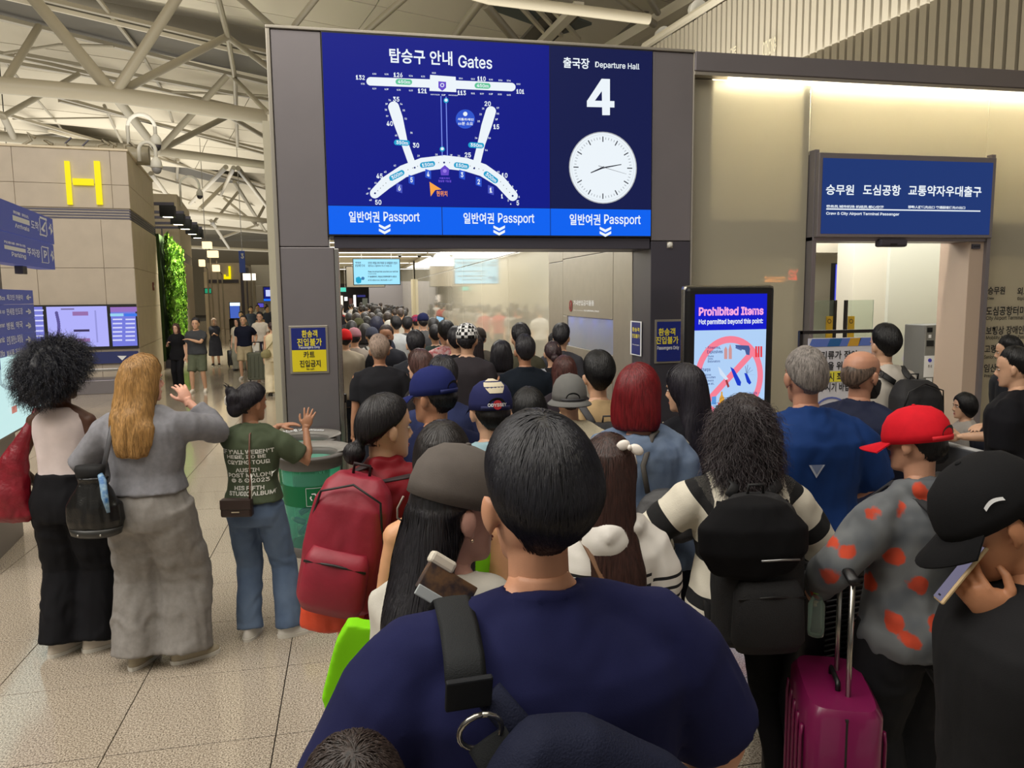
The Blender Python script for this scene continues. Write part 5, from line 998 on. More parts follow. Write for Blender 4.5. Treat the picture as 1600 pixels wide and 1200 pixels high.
def strands(o, h, HM, k, lod):
    me = o.data; V, N = mesh_arrays(me); n = h.get('n', 1800)
    if not n or len(V) < 10: return
    R = np.random.RandomState(h.get('seed', 1)); HI = HM.inverted(); amp = h.get('rough', .0)
    bvh = BVHTree.FromPolygons([Vector(v) for v in V], [tuple(p.vertices) for p in me.polygons])
    w = h.get('w', .0011)*k; L = h.get('L', .09)*k; seg = 9 if h.get('curl') else 5; vs, fs = [], []; crown = HM@Vector((0, -.045, .25)); curly = h.get('curl', 0)
    idx = R.randint(0, len(V), n)
    for i in idx:
        p = Vector(V[i]); nn = Vector(N[i])
        hp = HI@p
        if h.get('capz') and hp.z > h['capz']+.01: continue
        if h.get('line', 'short') in ('short', 'full', 'tied') and not curly:
            q = hp-Vector((0, -.004, .121)); az = abs(math.degrees(math.atan2(q.x, q.y))); el = math.degrees(math.atan2(q.z, math.hypot(q.x, q.y)))
            if el < np.interp(az, *LINES[h.get('line', 'short')])+2 and hp.z > -.01: continue
        pts = [p+nn*.0005]; l = L*(.5+.8*R.rand()); dev = Vector(R.randn(3))*.10; ph = R.rand()*6.28; cr = curly*(.6+.8*R.rand())
        g0 = None
        for s in range(1, seg+1):
            if curly:
                out = (nn*h.get('out', .55)+Vector((0, 0, -.55))+dev).normalized(); u = out.cross(Vector((.3, .2, 1))).normalized(); v = out.cross(u); t = s/seg; pts.append(p+out*(l*t)+u*(cr*math.sin(ph+t*13)*t**.4)+v*(cr*math.cos(ph+t*13)*t**.4))
            else:
                g = Vector((0, 0, -1)); rad = pts[-1]-crown; g = g+(rad.normalized()*.9 if nn.z > .25 else Vector((0, 0, 0)))+dev*(.5+amp*6); g = g-nn*g.dot(nn)
                if g.length < 1e-4: g = Vector((0, -.2, -1))
                p2 = pts[-1]+g.normalized()*(l/seg); loc, nr, _, _ = bvh.find_nearest(p2)
                if loc is None: break
                nn = nr; pts.append(loc+nr*(.0012+amp*.012*R.rand())*k if s < seg else loc+nr*(.0005+amp*.02*R.rand())*k)
        if len(pts) < 3: continue
        if not curly and h.get('line', 'short') in ('short', 'full', 'tied'):
            out_ = False
            for q_ in pts[1:]:
                hq = HI@q_
                if hq.y > .05 and hq.z < .16: out_ = True
            if out_: continue
        m0 = len(vs); side = (pts[-1]-pts[0]).cross(nn)
        if side.length < 1e-6: continue
        side.normalize()
        for s, q in enumerate(pts):
            t = s/(len(pts)-1); ww = w*(1-t**3*.9)*(.6 if s == 0 else 1); vs += [q-side*ww, q+side*ww, q+nn*ww*1.2]
        for s in range(len(pts)-1):
            a = m0+3*s; b = a+3; fs += [(a, a+2, b+2, b), (a+2, a+1, b+1, b+2)]
    if not vs: return
    bm = bmesh.new(); bm.from_mesh(me); m2 = bpy.data.meshes.new('st'); m2.from_pydata(vs, [], fs); m2.polygons.foreach_set('material_index', [len(me.materials)-1]*len(fs)); m2.polygons.foreach_set('use_smooth', [True]*len(fs)); bm.from_mesh(m2); bm.to_mesh(me); bm.free(); me.update()
def hairmat(c, c2=None):
    key = ('hair', str(c), str(c2))
    if key in _M: return _M[key]
    m, nt, b = nt_new('hair_%d' % len(_M)); N, L = nt.nodes, nt.links; tc = N.new('ShaderNodeTexCoord'); mp = N.new('ShaderNodeMapping'); mp.inputs['Scale'].default_value = (60, 60, 5); L.new(tc.outputs['Object'], mp.inputs[0])
    n = N.new('ShaderNodeTexNoise'); n.inputs['Scale'].default_value = 2.2; n.inputs['Detail'].default_value = 5; L.new(mp.outputs[0], n.inputs['Vector']); r = N.new('ShaderNodeValToRGB'); r.color_ramp.elements[0].position = .35; r.color_ramp.elements[1].position = .68
    r.color_ramp.elements[0].color = tuple(v*.5 for v in lin(c)[:3])+(1,); r.color_ramp.elements[1].color = lin(c2 or c); L.new(n.outputs['Fac'], r.inputs[0]); L.new(r.outputs[0], b.inputs['Base Color'])
    b.inputs['Roughness'].default_value = .42; b.inputs['Specular IOR Level'].default_value = .45; bp = N.new('ShaderNodeBump'); bp.inputs['Strength'].default_value = .5; bp.inputs['Distance'].default_value = .004; L.new(n.outputs['Fac'], bp.inputs['Height']); L.new(bp.outputs[0], b.inputs['Normal']); _M[key] = m; return m
def skinmat(c):
    key = ('skin', str(c))
    if key in _M: return _M[key]
    m = mat(c, .48, bump=.06, bscale=300, var=.05, vscale=14); _M[key] = m; return m
def cloth(c, rough=.85, c2=None, vs=8, bump=.10, fine=420, stretch=None): return mat(c, rough, bump=bump, bscale=fine, var=0 if c2 else .07, vscale=vs, c2=c2, stretch=stretch, spec=.2)
SKIN = {'kr': (208, 164, 134), 'fair': (222, 176, 150), 'tan': (178, 128, 98), 'dark': (92, 60, 44), 'pink': (226, 170, 146)}
TM = dict(z=(.80, .86, .93, 1.02, 1.10, 1.22, 1.32, 1.39, 1.43, 1.465), rx=(.14, .160, .163, .150, .145, .160, .172, .162, .120, .062), ry=(.095, .108, .113, .103, .100, .112, .118, .100, .080, .058), y=(-.012, -.015, -.015, -.005, 0, .004, 0, -.006, -.01, -.012))
TF = dict(z=(.80, .86, .93, 1.02, 1.10, 1.22, 1.32, 1.39, 1.43, 1.465), rx=(.145, .168, .166, .140, .126, .138, .150, .142, .105, .054), ry=(.10, .112, .112, .096, .090, .112, .112, .092, .072, .052), y=(-.015, -.022, -.018, -.006, 0, .012, .006, -.006, -.01, -.012))
def torso_rings(T_, z0, z1, ease, wide, flare=0, n=9, belly=0):
    out = []
    for i in range(n):
        z = z0+(z1-z0)*i/(n-1); f = max(0, (1.15-z))/.35*flare; b = belly*math.exp(-((z-1.08)/.14)**2)
        e = ease*(1 if z < 1.36 else max(.45, 1-(z-1.36)/.14)); wz = wide if z < 1.34 else wide+(1-wide)*min(1, (z-1.34)/.10); out.append((0, np.interp(z, T_['z'], T_['y'])+b*.4, z, np.interp(z, T_['z'], T_['rx'])*wz+e+f+b*.5, np.interp(z, T_['z'], T_['ry'])*(.55+.45*wz)+e+f+b*.6, 2.35))
    return out
PEOPLE = []
def banded(c1, c2, bands, bump=.25):
    "knitted bands: a colour where the stored position along the garment falls inside a band"
    m, nt, b = nt_new('banded_knit'); N, L = nt.nodes, nt.links; at_ = N.new('ShaderNodeAttribute'); at_.attribute_name = 'band'; prev = None
    for lo, hi in bands:
        c = N.new('ShaderNodeMath'); c.operation = 'COMPARE'; c.inputs[1].default_value = (lo+hi)/2; c.inputs[2].default_value = (hi-lo)/2; L.new(at_.outputs['Fac'], c.inputs[0])
        if prev is None: prev = c
        else: q = N.new('ShaderNodeMath'); q.operation = 'MAXIMUM'; L.new(prev.outputs[0], q.inputs[0]); L.new(c.outputs[0], q.inputs[1]); prev = q
    mx = N.new('ShaderNodeMix'); mx.data_type = 'RGBA'; mx.inputs['A'].default_value = lin(c1); mx.inputs['B'].default_value = lin(c2); L.new(prev.outputs[0], mx.inputs['Factor']); L.new(mx.outputs['Result'], b.inputs['Base Color']); b.inputs['Roughness'].default_value = .95
    tc = N.new('ShaderNodeTexCoord'); n = N.new('ShaderNodeTexNoise'); n.inputs['Scale'].default_value = 260; bp = N.new('ShaderNodeBump'); bp.inputs['Strength'].default_value = bump; bp.inputs['Distance'].default_value = .006; L.new(tc.outputs['Object'], n.inputs['Vector']); L.new(n.outputs['Fac'], bp.inputs['Height']); L.new(bp.outputs[0], b.inputs['Normal']); return m
class Person: pass
def person(label, px, py, h, face=0, sex='m', skin='kr', wide=1.0, lod=1, top=None, bot=None, hair=None, arms=None, head=(0, 0, 0), feet=None, shoes=None, cap=None, group=None, at=None, glasses=None, mask=False, collar=None, belly=0, neck=0, seed=0, lean=0, knees=None, sh=1.0):
    p = Person(); k = h/1.745; p.k = k
    if at is None: w = atZ(px, py, h); at = (w[0], w[1])
    rz = math.radians(face); p.root = tag(empty('person', (at[0], at[1], 0), rz), label, 'person', group); p.rz = rz; p.at = at
    Rw = Matrix.Translation((at[0], at[1], 0))@Matrix.Rotation(rz, 4, 'Z'); p.W = Rw; p.WI = Rw.inverted()
    Sc = Matrix.Scale(k, 4); vox = (.0105, .014, .02, .032)[lod]*max(.8, k); p.lod = lod
    T_ = TM if sex == 'm' else TF; sw = (.178 if sex == 'm' else .155)*(.5+.5*wide)*sh; p.T = T_; p.wide = wide; p.sw = sw
    # --- head frame
    yaw, pitch, roll = (math.radians(a) for a in head)
    HM = Matrix.Translation((0, .012+neck, 1.492))@Matrix.Rotation(yaw, 4, 'Z')@Matrix.Rotation(-pitch, 4, 'X')@Matrix.Rotation(roll, 4, 'Y'); p.HM = HM
    # --- arms
    arms = arms or {}; A = {}
    for s, key in ((1, 'R'), (-1, 'L')):
        a = arms.get(key) or {}; t = a.get('t')
        if a.get('tp'):
            x, y, dy = a['tp']; wp = Vector(atY(x, y, at[1]+dy)); l = p.WI@wp; t = (l.x/k, l.y/k, l.z/k)
        if t is None: t = (s*(sw+.055+.03*(wide-1)), .035, .83)
        S0 = Vector((s*sw, -.012, 1.372)); pole = a.get('pole', (s*.3, -1, -.1)); E_, W_ = ik(S0, t, .282, .245, pole); A[key] = (S0, E_, W_, a)
    p.A = A
    body = MB(); body.rings(torso_rings(T_, .80, 1.46, -.006, wide, 0, 12, belly), 24)
    body.tube([(0, -.012, 1.38), (0, -.008, 1.45), (0, -.002, 1.50)], [.062 if sex == 'm' else .052, .056 if sex == 'm' else .047, .053 if sex == 'm' else .045], 16)
    hands = MB(); mw = .5+.5*wide
    for s, key in ((1, 'R'), (-1, 'L')):
        S0, E_, W_, a = A[key]; ar = (1.0 if sex == 'm' else .86)*mw
        body.tube([Vector((s*.03, -.014, 1.452)), Vector((s*.08, -.014, 1.425)), S0], [.035, .040, .045], 12)
        body.tube([Vector((s*sw*.55, -.012, 1.39)), S0, S0.lerp(E_, .35), E_, E_.lerp(W_, .3), W_], [.05*ar, .052*ar, .046*ar, .037*ar, .038*ar, .026*ar], 12); body.ell(S0, (.056*ar,)*3, 12, 8)
        d = (W_-E_).normalized(); d = Vector(a['d']) if a.get('d') else d; nr = a.get('n', (-s, .15, 0)); hand_mb(hands, W_, d, nr, a.get('side', s), 1.0 if sex == 'm' else .92, a.get('curl', .45), a.get('spread', .12), lod >= 2)
    feet = feet or ((.10, .0), (-.10, .0)); p.feet = []
    for i, s in enumerate((1, -1)):
        fx, fy = feet[i][:2]; fz = feet[i][3] if len(feet[i]) > 3 else 0; H0 = Vector((s*.088*mw, -.012, .90)); kn, an = ik(H0, (fx, fy-.02, .085+fz), .43, .415, (s*.05, 1, 0)); an = Vector((fx, fy-.02, .085+fz)); p.feet.append((H0, kn, an))
        body.tube([H0, H0.lerp(kn, .4), kn, kn.lerp(an, .35), an, an+Vector((0, .02, -.05))], [.088*mw, .075*mw, .055*mw, .055*mw, .038, .04], 14); body.tube([an+Vector((0, -.03, -.05)), an+Vector((0, .13, -.055))], [.035, .03], 8)
    for m_ in (body, hands): m_.V = [tuple(Sc@Vector(v)) for v in m_.V]
    HK = Sc@HM; p.HK = HK; hm = head_mb(k, HK, True, lod < 3)
    if lod >= 2: body.add(hands.V, hands.F)
    p.body = organic('body', body, skinmat(SKIN.get(skin, skin) if isinstance(skin, str) else skin), p.root, vox, 5, extra=((hm, (.0052, .0075, .012, .02)[lod]*k, 3),) if lod >= 2 else ((hm, (.0052, .0075, .012, .02)[lod]*k, 3), (hands, (.0038, .0055, .012, .02)[lod]*k, 2)))
    # --- face
    def hpart(nm, mb, m, par=None, smooth=True):
        mb.V = [tuple(HK@Vector(v)) for v in mb.V]; return mb.build(nm, m, par or p.root, smooth, world=False)
    p.hpart = hpart
    if lod <= 2:
        ew, ir, br_, lp = mat((196, 184, 176), .35), mat((34, 22, 16), .2), hairmat((26, 20, 18)), mat((176, 96, 88), .45)
        for s in (1, -1):
            mb = MB(); mb.ell((s*.031, .0770, .119), (.0145, .0110, .0062), 12, 8); e = hpart('eye', mb, ew)
            mb = MB(); mb.ell((s*.031, .0852, .119), (.0062, .0042, .0058), 10, 6); hpart('iris', mb, ir, e)
            if lod <= 1 or True: mb = MB(); mb.tube([(s*.012, .0925, .134), (s*.030, .0925, .1405), (s*.050, .080, .136)], [(.0028, .0028), (.0034, .0034), (.0018, .0018)], 6); hpart('eyebrow', mb, br_)
        if not mask: mb = MB(); mb.ell((0, .0905, .0505), (.021, .0055, .0038), 12, 6); mb.ell((0, .0895, .0435), (.018, .0055, .0045), 12, 6); hpart('lips', mb, lp)
    if mask:
        mb = MB(); mb.rings([(0, .052, -.004, .040, .048), (0, .050, .02, .058, .054), (0, .046, .05, .066, .060), (0, .046, .075, .068, .062), (0, .060, .088, .055, .046)], 24); mm = hpart('face_mask', mb, mat(mask if not isinstance(mask, bool) else (24, 24, 28), .8))
        for s in (1, -1): mb = MB(); mb.tube([(s*.066, .04, .075), (s*.079, -.005, .115), (s*.082, -.022, .10), (s*.076, -.008, .07), (s*.06, .05, .02)], .0016, 5); hpart('ear_loop', mb, mat((30, 30, 34), .8), mm)
    if glasses:
        mb = MB(); gm = mat(glasses, .3)
        for s in (1, -1):
            mb.tube([(s*.031+.022*math.cos(a), .098, .117+.017*math.sin(a)) for a in np.linspace(0, 2*PI, 15)], .0016, 5); mb.tube([(s*.053, .096, .121), (s*.078, .03, .122), (s*.084, -.012, .112)], .0017, 5)
        mb.tube([(-.009, .099, .121), (.009, .099, .121)], .0016, 5); g_ = hpart('glasses', mb, gm)
        for s in (1, -1): mb = MB(); mb.ell((s*.031, .0975, .117), (.021, .0008, .016), 14, 6); hpart('lens', mb, glass((235, 240, 245), .02, .04), g_)
    # --- clothes
    p.top = p.bottom = None
    if top:
        e = top.get('ease', .022); zh = top.get('hem', .90); sl = top.get('sleeve', .5); fl = top.get('flare', .0); mb = MB(); mb.rings(torso_rings(T_, zh, top.get('neckz', 1.455), e, wide, fl, 14, belly), 32)
        if top.get('dress'):
            zd = top['dress']; mb.rings([(0, -.01, .98, .155*mw+e, .11*mw+e), (0, -.01, .86, .185*mw+e, .135*mw+e), (0, -.01, (.86+zd)/2, .20*mw+e, .16*mw+e), (0, -.01, zd, .22*mw+e, .18*mw+e)], 30)
        for s, key in ((1, 'R'), (-1, 'L')):
            S0, E_, W_, a = A[key]; ar = (1.0 if sex == 'm' else .88)*mw; r0 = (.056+top.get('sl_ease', .016))*ar
            if sl <= 0:
                mb.tube([Vector((s*sw*.55, -.012, 1.385)), Vector((s*sw*.86, -.012, 1.40))], [.055*ar, .045*ar], 10); continue
            rs = .056*ar+.012; mb.tube([Vector((s*.045, -.014, 1.448)), Vector((s*.085, -.014, 1.430)), S0], [.038, .046, rs*.86], 12)
            pts = [Vector((s*sw*.5, -.012, 1.375)), S0]; rad = [rs, rs*.98]
            U = min(1, sl)
            for t in np.linspace(.25, 1, 4)*U: pts.append(S0.lerp(E_, t)); rad.append(r0*(1-.12*t)+top.get('cuff', 0)*t)
            if sl > 1:
                for t in np.linspace(.2, 1, 4)*(sl-1): pts.append(E_.lerp(W_, t)); rad.append(r0*(.88-.26*t)+top.get('cuff', 0)*(1-.3*t))
            mb.tube(pts, rad, 16)
        if sl > 0 and top.get('ring', 1) and not top.get('highneck'): mb.tube([((.064 if sex == 'm' else .058)*math.sin(a), -.008+(.060 if sex == 'm' else .054)*math.cos(a), 1.462-.016*math.cos(a)) for a in np.linspace(0, 2*PI, 17)], .012, 8)
        if top.get('hood'): mb.tube([(-.10, .02, 1.45), (-.09, -.07, 1.455), (0, -.115, 1.44), (.09, -.07, 1.455), (.10, .02, 1.45)], [.026, .034, .038, .034, .026], 12); mb.ell((0, -.10, 1.405), (.09, .045, .07), 16, 10)
        if top.get('collar'): mb.tube([(.068*math.sin(a), -.008+.066*math.cos(a), 1.462+.008*math.cos(a)*-1) for a in np.linspace(.5, 2*PI-.5, 14)], [(.016, .024)]*14, 8)
        if top.get('highneck'): mb.rings([(0, -.005, 1.42, .085, .085), (0, -.002, 1.46, .075, .075), (0, .002, 1.505, .07, .072)], 20)
        mb.V = [tuple(Sc@Vector(v)) for v in mb.V]; wr = top.get('wr', .0045)*k; sd = seed
        def disp(V, N, wr=wr, sd=sd):
            q = V/k; a = vnoise(q*[9, 9, 5.5], sd)-.5; b = vnoise(q*[22, 22, 11]+a[:, None]*2, sd+1)-.5; c = vnoise(q*[4, 4, 16]+a[:, None]*3, sd+2)-.5; low = np.clip((1.25-q[:, 2])/.3, .35, 1); return V+N*((a*1.5+b*.8+c*1.2*low)*wr*1.6)[:, None]
        def bands(o):
            if not top.get('band'): return
            V, _ = mesh_arrays(o.data); V = V/k; out = V[:, 2].copy()
            for key in ('R', 'L'):
                S0, E_, W_, a = A[key]; s0, e0, w0 = (np.array(q) for q in (S0, E_, W_)); d1 = e0-s0; t1 = np.clip((V-s0)@d1/(d1@d1), 0, 1); q1 = np.linalg.norm(V-s0-np.outer(t1, d1), axis=1); d2 = w0-e0; t2 = np.clip((V-e0)@d2/(d2@d2), 0, 1.1); q2 = np.linalg.norm(V-e0-np.outer(t2, d2), axis=1)
                on = (np.minimum(q1, q2) < .115) & (np.abs(V[:, 0]) > sw*.93); L1_, L2_ = np.linalg.norm(d1), np.linalg.norm(d2); arc = np.where(q1 <= q2, t1*L1_, L1_+t2*L2_); out = np.where(on, 3+arc, out)
            at_ = o.data.attributes.new('band', 'FLOAT', 'POINT'); at_.data.foreach_set('value', out.astype(np.float32))
        p.top = organic(top.get('name', 'shirt'), mb, top['m'], p.root, vox, 3, disp, bands)
    bot = bot or dict(m=cloth((40, 42, 50)), kind='pants')
    kind = bot.get('kind', 'pants')
    if not (lod >= 3 and kind == 'none') and kind != 'none':
        mb = MB(); e = bot.get('ease', .012); wz = bot.get('waist', 1.02); mb.rings(torso_rings(T_, .80, wz, e, wide, 0, 8, belly*.6), 30); zc = bot.get('cut', .045); rt, rk_, ra = bot.get('r', (.098, .072, .062))
        if kind == 'skirt': mb.rings([(0, -.01, wz, .14*mw+e, .10*mw+e), (0, -.01, .86, .18*mw+e, .13*mw+e), (0, -.01, zc, bot.get('hemr', .21)*mw, bot.get('hemr', .21)*.85*mw)], 30)
        else:
            for (H0, kn, an) in p.feet:
                st = [H0+Vector((0, 0, .03)), H0.lerp(kn, .45), kn, kn.lerp(an, .5), an+Vector((0, 0, -.02))]; rr = [rt*mw, (rt*.55+rk_*.45)*mw, rk_*mw, (rk_+ra)/2*mw, ra*mw]
                if zc > .06:
                    q, r2 = [st[0]], [rr[0]]
                    for i in range(1, 5):
                        if st[i].z > zc: q.append(st[i]); r2.append(rr[i])
                        else:
                            t = (st[i-1].z-zc)/(st[i-1].z-st[i].z); q.append(st[i-1].lerp(st[i], t)); r2.append(rr[i-1]*(1-t)+rr[i]*t); break
                    st, rr = q, r2
                mb.tube(st, rr, 18)
        mb.V = [tuple(Sc@Vector(v)) for v in mb.V]; wr2 = bot.get('wr', .004)*k
        def disp2(V, N, wr=wr2, sd=seed+7):
            q = V/k; a = vnoise(q*[11, 11, 5], sd)-.5; b = vnoise(q*[6, 6, 18]+a[:, None]*3, sd+1)-.5; c = vnoise(q*[26, 26, 3.5], sd+3)-.5; return V+N*((a*1.4+b*1.0+c*.9)*wr*1.6)[:, None]
        p.bottom = organic(bot.get('name', {'pants': 'trousers', 'skirt': 'skirt'}.get(kind, 'trousers')), mb, bot['m'], p.root, vox, 3, disp2)
    # --- shoes
    sm = mat(shoes or (38, 38, 40), .55); so = mat((222, 218, 208) if not shoes or sum(shoes) > 300 else (40, 38, 36), .6)
    for i, (H0, kn, an) in enumerate(p.feet):
        fa = (feet[i][2] if len(feet[i]) > 2 else (-8, 8)[i]); M3 = Sc@Matrix.Translation((an.x, an.y, an.z-.085))@Matrix.Rotation(math.radians(fa), 4, 'Z')
        mb = MB(); mb.rings([(0, .055, .012, .046, .135, 2.4), (0, .055, .035, .046, .134, 2.4), (0, .045, .055, .040, .120, 2.4), (0, -.01, .075, .038, .062), (0, -.018, .10, .036, .048)], 18); mb.V = [tuple(M3@Vector(v)) for v in mb.V]; s_ = mb.build('shoe', sm, p.root, True, world=False)
        if lod <= 2: mb = MB(); mb.rings([(0, .055, .0, .048, .138, 2.4), (0, .055, .022, .050, .140, 2.4)], 18); mb.V = [tuple(M3@Vector(v)) for v in mb.V]; mb.build('sole', so, s_, False, world=False)
    # --- hair, cap
    if hair:
        if cap: hair = dict(hair, capz=cap.get('zb', .145)-.012, T=min(hair.get('T', .016), .009), top=0, back=min(hair.get('back', 0), .003))
        hair = dict(hair, yaw=yaw); hm2 = hair_mb(hair, HK); hmt = [hairmat(hair['c'], hair.get('c2')), hairmat(hair.get('c2') or hair['c'])]; na = hair.get('noise', .003)*k
        def disp3(V, N, sd=seed+3):
            a = vnoise(V/k*[26, 26, 9], sd)-.5; b = vnoise(V/k*[60, 60, 12], sd+1)-.5; c = vnoise(V/k*hair.get('nf', 14), sd+5)-.5; return V+N*((a*1.2+b*.6)*na+c*hair.get('lump', 0)*k)[:, None]
        p.hair = organic('hair', hm2, hmt, p.root, (.007, .009, .013, .02)[lod]*k, 2, disp3, post=(lambda o: strands(o, hair, HK, k, lod)) if lod <= 2 and hair.get('n', 1) else None)
    if cap:
        cm = cap['m']; cc = cap.get('rot', 0); CR = Matrix.Translation((0, -.004, .1))@Matrix.Rotation(math.radians(cc), 4, 'Z')@Matrix.Rotation(math.radians(cap.get('tilt', -6)), 4, 'X')@Matrix.Translation((0, .004, -.1))
        s_ = cap.get('s', 1.0); mb = MB(); zb = cap.get('zb', .145)
        zf = max(1, (.247-zb)/.126); mb.rings([(0, yy_, zb+dz_*zf, rx_*s_, ry_*s_) for yy_, dz_, rx_, ry_ in ((-.004, 0, .091, .113), (-.004, .03, .0915, .113), (-.006, .065, .086, .105), (-.008, .097, .070, .086), (-.01, .118, .044, .054), (-.01, .126, .012, .015))], 28); mb.V = [tuple(CR@Vector(v)) for v in mb.V]
        c_ = hpart('cap', mb, cm); p.cap = c_
        if cap.get('brim', 1):
            mb = MB(); V = []; nb_ = 15; bl = cap.get('bl', .072)
            for i in range(nb_):
                a = -1.15+2.3*i/(nb_-1); x0, y0 = .090*s_*math.sin(a), -.004+.112*s_*math.cos(a); ex = bl*math.cos(a*.95)**.7 if abs(a) < 1.4 else 0
                for t, dz in ((0, .003), (1, -.014-.016*(abs(a)/1.15)**2)): V.append((x0*(1+.10*t), y0+ex*t, zb+.004+dz))
            V2 = [(x, y, z-.004) for x, y, z in V]; n2 = len(V); F = [(2*i, 2*i+1, 2*i+3, 2*i+2) for i in range(nb_-1)]; F2 = [tuple(q+n2 for q in f[::-1]) for f in F]; ed = [(2*i+1, 2*i+1+n2, 2*i+3+n2, 2*i+3) for i in range(nb_-1)]; mb.add(V+V2, F+F2+ed); mb.V = [tuple(CR@Vector(v)) for v in mb.V]; hpart('brim', mb, cap.get('bm', cm), c_)
        if cap.get('wide'):
            mb = MB(); mb.rings([(0, -.004, zb+.004, .088*s_, .11*s_), (0, -.004, zb-.02, (.088+cap['wide'])*s_, (.11+cap['wide'])*s_), (0, -.004, zb-.026, (.088+cap['wide'])*s_, (.11+cap['wide'])*s_), (0, -.004, zb-.002, .088*s_, .11*s_)], 28); mb.V = [tuple(CR@Vector(v)) for v in mb.V]; hpart('brim', mb, cap.get('bm', cm), c_)
        if lod <= 2: mb = MB(); mb.ell((0, -.01, zb+.127*zf), (.007, .007, .004), 10, 6); mb.V = [tuple(CR@Vector(v)) for v in mb.V]; hpart('button', mb, cap.get('bm', cm), c_)
        if cap.get('strap'):
            mb = MB(); pts = []
            for a in np.linspace(-.75, .75, 9): pts.append((.0905*s_*math.sin(a), -.004-.1135*s_*math.cos(a), zb+.012))
            mb.tube(pts, [(.002, .008)]*9, 6); mb.V = [tuple(CR@Vector(v)) for v in mb.V]; hpart('strap', mb, cap['strap'], c_)
            mb = MB(); V = [(0, 0, 0)]; V = []
            for a in np.linspace(0, PI, 13): aa = .42*math.cos(a); V.append((.0925*s_*math.sin(aa), -.004-.1150*s_*math.cos(aa), zb+.02+.034*math.sin(a)))
            mb.add(V, [tuple(range(13))]); mb.V = [tuple(CR@Vector(v)) for v in mb.V]; hpart('back_opening', mb, hairmat((20, 18, 18)), c_)
        p.CR = CR
    PEOPLE.append(p); return p
def to_local(p, x, y, dy):
    w = Vector(atY(x, y, p.at[1]+dy)); return p.WI@w
def lp(p, v):   # body-scale local coordinates to world
    return p.W@(Vector(v)*p.k)
def back_print(p, st, x0, x1, z0, z1, m, bold=.02, par=None, side=-1, target='top', off=.004):
    "print on the back (side -1) or chest of the top, draped onto its surface"
    t = getattr(p, target); k = p.k; o = mesh_obj('print', [(0, 0, 0)], [], m, par or t, world=False); res = {}
    text_to(st, bold, lambda V, F: res.update(v=V, f=F))
    def fin():
        V, F = res['v'], res['f']; lo, hi = V.min(0), V.max(0); q = (V-lo)/np.maximum(hi-lo, 1e-6); vv, _ = mesh_arrays(t.data)
        bvh = BVHTree.FromPolygons([Vector(v) for v in vv], [tuple(f.vertices) for f in t.data.polygons]); out = []
        for u in q:
            x = (x0+(x1-x0)*u[0])*k; z = (z0+(z1-z0)*u[1])*k; loc, n, _, _ = bvh.ray_cast(Vector((x, side*.8, z)), Vector((0, -side, 0))); out.append((x, (loc.y if loc else side*.12)+side*off, z))
        me = o.data; me.clear_geometry(); me.from_pydata(out, [], [tuple(f) for f in F]); me.update()
    AFTER.append(fin); return o
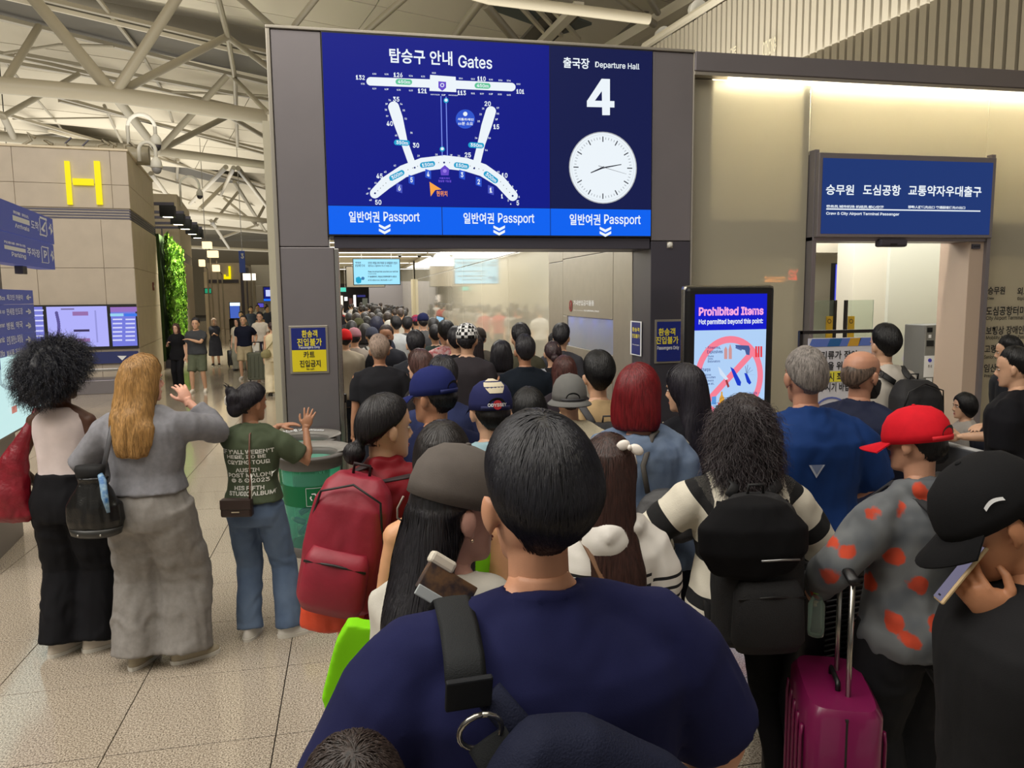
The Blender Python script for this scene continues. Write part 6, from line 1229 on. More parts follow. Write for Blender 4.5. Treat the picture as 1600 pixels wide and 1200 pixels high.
def backpack(p, label, m, m2=None, w=.30, h=.44, d=.15, z=1.38, yb=None, x=0, strap=(30, 30, 32), pocket=True, tilt=0, name='backpack', straps=True, vox=None, cat='backpack', zips=(16, 16, 18), rnd=2.8, group=None):
    "a bag of its own on a person's back; x, z in body-scale metres"
    k = p.k; sm = mat(strap, .7); m2 = m2 or m
    r = empty(name, tuple(p.W@Vector((0, 0, 0))), p.rz); tag(r, label, cat, group)
    if yb is None: yb = -(np.interp(1.22, p.T['z'], p.T['ry'])*(.55+.45*p.wide)+.035)
    yc = yb-d/2; mb = MB()
    mb.rings([(x, yc, z-h, w*.40, d*.40, rnd), (x, yc-.01, z-h+.03, w*.49, d*.52, rnd), (x, yc-.012, z-h*.55, w*.5, d*.56, rnd), (x, yc, z-h*.2, w*.47, d*.48, rnd), (x, yc+.01, z-.04, w*.40, d*.36, rnd), (x, yc+.02, z, w*.26, d*.2, rnd)], 28)
    R4 = Matrix.Scale(k, 4)@Matrix.Translation((x, yc, z-h/2))@Matrix.Rotation(tilt, 4, 'Y')@Matrix.Translation((-x, -yc, -(z-h/2)))
    def B(nm, mb, m, par=None, sm_=True): mb.V = [tuple(R4@Vector(v)) for v in mb.V]; return mb.build(nm, m, par or r, sm_, world=False)
    mb.V = [tuple(R4@Vector(v)) for v in mb.V]
    def dd(V, N): q = V/k; a = vnoise(q*[12, 12, 8], 5)-.5; b = vnoise(q*[30, 30, 16], 6)-.5; return V+N*((a*1.2+b*.7)*.008*k)[:, None]
    organic('pack_body', mb, m, r, (vox or (.008, .011, .016, .025)[p.lod]), 3, dd)
    if pocket and p.lod <= 2:
        mb = MB(); mb.rings([(x, yc-d*.55, z-h+.02, w*.34, d*.22, 3), (x, yc-d*.60, z-h+.06, w*.40, d*.26, 3), (x, yc-d*.58, z-h*.58, w*.38, d*.24, 3), (x, yc-d*.52, z-h*.50, w*.32, d*.16, 3)], 24); pk = B('front_pocket', mb, m2)
        mb = MB(); mb.tube([(x-w*.37, yc-d*.74, z-h*.60), (x, yc-d*.84, z-h*.575), (x+w*.37, yc-d*.74, z-h*.60)], .0045, 6); B('zip', mb, mat(zips, .4), pk)
        mb = MB(); mb.tube([(x-w*.46, yc-d*.30, z-h*.45), (x-w*.36, yc-d*.42, z-h*.12), (x, yc-d*.36, z-h*.035), (x+w*.36, yc-d*.42, z-h*.12), (x+w*.46, yc-d*.30, z-h*.45)], .0045, 6); B('zip', mb, mat(zips, .4))
    mb = MB(); mb.tube([(x-.03, yc+.03, z-.01), (x-.028, yc+.02, z+.035), (x+.028, yc+.02, z+.035), (x+.03, yc+.03, z-.01)], .006, 8); B('top_handle', mb, sm)
    if straps:
        ty = np.interp(1.32, p.T['z'], p.T['ry'])
        for s in (1, -1):
            mb = MB(); mb.tube([(x+s*w*.22, yb-.005, z-.03), (s*.085, yb+.01, z+.01 if z > 1.36 else 1.38), (s*p.sw*.62, -.035, 1.462), (s*p.sw*.66, .03, 1.458), (s*p.sw*.68, ty+.03, 1.36), (s*p.sw*.74, ty+.035, 1.2), (s*(p.sw*.9), .03, 1.06), (x+s*w*.42, yb-.01, z-h+.05)], [(.022, .006)]*8, 8); B('shoulder_strap', mb, sm)
    return r
# ================================================================== PEOPLE: who stands where
def hgt(at, y):
    lo, hi = .3, 3
    for _ in range(30):
        m = (lo+hi)/2
        if proj((at[0], at[1], m))[1] > y: lo = m
        else: hi = m
    return lo
def fl(x, y): w = atZ(x, y, 0); return (w[0], w[1])
BLK = (18, 17, 20)
def H(style='short', c=BLK, c2=None, **kw):
    d = dict(line={'short': 'short', 'full': 'full', 'tied': 'tied'}.get(style, 'cover'), c=c, c2=c2, T=.014)
    if style == 'short': d.update(fade=48, T=.015, top=.014, back=.006, n=2600, L=.05, rough=.10)
    if style == 'full': d.update(fade=48, T=.020, top=.022, back=.012, n=3200, L=.06, rough=.16)
    if style == 'tied': d.update(T=.010, n=2400, L=.08, rough=.03, blobs=[(0, -.135, .08, (.038, .036, .038))])
    if style == 'long': d.update(T=.018, top=.006, cur=[(.20, -.02, .075, .085), (.12, -.028, .092, .092), (.04, -.045, .094, .082), (-.05, -.062, .100, .066), (-.16, -.085, .105, .050), (-.28, -.10, .085, .040), (-.36, -.105, .05, .026)], n=5200, L=.16, rough=.06)
    if style == 'bob': d.update(T=.024, top=.006, cur=[(.20, -.012, .08, .09), (.13, -.018, .102, .102), (.06, -.022, .112, .100), (.0, -.028, .112, .090), (-.035, -.034, .100, .078)], n=5000, L=.13, rough=.03)
    d.update(kw); return d
FAIR_H = (150, 104, 52)
# --- the three women on the left
a = fl(135, 1012); L1 = person('woman with big black afro in a white sleeveless top and black trousers', 97, 553, hgt(a, 556), face=-14, sex='f', skin='dark', lod=0, at=(a[0]-.03, a[1]), hair=dict(line='full', c=(12, 13, 20), c2=(26, 28, 42), T=.115, top=.0, back=.02, n=6500, L=.055, curl=.006, noise=.012, lump=.02, w=.0011, seed=3, out=.9),
    top=dict(m=cloth((226, 212, 210)), sleeve=0, hem=.98, ease=.016), bot=dict(m=cloth((20, 20, 24)), r=(.12, .125, .12), cut=.05, waist=1.08, wr=.007, ease=.026), shoes=(206, 196, 182), head=(-12, 0, 0), arms=dict(L=dict(t=(-.24, .12, .95)), R=dict(t=(.20, .2, 1.0))), feet=((.10, .02, -40), (-.08, -.04, -20)))
a = fl(268, 1036); L2 = person('woman with wavy blonde hair in a grey sweatshirt and wide grey sweatpants', 215, 553, hgt(a, 556), face=-10, sex='f', skin='pink', lod=0, wide=1.12, at=(a[0]-.06, a[1]+.02), hair=H('long', (140, 92, 44), (196, 150, 90), n=8000, rough=.2, noise=.014, lump=.012, L=.13, cur=[(.20, -.02, .08, .088), (.12, -.028, .104, .098), (.04, -.04, .115, .092), (-.05, -.085, .120, .078), (-.13, -.12, .118, .062), (-.21, -.145, .105, .046), (-.27, -.155, .08, .03)]),
    top=dict(m=cloth((134, 134, 140), vs=40), sleeve=1.72, hem=1.0, ease=.045, sl_ease=.034, wr=.009, name='sweatshirt'), bot=dict(m=cloth((140, 136, 132), vs=40), r=(.135, .135, .14), cut=.05, waist=1.06, ease=.03, wr=.009, name='sweatpants'), shoes=(176, 164, 140), head=(-42, 0, 0),
    arms=dict(R=dict(t=(.14, .25, 1.46), pole=(.9, -.3, -.9), d=(-.45, .25, .85), n=(-.6, .6, .1), curl=.5, spread=.25), L=dict(t=(-.20, .12, 1.02), pole=(-1, -.35, .05), curl=.6)), feet=((.13, .04, -55), (-.11, .0, -10)))
a = fl(425, 992); L3 = person('woman in an olive tour T-shirt and blue jeans raising her right hand', 385, 596, hgt(a, 598), face=-10, sex='f', skin='tan', lod=0, at=(a[0]-.06, a[1]), hair=H('tied', (18, 16, 20), (40, 36, 44), T=.022, n=4200, rough=.22, blobs=[(-.01, -.125, .15, (.05, .045, .06)), (-.01, -.115, .09, (.06, .045, .06)), (-.03, -.14, .20, (.03, .03, .035))], tubes=[([(-.03, -.13, .2), (-.06, -.16, .24), (-.09, -.165, .235)], [.009, .005, .0015]), ([(-.02, -.13, .2), (-.02, -.17, .25), (-.04, -.19, .26)], [.008, .004, .0015])]),
    top=dict(m=cloth((78, 88, 68)), sleeve=.72, hem=.96, ease=.035, sl_ease=.032, wr=.008), bot=dict(m=cloth((104, 122, 148), c2=(88, 106, 134), vs=6, bump=.2), r=(.105, .088, .088), cut=.05, waist=1.03, wr=.006, name='jeans'), shoes=(226, 222, 214), head=(-38, 4, 0),
    arms=dict(R=dict(tp=(478, 668, .10), pole=(.3, -.3, -1), d=(.25, .1, .95), n=(-.1, .95, .1), curl=.22, spread=.34), L=dict(t=(.10, .34, 1.40), pole=(-1, .1, -.7), d=(.9, .3, .1), n=(0, .1, -1), curl=.3)), feet=((.19, .02, -60), (-.07, .0, -5)))
for st, x0, x1, z0, z1 in (("IF Y'ALL WEREN'T", -.165, .165, 1.297, 1.325), ("HERE, I'D BE", -.13, .12, 1.262, 1.290), ('CRYING TOUR', -.13, .14, 1.227, 1.255), ('AUSTIN', -.075, .075, 1.175, 1.203), ('POST MALONE', -.13, .16, 1.140, 1.168), ('© & ℗ 2023', -.11, .13, 1.105, 1.133), ('HIS FIFTH', -.09, .10, 1.055, 1.083), ('STUDIO ALBUM', -.13, .16, 1.020, 1.048)): back_print(L3, st, x0, x1, z0, z1, mat((226, 226, 218), .8), .02)
# --- the queue, nearest first
NM = person('broad man with short black hair in a navy T-shirt, nearest, seen from behind', 840, 657, 1.84, face=4, wide=1.30, lod=0, skin=(206, 150, 118), hair=dict(line='short', fade=40, c=(10, 10, 13), c2=(30, 30, 38), T=.020, top=.012, back=.014, n=10000, L=.062, rough=.10, w=.0009, noise=.003), top=dict(m=cloth((26, 29, 68), .9, fine=700), sleeve=.85, hem=.86, ease=.030, sl_ease=.030, wr=.0045, name='t_shirt'), head=(3, 0, 0), belly=.03, arms=dict(R=dict(t=(.32, .12, .92), pole=(.8, -.6, 0)), L=dict(t=(-.32, .12, .92), pole=(-.8, -.6, 0))))
BH = person('short person whose dark hair shows at the bottom edge, left of the navy T-shirt', 548, 1166, 1.45, face=5, lod=0, hair=H('short', (34, 26, 24), (60, 48, 44), n=6000, rough=.3), top=dict(m=cloth((60, 60, 66)), sleeve=.6))
GC = person('woman in a grey baseball cap with very long black hair and a pale jacket', 700, 704, 1.72, face=-28, sex='f', skin=(196, 150, 136), lod=0, hair=H('long', (14, 13, 16), (34, 32, 38), line='full', n=8000, L=.2, rough=.02, T=.012, cur=[(.125, -.035, .074, .07), (.09, -.045, .082, .068), (.02, -.075, .082, .055), (-.10, -.13, .078, .045), (-.28, -.17, .07, .036, .0), (-.46, -.175, .06, .028), (-.62, -.17, .04, .02)]),
    cap=dict(m=cloth((94, 88, 84), .9, vs=20), bl=.078, rot=-2, tilt=-13, zb=.138, s=1.04), top=dict(m=cloth((196, 192, 182), .8), sleeve=1.95, hem=.90, ease=.045, sl_ease=.03, wr=.009, name='jacket'), wide=.82, head=(-44, 4, 0), arms=dict(L=dict(t=(-.06, .26, 1.10), pole=(-.1, -1, -.6)), R=dict(t=(.12, .3, 1.1))))
GT = person('woman with long dark hair in a lime green sleeveless top', 690, 660, 1.66, face=-6, sex='f', skin=(214, 160, 120), lod=0, hair=H('long', (18, 16, 18), (40, 34, 34), n=6000), top=dict(m=cloth((126, 206, 20), .75), sleeve=0, hem=.94, ease=.014), bot=dict(m=cloth((60, 62, 70))), arms=dict(L=dict(t=(-.26, .06, .84)), R=dict(t=(.2, .2, .95))))
RJ = person('woman with a low black bun wearing a crimson rain jacket', 598, 614, 1.70, face=-16, sex='f', skin='kr', lod=0, hair=H('tied', (16, 14, 16), (34, 30, 34), n=5000, T=.016, blobs=[(0, -.125, .03, (.042, .042, .042))]), top=dict(m=cloth((122, 18, 30), .5, vs=5, bump=.05), sleeve=1.9, hem=.90, ease=.040, sl_ease=.034, wr=.013, highneck=1, name='jacket'), bot=dict(m=cloth((110, 132, 156), c2=(92, 114, 142)), r=(.11, .10, .10), name='jeans'), head=(-52, 2, 0), shoes=(40, 40, 44))
OD = person('man in a navy and cream golf cap with red emblem', 766, 594, 1.70, face=0, lod=1, hair=H('short', n=2500), cap=dict(m=cloth((34, 38, 84), .8), bl=.06, tilt=-8, s=1.02, zb=.13, strap=mat((34, 38, 84), .8)), top=dict(m=cloth((150, 180, 190), .8), sleeve=.6, collar=1), head=(4, -4, 0))
NC = person('man with glasses in a navy cap and navy polo shirt', 678, 573, 1.74, face=14, lod=1, skin='tan', hair=H('short', n=2500), cap=dict(m=cloth((30, 38, 96), .85), tilt=-7, s=1.02, zb=.13, strap=mat((30, 38, 96), .8)), top=dict(m=cloth((24, 30, 62), .85), sleeve=.7, collar=1), glasses=(180, 180, 176), head=(34, 0, 0), wide=1.05)
BN = person('woman with dark hair in a low braided bun right of the cream golf cap', 826, 605, 1.61, face=-4, sex='f', lod=1, hair=H('tied', n=3500, T=.02, blobs=[(.045, -.11, .045, (.045, .035, .03)), (.01, -.12, .06, (.05, .035, .03))]), top=dict(m=cloth((150, 150, 160))))
GB = person('woman with a grey bucket hat and a cream textured shirt', 890, 582, 1.645, face=-6, sex='f', lod=1, wide=1.05, hair=H('short', (60, 40, 34), n=1500), cap=dict(m=cloth((112, 112, 110), .9), brim=0, wide=.028, s=1.06, zb=.10, tilt=0, strap=mat((60, 60, 64), .6)), top=dict(m=cloth((208, 198, 172), .95, bump=.4, fine=120), sleeve=1.2, ease=.035, sl_ease=.03))
BR = person('woman with reddish brown hair just beyond the grey bucket hat', 882, 556, 1.62, face=-3, sex='f', lod=1, hair=H('long', (48, 26, 24), (90, 50, 44), n=3000), top=dict(m=cloth((46, 40, 46))))
TB = person('man with thick black hair in a tan T-shirt carrying a charcoal backpack', 935, 553, 1.715, face=-3, lod=1, wide=1.08, hair=H('full', n=5000), top=dict(m=cloth((176, 150, 112), .9), sleeve=.7))
RH = person('woman with a dark red bob and glasses in a loose denim blouse', 998, 571, 1.73, face=-14, sex='f', skin='pink', lod=0, wide=1.1, hair=H('bob', (78, 12, 20), (132, 26, 34), n=7000), top=dict(m=cloth((92, 108, 134), c2=(112, 128, 152), vs=10), sleeve=1.5, ease=.05, sl_ease=.045, hem=.84, flare=.04, wr=.010, neckz=1.43), bot=dict(m=cloth((20, 20, 26))), glasses=(150, 140, 130), head=(-34, 0, 0), arms=dict(R=dict(t=(.2, .2, 1.0)), L=dict(t=(-.24, .05, .85))))
ST = person('woman with a white headband and long dark brown hair in a striped hooded top', 950, 680, 1.62, face=-18, sex='f', skin='kr', lod=0, hair=H('long', (34, 22, 22), (66, 40, 34), n=7000, L=.2, rough=.03, cur=[(.20, -.02, .078, .088), (.12, -.03, .096, .094), (.04, -.05, .098, .084), (-.05, -.075, .100, .066), (-.18, -.11, .095, .05, .03), (-.30, -.125, .08, .042, .05), (-.42, -.13, .055, .03, .06), (-.50, -.13, .03, .018, .065)]),
    top=dict(m=banded((222, 218, 212), (24, 24, 28), [(a_, a_+.011) for a_ in (1.02, 1.055, 1.09, 1.125, 1.16, 1.195, 1.23, 1.265, 1.30, 3.08, 3.115, 3.15, 3.185, 3.22, 3.255, 3.29, 3.325, 3.36, 3.395, 3.43)], .05), band=1, sleeve=1.9, hem=.88, ease=.036, sl_ease=.03, hood=1, wr=.007, name='striped_top'), bot=dict(m=cloth((210, 206, 204)), kind='skirt', cut=.5), head=(-10, 2, 0))
CU = person('woman with long curly black hair in a black and cream striped sweater', 1163, 622, 1.655, face=-8, sex='f', skin='dark', lod=0, wide=1.05, hair=dict(line='cover', c=(22, 18, 22), c2=(52, 42, 46), T=.026, top=.004, n=8000, L=.10, curl=.007, noise=.014, lump=.016, w=.0013, out=.3, cur=[(.2, -.02, .08, .09), (.12, -.03, .10, .10), (.03, -.05, .112, .09), (-.05, -.06, .108, .075), (-.11, -.075, .085, .055), (-.15, -.08, .05, .035)]),
    top=dict(m=banded((214, 208, 192), (20, 20, 22), [(3.0, 3.035), (3.17, 3.235), (3.34, 3.40), (3.47, 3.50), (1.30, 1.36), (1.10, 1.17), (.92, .97)]), band=1, sleeve=1.95, hem=.80, ease=.05, sl_ease=.042, wr=.006, name='striped_sweater'), bot=dict(m=cloth((16, 16, 18)), r=(.096, .066, .052), name='leggings'), shoes=(60, 56, 56), arms=dict(R=dict(t=(.34, .10, .92), pole=(1, -.5, 0), d=(.1, .2, -1)), L=dict(t=(-.26, .22, 1.05), pole=(-1, -.4, 0))), feet=((.20, .0, -12), (-.16, .03, 10)))
BS = person('grey haired man in a loose blue short-sleeved shirt', 1262, 539, 1.82, face=-6, lod=0, wide=1.16, skin=(196, 142, 116), hair=dict(line='short', c=(96, 90, 86), c2=(158, 150, 144), T=.008, top=.004, n=6500, L=.025, rough=.06, w=.0009), top=dict(m=cloth((20, 52, 108), .8, vs=6), sleeve=.9, hem=.76, ease=.05, sl_ease=.045, cuff=.012, wr=.008, flare=.02, collar=1, name='shirt'), bot=dict(m=cloth((96, 98, 112)), r=(.12, .10, .09)), shoes=(200, 196, 190), arms=dict(R=dict(t=(.27, .24, 1.02), pole=(.5, -1, 0)), L=dict(t=(-.26, .2, 1.0))))
BD = person('woman in black with long dark hair and a thin pale shoulder chain', 1076, 569, 1.69, face=8, sex='f', skin='kr', lod=1, hair=H('long', (18, 16, 22), (40, 36, 46), n=6000), top=dict(m=cloth((20, 20, 26)), sleeve=.6, wr=.006), bot=dict(m=cloth((20, 20, 26)), kind='skirt', cut=.4), head=(34, 6, 0))
SG = person('balding security guard in dark navy uniform with a black face mask and glasses', 1346, 543, 1.77, face=-62, lod=0, skin=(190, 138, 112), mask=True, glasses=(30, 30, 34), hair=dict(line='short', c=(70, 58, 50), c2=(120, 100, 86), T=.006, top=-.03, fade=9, n=2500, L=.012, w=.0006), top=dict(m=cloth((24, 30, 54), .7), sleeve=1.95, ease=.035, sl_ease=.028, collar=1, name='uniform_shirt', wr=.006), bot=dict(m=cloth((22, 26, 44))), shoes=(30, 30, 32), head=(-12, 0, 0), arms=dict(R=dict(t=(.02, .24, .98), pole=(1, -.8, 0)), L=dict(t=(-.1, .26, .96))))
BK = person('man with black hair and a large black backpack beyond the notice board', 1384, 510, 1.80, face=0, lod=1, hair=H('full', n=3000), top=dict(m=cloth((196, 190, 180)), sleeve=.7), bot=dict(m=cloth((182, 176, 164)), r=(.11, .09, .09)), shoes=(220, 220, 216), wide=1.05)
def blot():
    m, nt, b = nt_new('orange_flower_print'); N, L = nt.nodes, nt.links; tc = N.new('ShaderNodeTexCoord'); v = N.new('ShaderNodeTexVoronoi'); v.inputs['Scale'].default_value = 8.5; v.inputs['Randomness'].default_value = .9; n = N.new('ShaderNodeTexNoise'); n.inputs['Scale'].default_value = 16; n.inputs['Detail'].default_value = 5
    ad = N.new('ShaderNodeMath'); ad.operation = 'MULTIPLY_ADD'; ad.inputs[1].default_value = .55; L.new(tc.outputs['Object'], v.inputs['Vector']); L.new(tc.outputs['Object'], n.inputs['Vector']); L.new(n.outputs['Fac'], ad.inputs[0]); L.new(v.outputs['Distance'], ad.inputs[2])
    r = N.new('ShaderNodeValToRGB'); r.color_ramp.elements[0].position = .55; r.color_ramp.elements[0].color = lin((196, 70, 42)); r.color_ramp.elements[1].position = .61; r.color_ramp.elements[1].color = lin((104, 108, 112)); L.new(ad.outputs[0], r.inputs[0])
    n2 = N.new('ShaderNodeTexNoise'); n2.inputs['Scale'].default_value = 7; L.new(tc.outputs['Object'], n2.inputs['Vector']); mx = N.new('ShaderNodeMix'); mx.data_type = 'RGBA'; mx.blend_type = 'MULTIPLY'; mx.inputs['Factor'].default_value = 1; r2 = N.new('ShaderNodeValToRGB'); r2.color_ramp.elements[0].position = .35; r2.color_ramp.elements[0].color = (.45, .47, .52, 1); r2.color_ramp.elements[1].position = .6; r2.color_ramp.elements[1].color = (1, .98, .95, 1)
    L.new(n2.outputs['Fac'], r2.inputs[0]); L.new(r.outputs[0], mx.inputs['A']); L.new(r2.outputs[0], mx.inputs['B']); L.new(mx.outputs['Result'], b.inputs['Base Color']); b.inputs['Roughness'].default_value = .9; return m
RC = person('person in a bright red baseball cap and grey hooded shirt with orange flowers', 1442, 632, 1.66, face=10, lod=0, sex='f', wide=1.1, skin=(196, 146, 118), hair=H('short', n=5000, T=.02), cap=dict(m=cloth((206, 22, 38), .8, vs=20), rot=0, tilt=-8, s=1.08, bl=.095, zb=.115, strap=mat((206, 22, 38), .8)), top=dict(m=blot(), sleeve=1.8, hem=.84, ease=.045, sl_ease=.04, hood=1, wr=.010, name='hooded_shirt'), bot=dict(m=cloth((26, 27, 30)), r=(.125, .12, .11)), head=(14, 3, 0), arms=dict(L=dict(t=(-.26, .22, 1.0), pole=(-1, -.5, 0)), R=dict(t=(.2, .25, 1.0))))
BO = person('small boy with black hair in a grey shirt by the luggage trolley', 1510, 614, 1.30, face=62, lod=1, hair=H('bob', n=3000, cur=[(.2, -.01, .08, .09), (.12, -.02, .096, .098), (.07, -.03, .09, .085)], T=.02), top=dict(m=cloth((168, 162, 154)), sleeve=.9, ease=.03), bot=dict(m=cloth((60, 60, 66)), cut=.5), head=(8, 0, 0))
BT = person('man in a loose black T-shirt leaning on the luggage trolley, cut by right edge', 1594, 543, 1.69, face=30, lod=1, wide=1.15, hair=H('short', n=2000), top=dict(m=cloth((20, 20, 25)), sleeve=.95, ease=.05, sl_ease=.045, hem=.84), head=(10, 8, 0), arms=dict(L=dict(tp=(1542, 664, .12), pole=(-.6, -.6, -.6), d=(-.9, .3, 0), n=(0, 0, -1), curl=.5), R=dict(t=(.1, .35, 1.1))))
BU = person('person in a puffy black jacket beyond the black T-shirt at the right edge', 1582, 527, 1.63, face=40, lod=1, hair=H('full', n=1500), top=dict(m=cloth((30, 32, 38)), sleeve=1.9, ease=.05, sl_ease=.05), head=(10, 10, 0))
RM = person('man in a black cap looking down at his phone in the lower right corner', 1622, 702, 1.72, face=62, lod=0, wide=1.0, skin=(190, 132, 96), hair=H('short', n=5000), cap=dict(m=cloth((22, 22, 24), .9), s=1.05, tilt=-8, zb=.13, bl=.075), top=dict(m=cloth((27, 27, 29), .9), sleeve=1.9, hem=.80, ease=.050, sl_ease=.042, wr=.006, name='sweatshirt'), head=(2, 30, 0), arms=dict(L=dict(tp=(1572, 968, -.03), pole=(-.5, -1, -.5), d=(.05, .75, .65), n=(.9, -.2, .3), curl=.9), R=dict(t=(.27, -.02, .84))))
for nm, q in (('NM', NM), ('GC', GC), ('GT', GT), ('RJ', RJ), ('CU', CU), ('BS', BS), ('RC', RC), ('RM', RM), ('L2', L2), ('L3', L3)): print(nm, [round(v, 2) for v in q.at], round(q.k*1.745, 2))
# ================================================================== THINGS PEOPLE WEAR AND CARRY
def bagroot(name, label, cat, p, group=None): return tag(empty(name, tuple(p.W.translation), p.rz), label, cat, group)
def LB(p, mb): mb.V = [tuple(Vector(v)*p.k) for v in mb.V]; return mb
def sback(p, z, add=.0): return -(np.interp(z, p.T['z'], p.T['ry'])*(.55+.45*p.wide)+add)
# sling bag of the nearest man
r = bagroot('sling_bag', 'navy sling bag with steel ring on the back of the nearest man', 'bag', NM)
m_web, m_nv = cloth((40, 42, 44), .8, bump=.3, fine=500), cloth((22, 26, 46), .8, bump=.3, fine=300)
LB(NM, MB().tube([(-.145, .07, 1.425), (-.145, .0, 1.468), (-.148, -.07, 1.450), (-.152, -.118, 1.43), (-.156, -.150, 1.405)], [(.030, .0035)]*5, 8)).build('strap', m_web, r, True, world=False)
LB(NM, MB().box(-.190, -.124, -.176, -.166, 1.375, 1.425, rot=Matrix.Rotation(.25, 3, 'X'), c=(-.157, -.17, 1.40))).build('strap_end', cloth((26, 28, 32), .6), r, world=False, bevel=.003)
LB(NM, MB().tube([(-.145+.030*math.sin(a), -.186-.010*math.cos(a), 1.350+.030*math.cos(a)) for a in np.linspace(0, 2*PI, 21)], .0042, 8)).build('ring', m_steel, r, True, world=False)
LB(NM, MB().tube([(-.135, -.182, 1.335), (-.115, -.188, 1.295), (-.09, -.19, 1.25)], [(.030, .006)]*3, 8)).build('lower_tab', m_web, r, True, world=False)
LB(NM, MB().tube([(-.125, -.155, 1.385), (-.085, -.175, 1.335), (-.04, -.185, 1.29)], [(.022, .006)]*3, 8)).build('side_wing', m_nv, r, True, world=False)
mb = MB(); c0 = Vector((.02, -.235, 1.225))
mb.rings([(0, 0, -.25, .05, .03, 3), (0, 0, -.22, .095, .05, 3), (0, 0, -.05, .115, .060, 3), (0, 0, .10, .105, .058, 3), (0, 0, .17, .07, .045, 3), (0, 0, .19, .03, .02, 3)], 24); mb.V = [tuple(c0+Matrix.Rotation(-.95, 3, 'Y')@Vector(v)) for v in mb.V]
organic('bag_body', LB(NM, mb), m_nv, r, .008, 3, lambda V, N: V+N*((vnoise(V*[14, 14, 10], 4)-.5)*.008)[:, None])
zp = MB(); P3 = [c0+Matrix.Rotation(-.95, 3, 'Y')@Vector(v) for v in ((-.085, -.045, .13), (-.10, -.062, .05), (-.10, -.064, -.08), (-.07, -.055, -.20))]
for i in range(46):
    t = i/45*3; j = min(2, int(t)); q = P3[j].lerp(P3[j+1], t-j); d = (P3[j+1]-P3[j]).normalized(); zp.box(q.x-.006, q.x+.006, q.y-.004, q.y+.002, q.z-.0016, q.z+.0016, rot=Matrix.Rotation(math.atan2(d.x, d.z), 3, 'Y'), c=q)
o = LB(NM, zp).build('zip_teeth', mat((196, 176, 140), .3, .9), r, world=False); o['kind'] = 'stuff'
LB(NM, MB().tube([c0+Matrix.Rotation(-.95, 3, 'Y')@Vector(v) for v in ((-.118, -.03, .10), (-.128, -.035, -.05), (-.09, -.03, -.2))], .003, 6)).build('piping', mat((90, 92, 104), .5), r, True, world=False)
# bags of the women on the left
r = bagroot('shoulder_bag', 'large crimson crinkled hobo bag on the left woman with the afro', 'bag', L1)
def hobo(p, r, pts, radii, m, vox=.009, wrk=.01, sd=3, nm='bag_body', fr=(16, 16, 9)):
    mb = MB(); n = 22; V = []
    for (x, y, z), (rx, ry) in zip(pts, radii):
        for k_ in range(n): a = 2*PI*k_/n; V.append((x+rx*math.cos(a), y+ry*math.sin(a), z))
    m_ = len(pts); F = [(i*n+k_, i*n+(k_+1) % n, (i+1)*n+(k_+1) % n, (i+1)*n+k_) for i in range(m_-1) for k_ in range(n)]+[tuple(range(n))[::-1], tuple((m_-1)*n+k_ for k_ in range(n))]
    mb.add(V, F); LB(p, mb)
    return organic(nm, mb, m, r, vox, 2, lambda V, N: V+N*(((vnoise(V*list(fr), sd)-.5)*1.3+(vnoise(V*[40, 40, 22], sd+1)-.5)*.6)*wrk)[:, None])
hobo(L1, r, [(-.30, -.08, .80), (-.31, -.08, .84), (-.335, -.08, .96), (-.30, -.075, 1.08), (-.24, -.07, 1.20), (-.185, -.05, 1.32), (-.155, -.03, 1.40)], [(.11, .04), (.17, .07), (.165, .085), (.12, .07), (.07, .045), (.035, .025), (.02, .012)], mat((128, 16, 34), .45, bump=.35, bscale=55, var=.15, vscale=16), wrk=.016)
LB(L1, MB().tube([(-.155, -.04, 1.37), (-.135, -.02, 1.445), (-.13, .03, 1.44), (-.15, .07, 1.36), (-.2, .06, 1.22)], [(.02, .006)]*5, 8)).build('strap', mat((128, 16, 34), .5), r, True, world=False)
r = bagroot('drawstring_bag', 'black leather drawstring bag with a blue scarf on the grey sweatshirt woman', 'bag', L2)
lea = mat((22, 22, 22), .28, bump=.15, bscale=120)
hobo(L2, r, [(-.20, -.20, .815), (-.20, -.20, .835), (-.20, -.20, .90), (-.20, -.20, .98), (-.20, -.20, 1.05), (-.20, -.20, 1.10), (-.20, -.20, 1.13)], [(.09, .06), (.125, .075), (.145, .085), (.14, .08), (.10, .06), (.07, .045), (.085, .05)], lea, .007, .010, 8, fr=(34, 34, 4))
LB(L2, MB().rings([(-.20, -.20, .812, .10, .062), (-.20, -.20, .812+.012, .128, .080), (-.20, -.20, .86, .138, .086), (-.20, -.20, .862, .12, .07)], 26)).build('base_band', mat((44, 44, 42), .35), r, True, world=False)
LB(L2, MB().rings([(-.21, -.20, 1.10, .06, .035, 3), (-.21, -.20, 1.17, .075, .04, 3), (-.21, -.20, 1.19, .07, .03, 3)], 20)).build('inner_pouch', mat((12, 12, 14), .8), r, True, world=False)
LB(L2, MB().tube([(-.16, -.18, 1.13), (-.13, -.155, 1.28), (-.115, -.11, 1.41), (-.112, -.02, 1.47), (-.12, .07, 1.42), (-.16, .09, 1.3)], [(.014, .005)]*6, 8)).build('strap', mat((80, 80, 84), .4), r, True, world=False)
LB(L2, MB().tube([(-.165, -.20, 1.16), (-.12, -.255, 1.12), (-.10, -.285, 1.04), (-.085, -.29, .96)], [(.012, .008), (.018, .01), (.017, .009), (.008, .005)], 8)).build('scarf', mat((40, 100, 160), .5, c2=(150, 180, 200), vscale=40), r, True, world=False)
for a in (-.5, .5): LB(L2, MB().ell((-.2+.12*math.sin(a), -.2-.085*math.cos(a), .835), (.006, .004, .006))).build('stud', m_steel, r, True, world=False)
r = bagroot('crossbody_bag', 'small dark brown leather crossbody bag on the back of olive shirt woman', 'bag', L3)
brn = mat((44, 28, 24), .4, bump=.1, bscale=200)
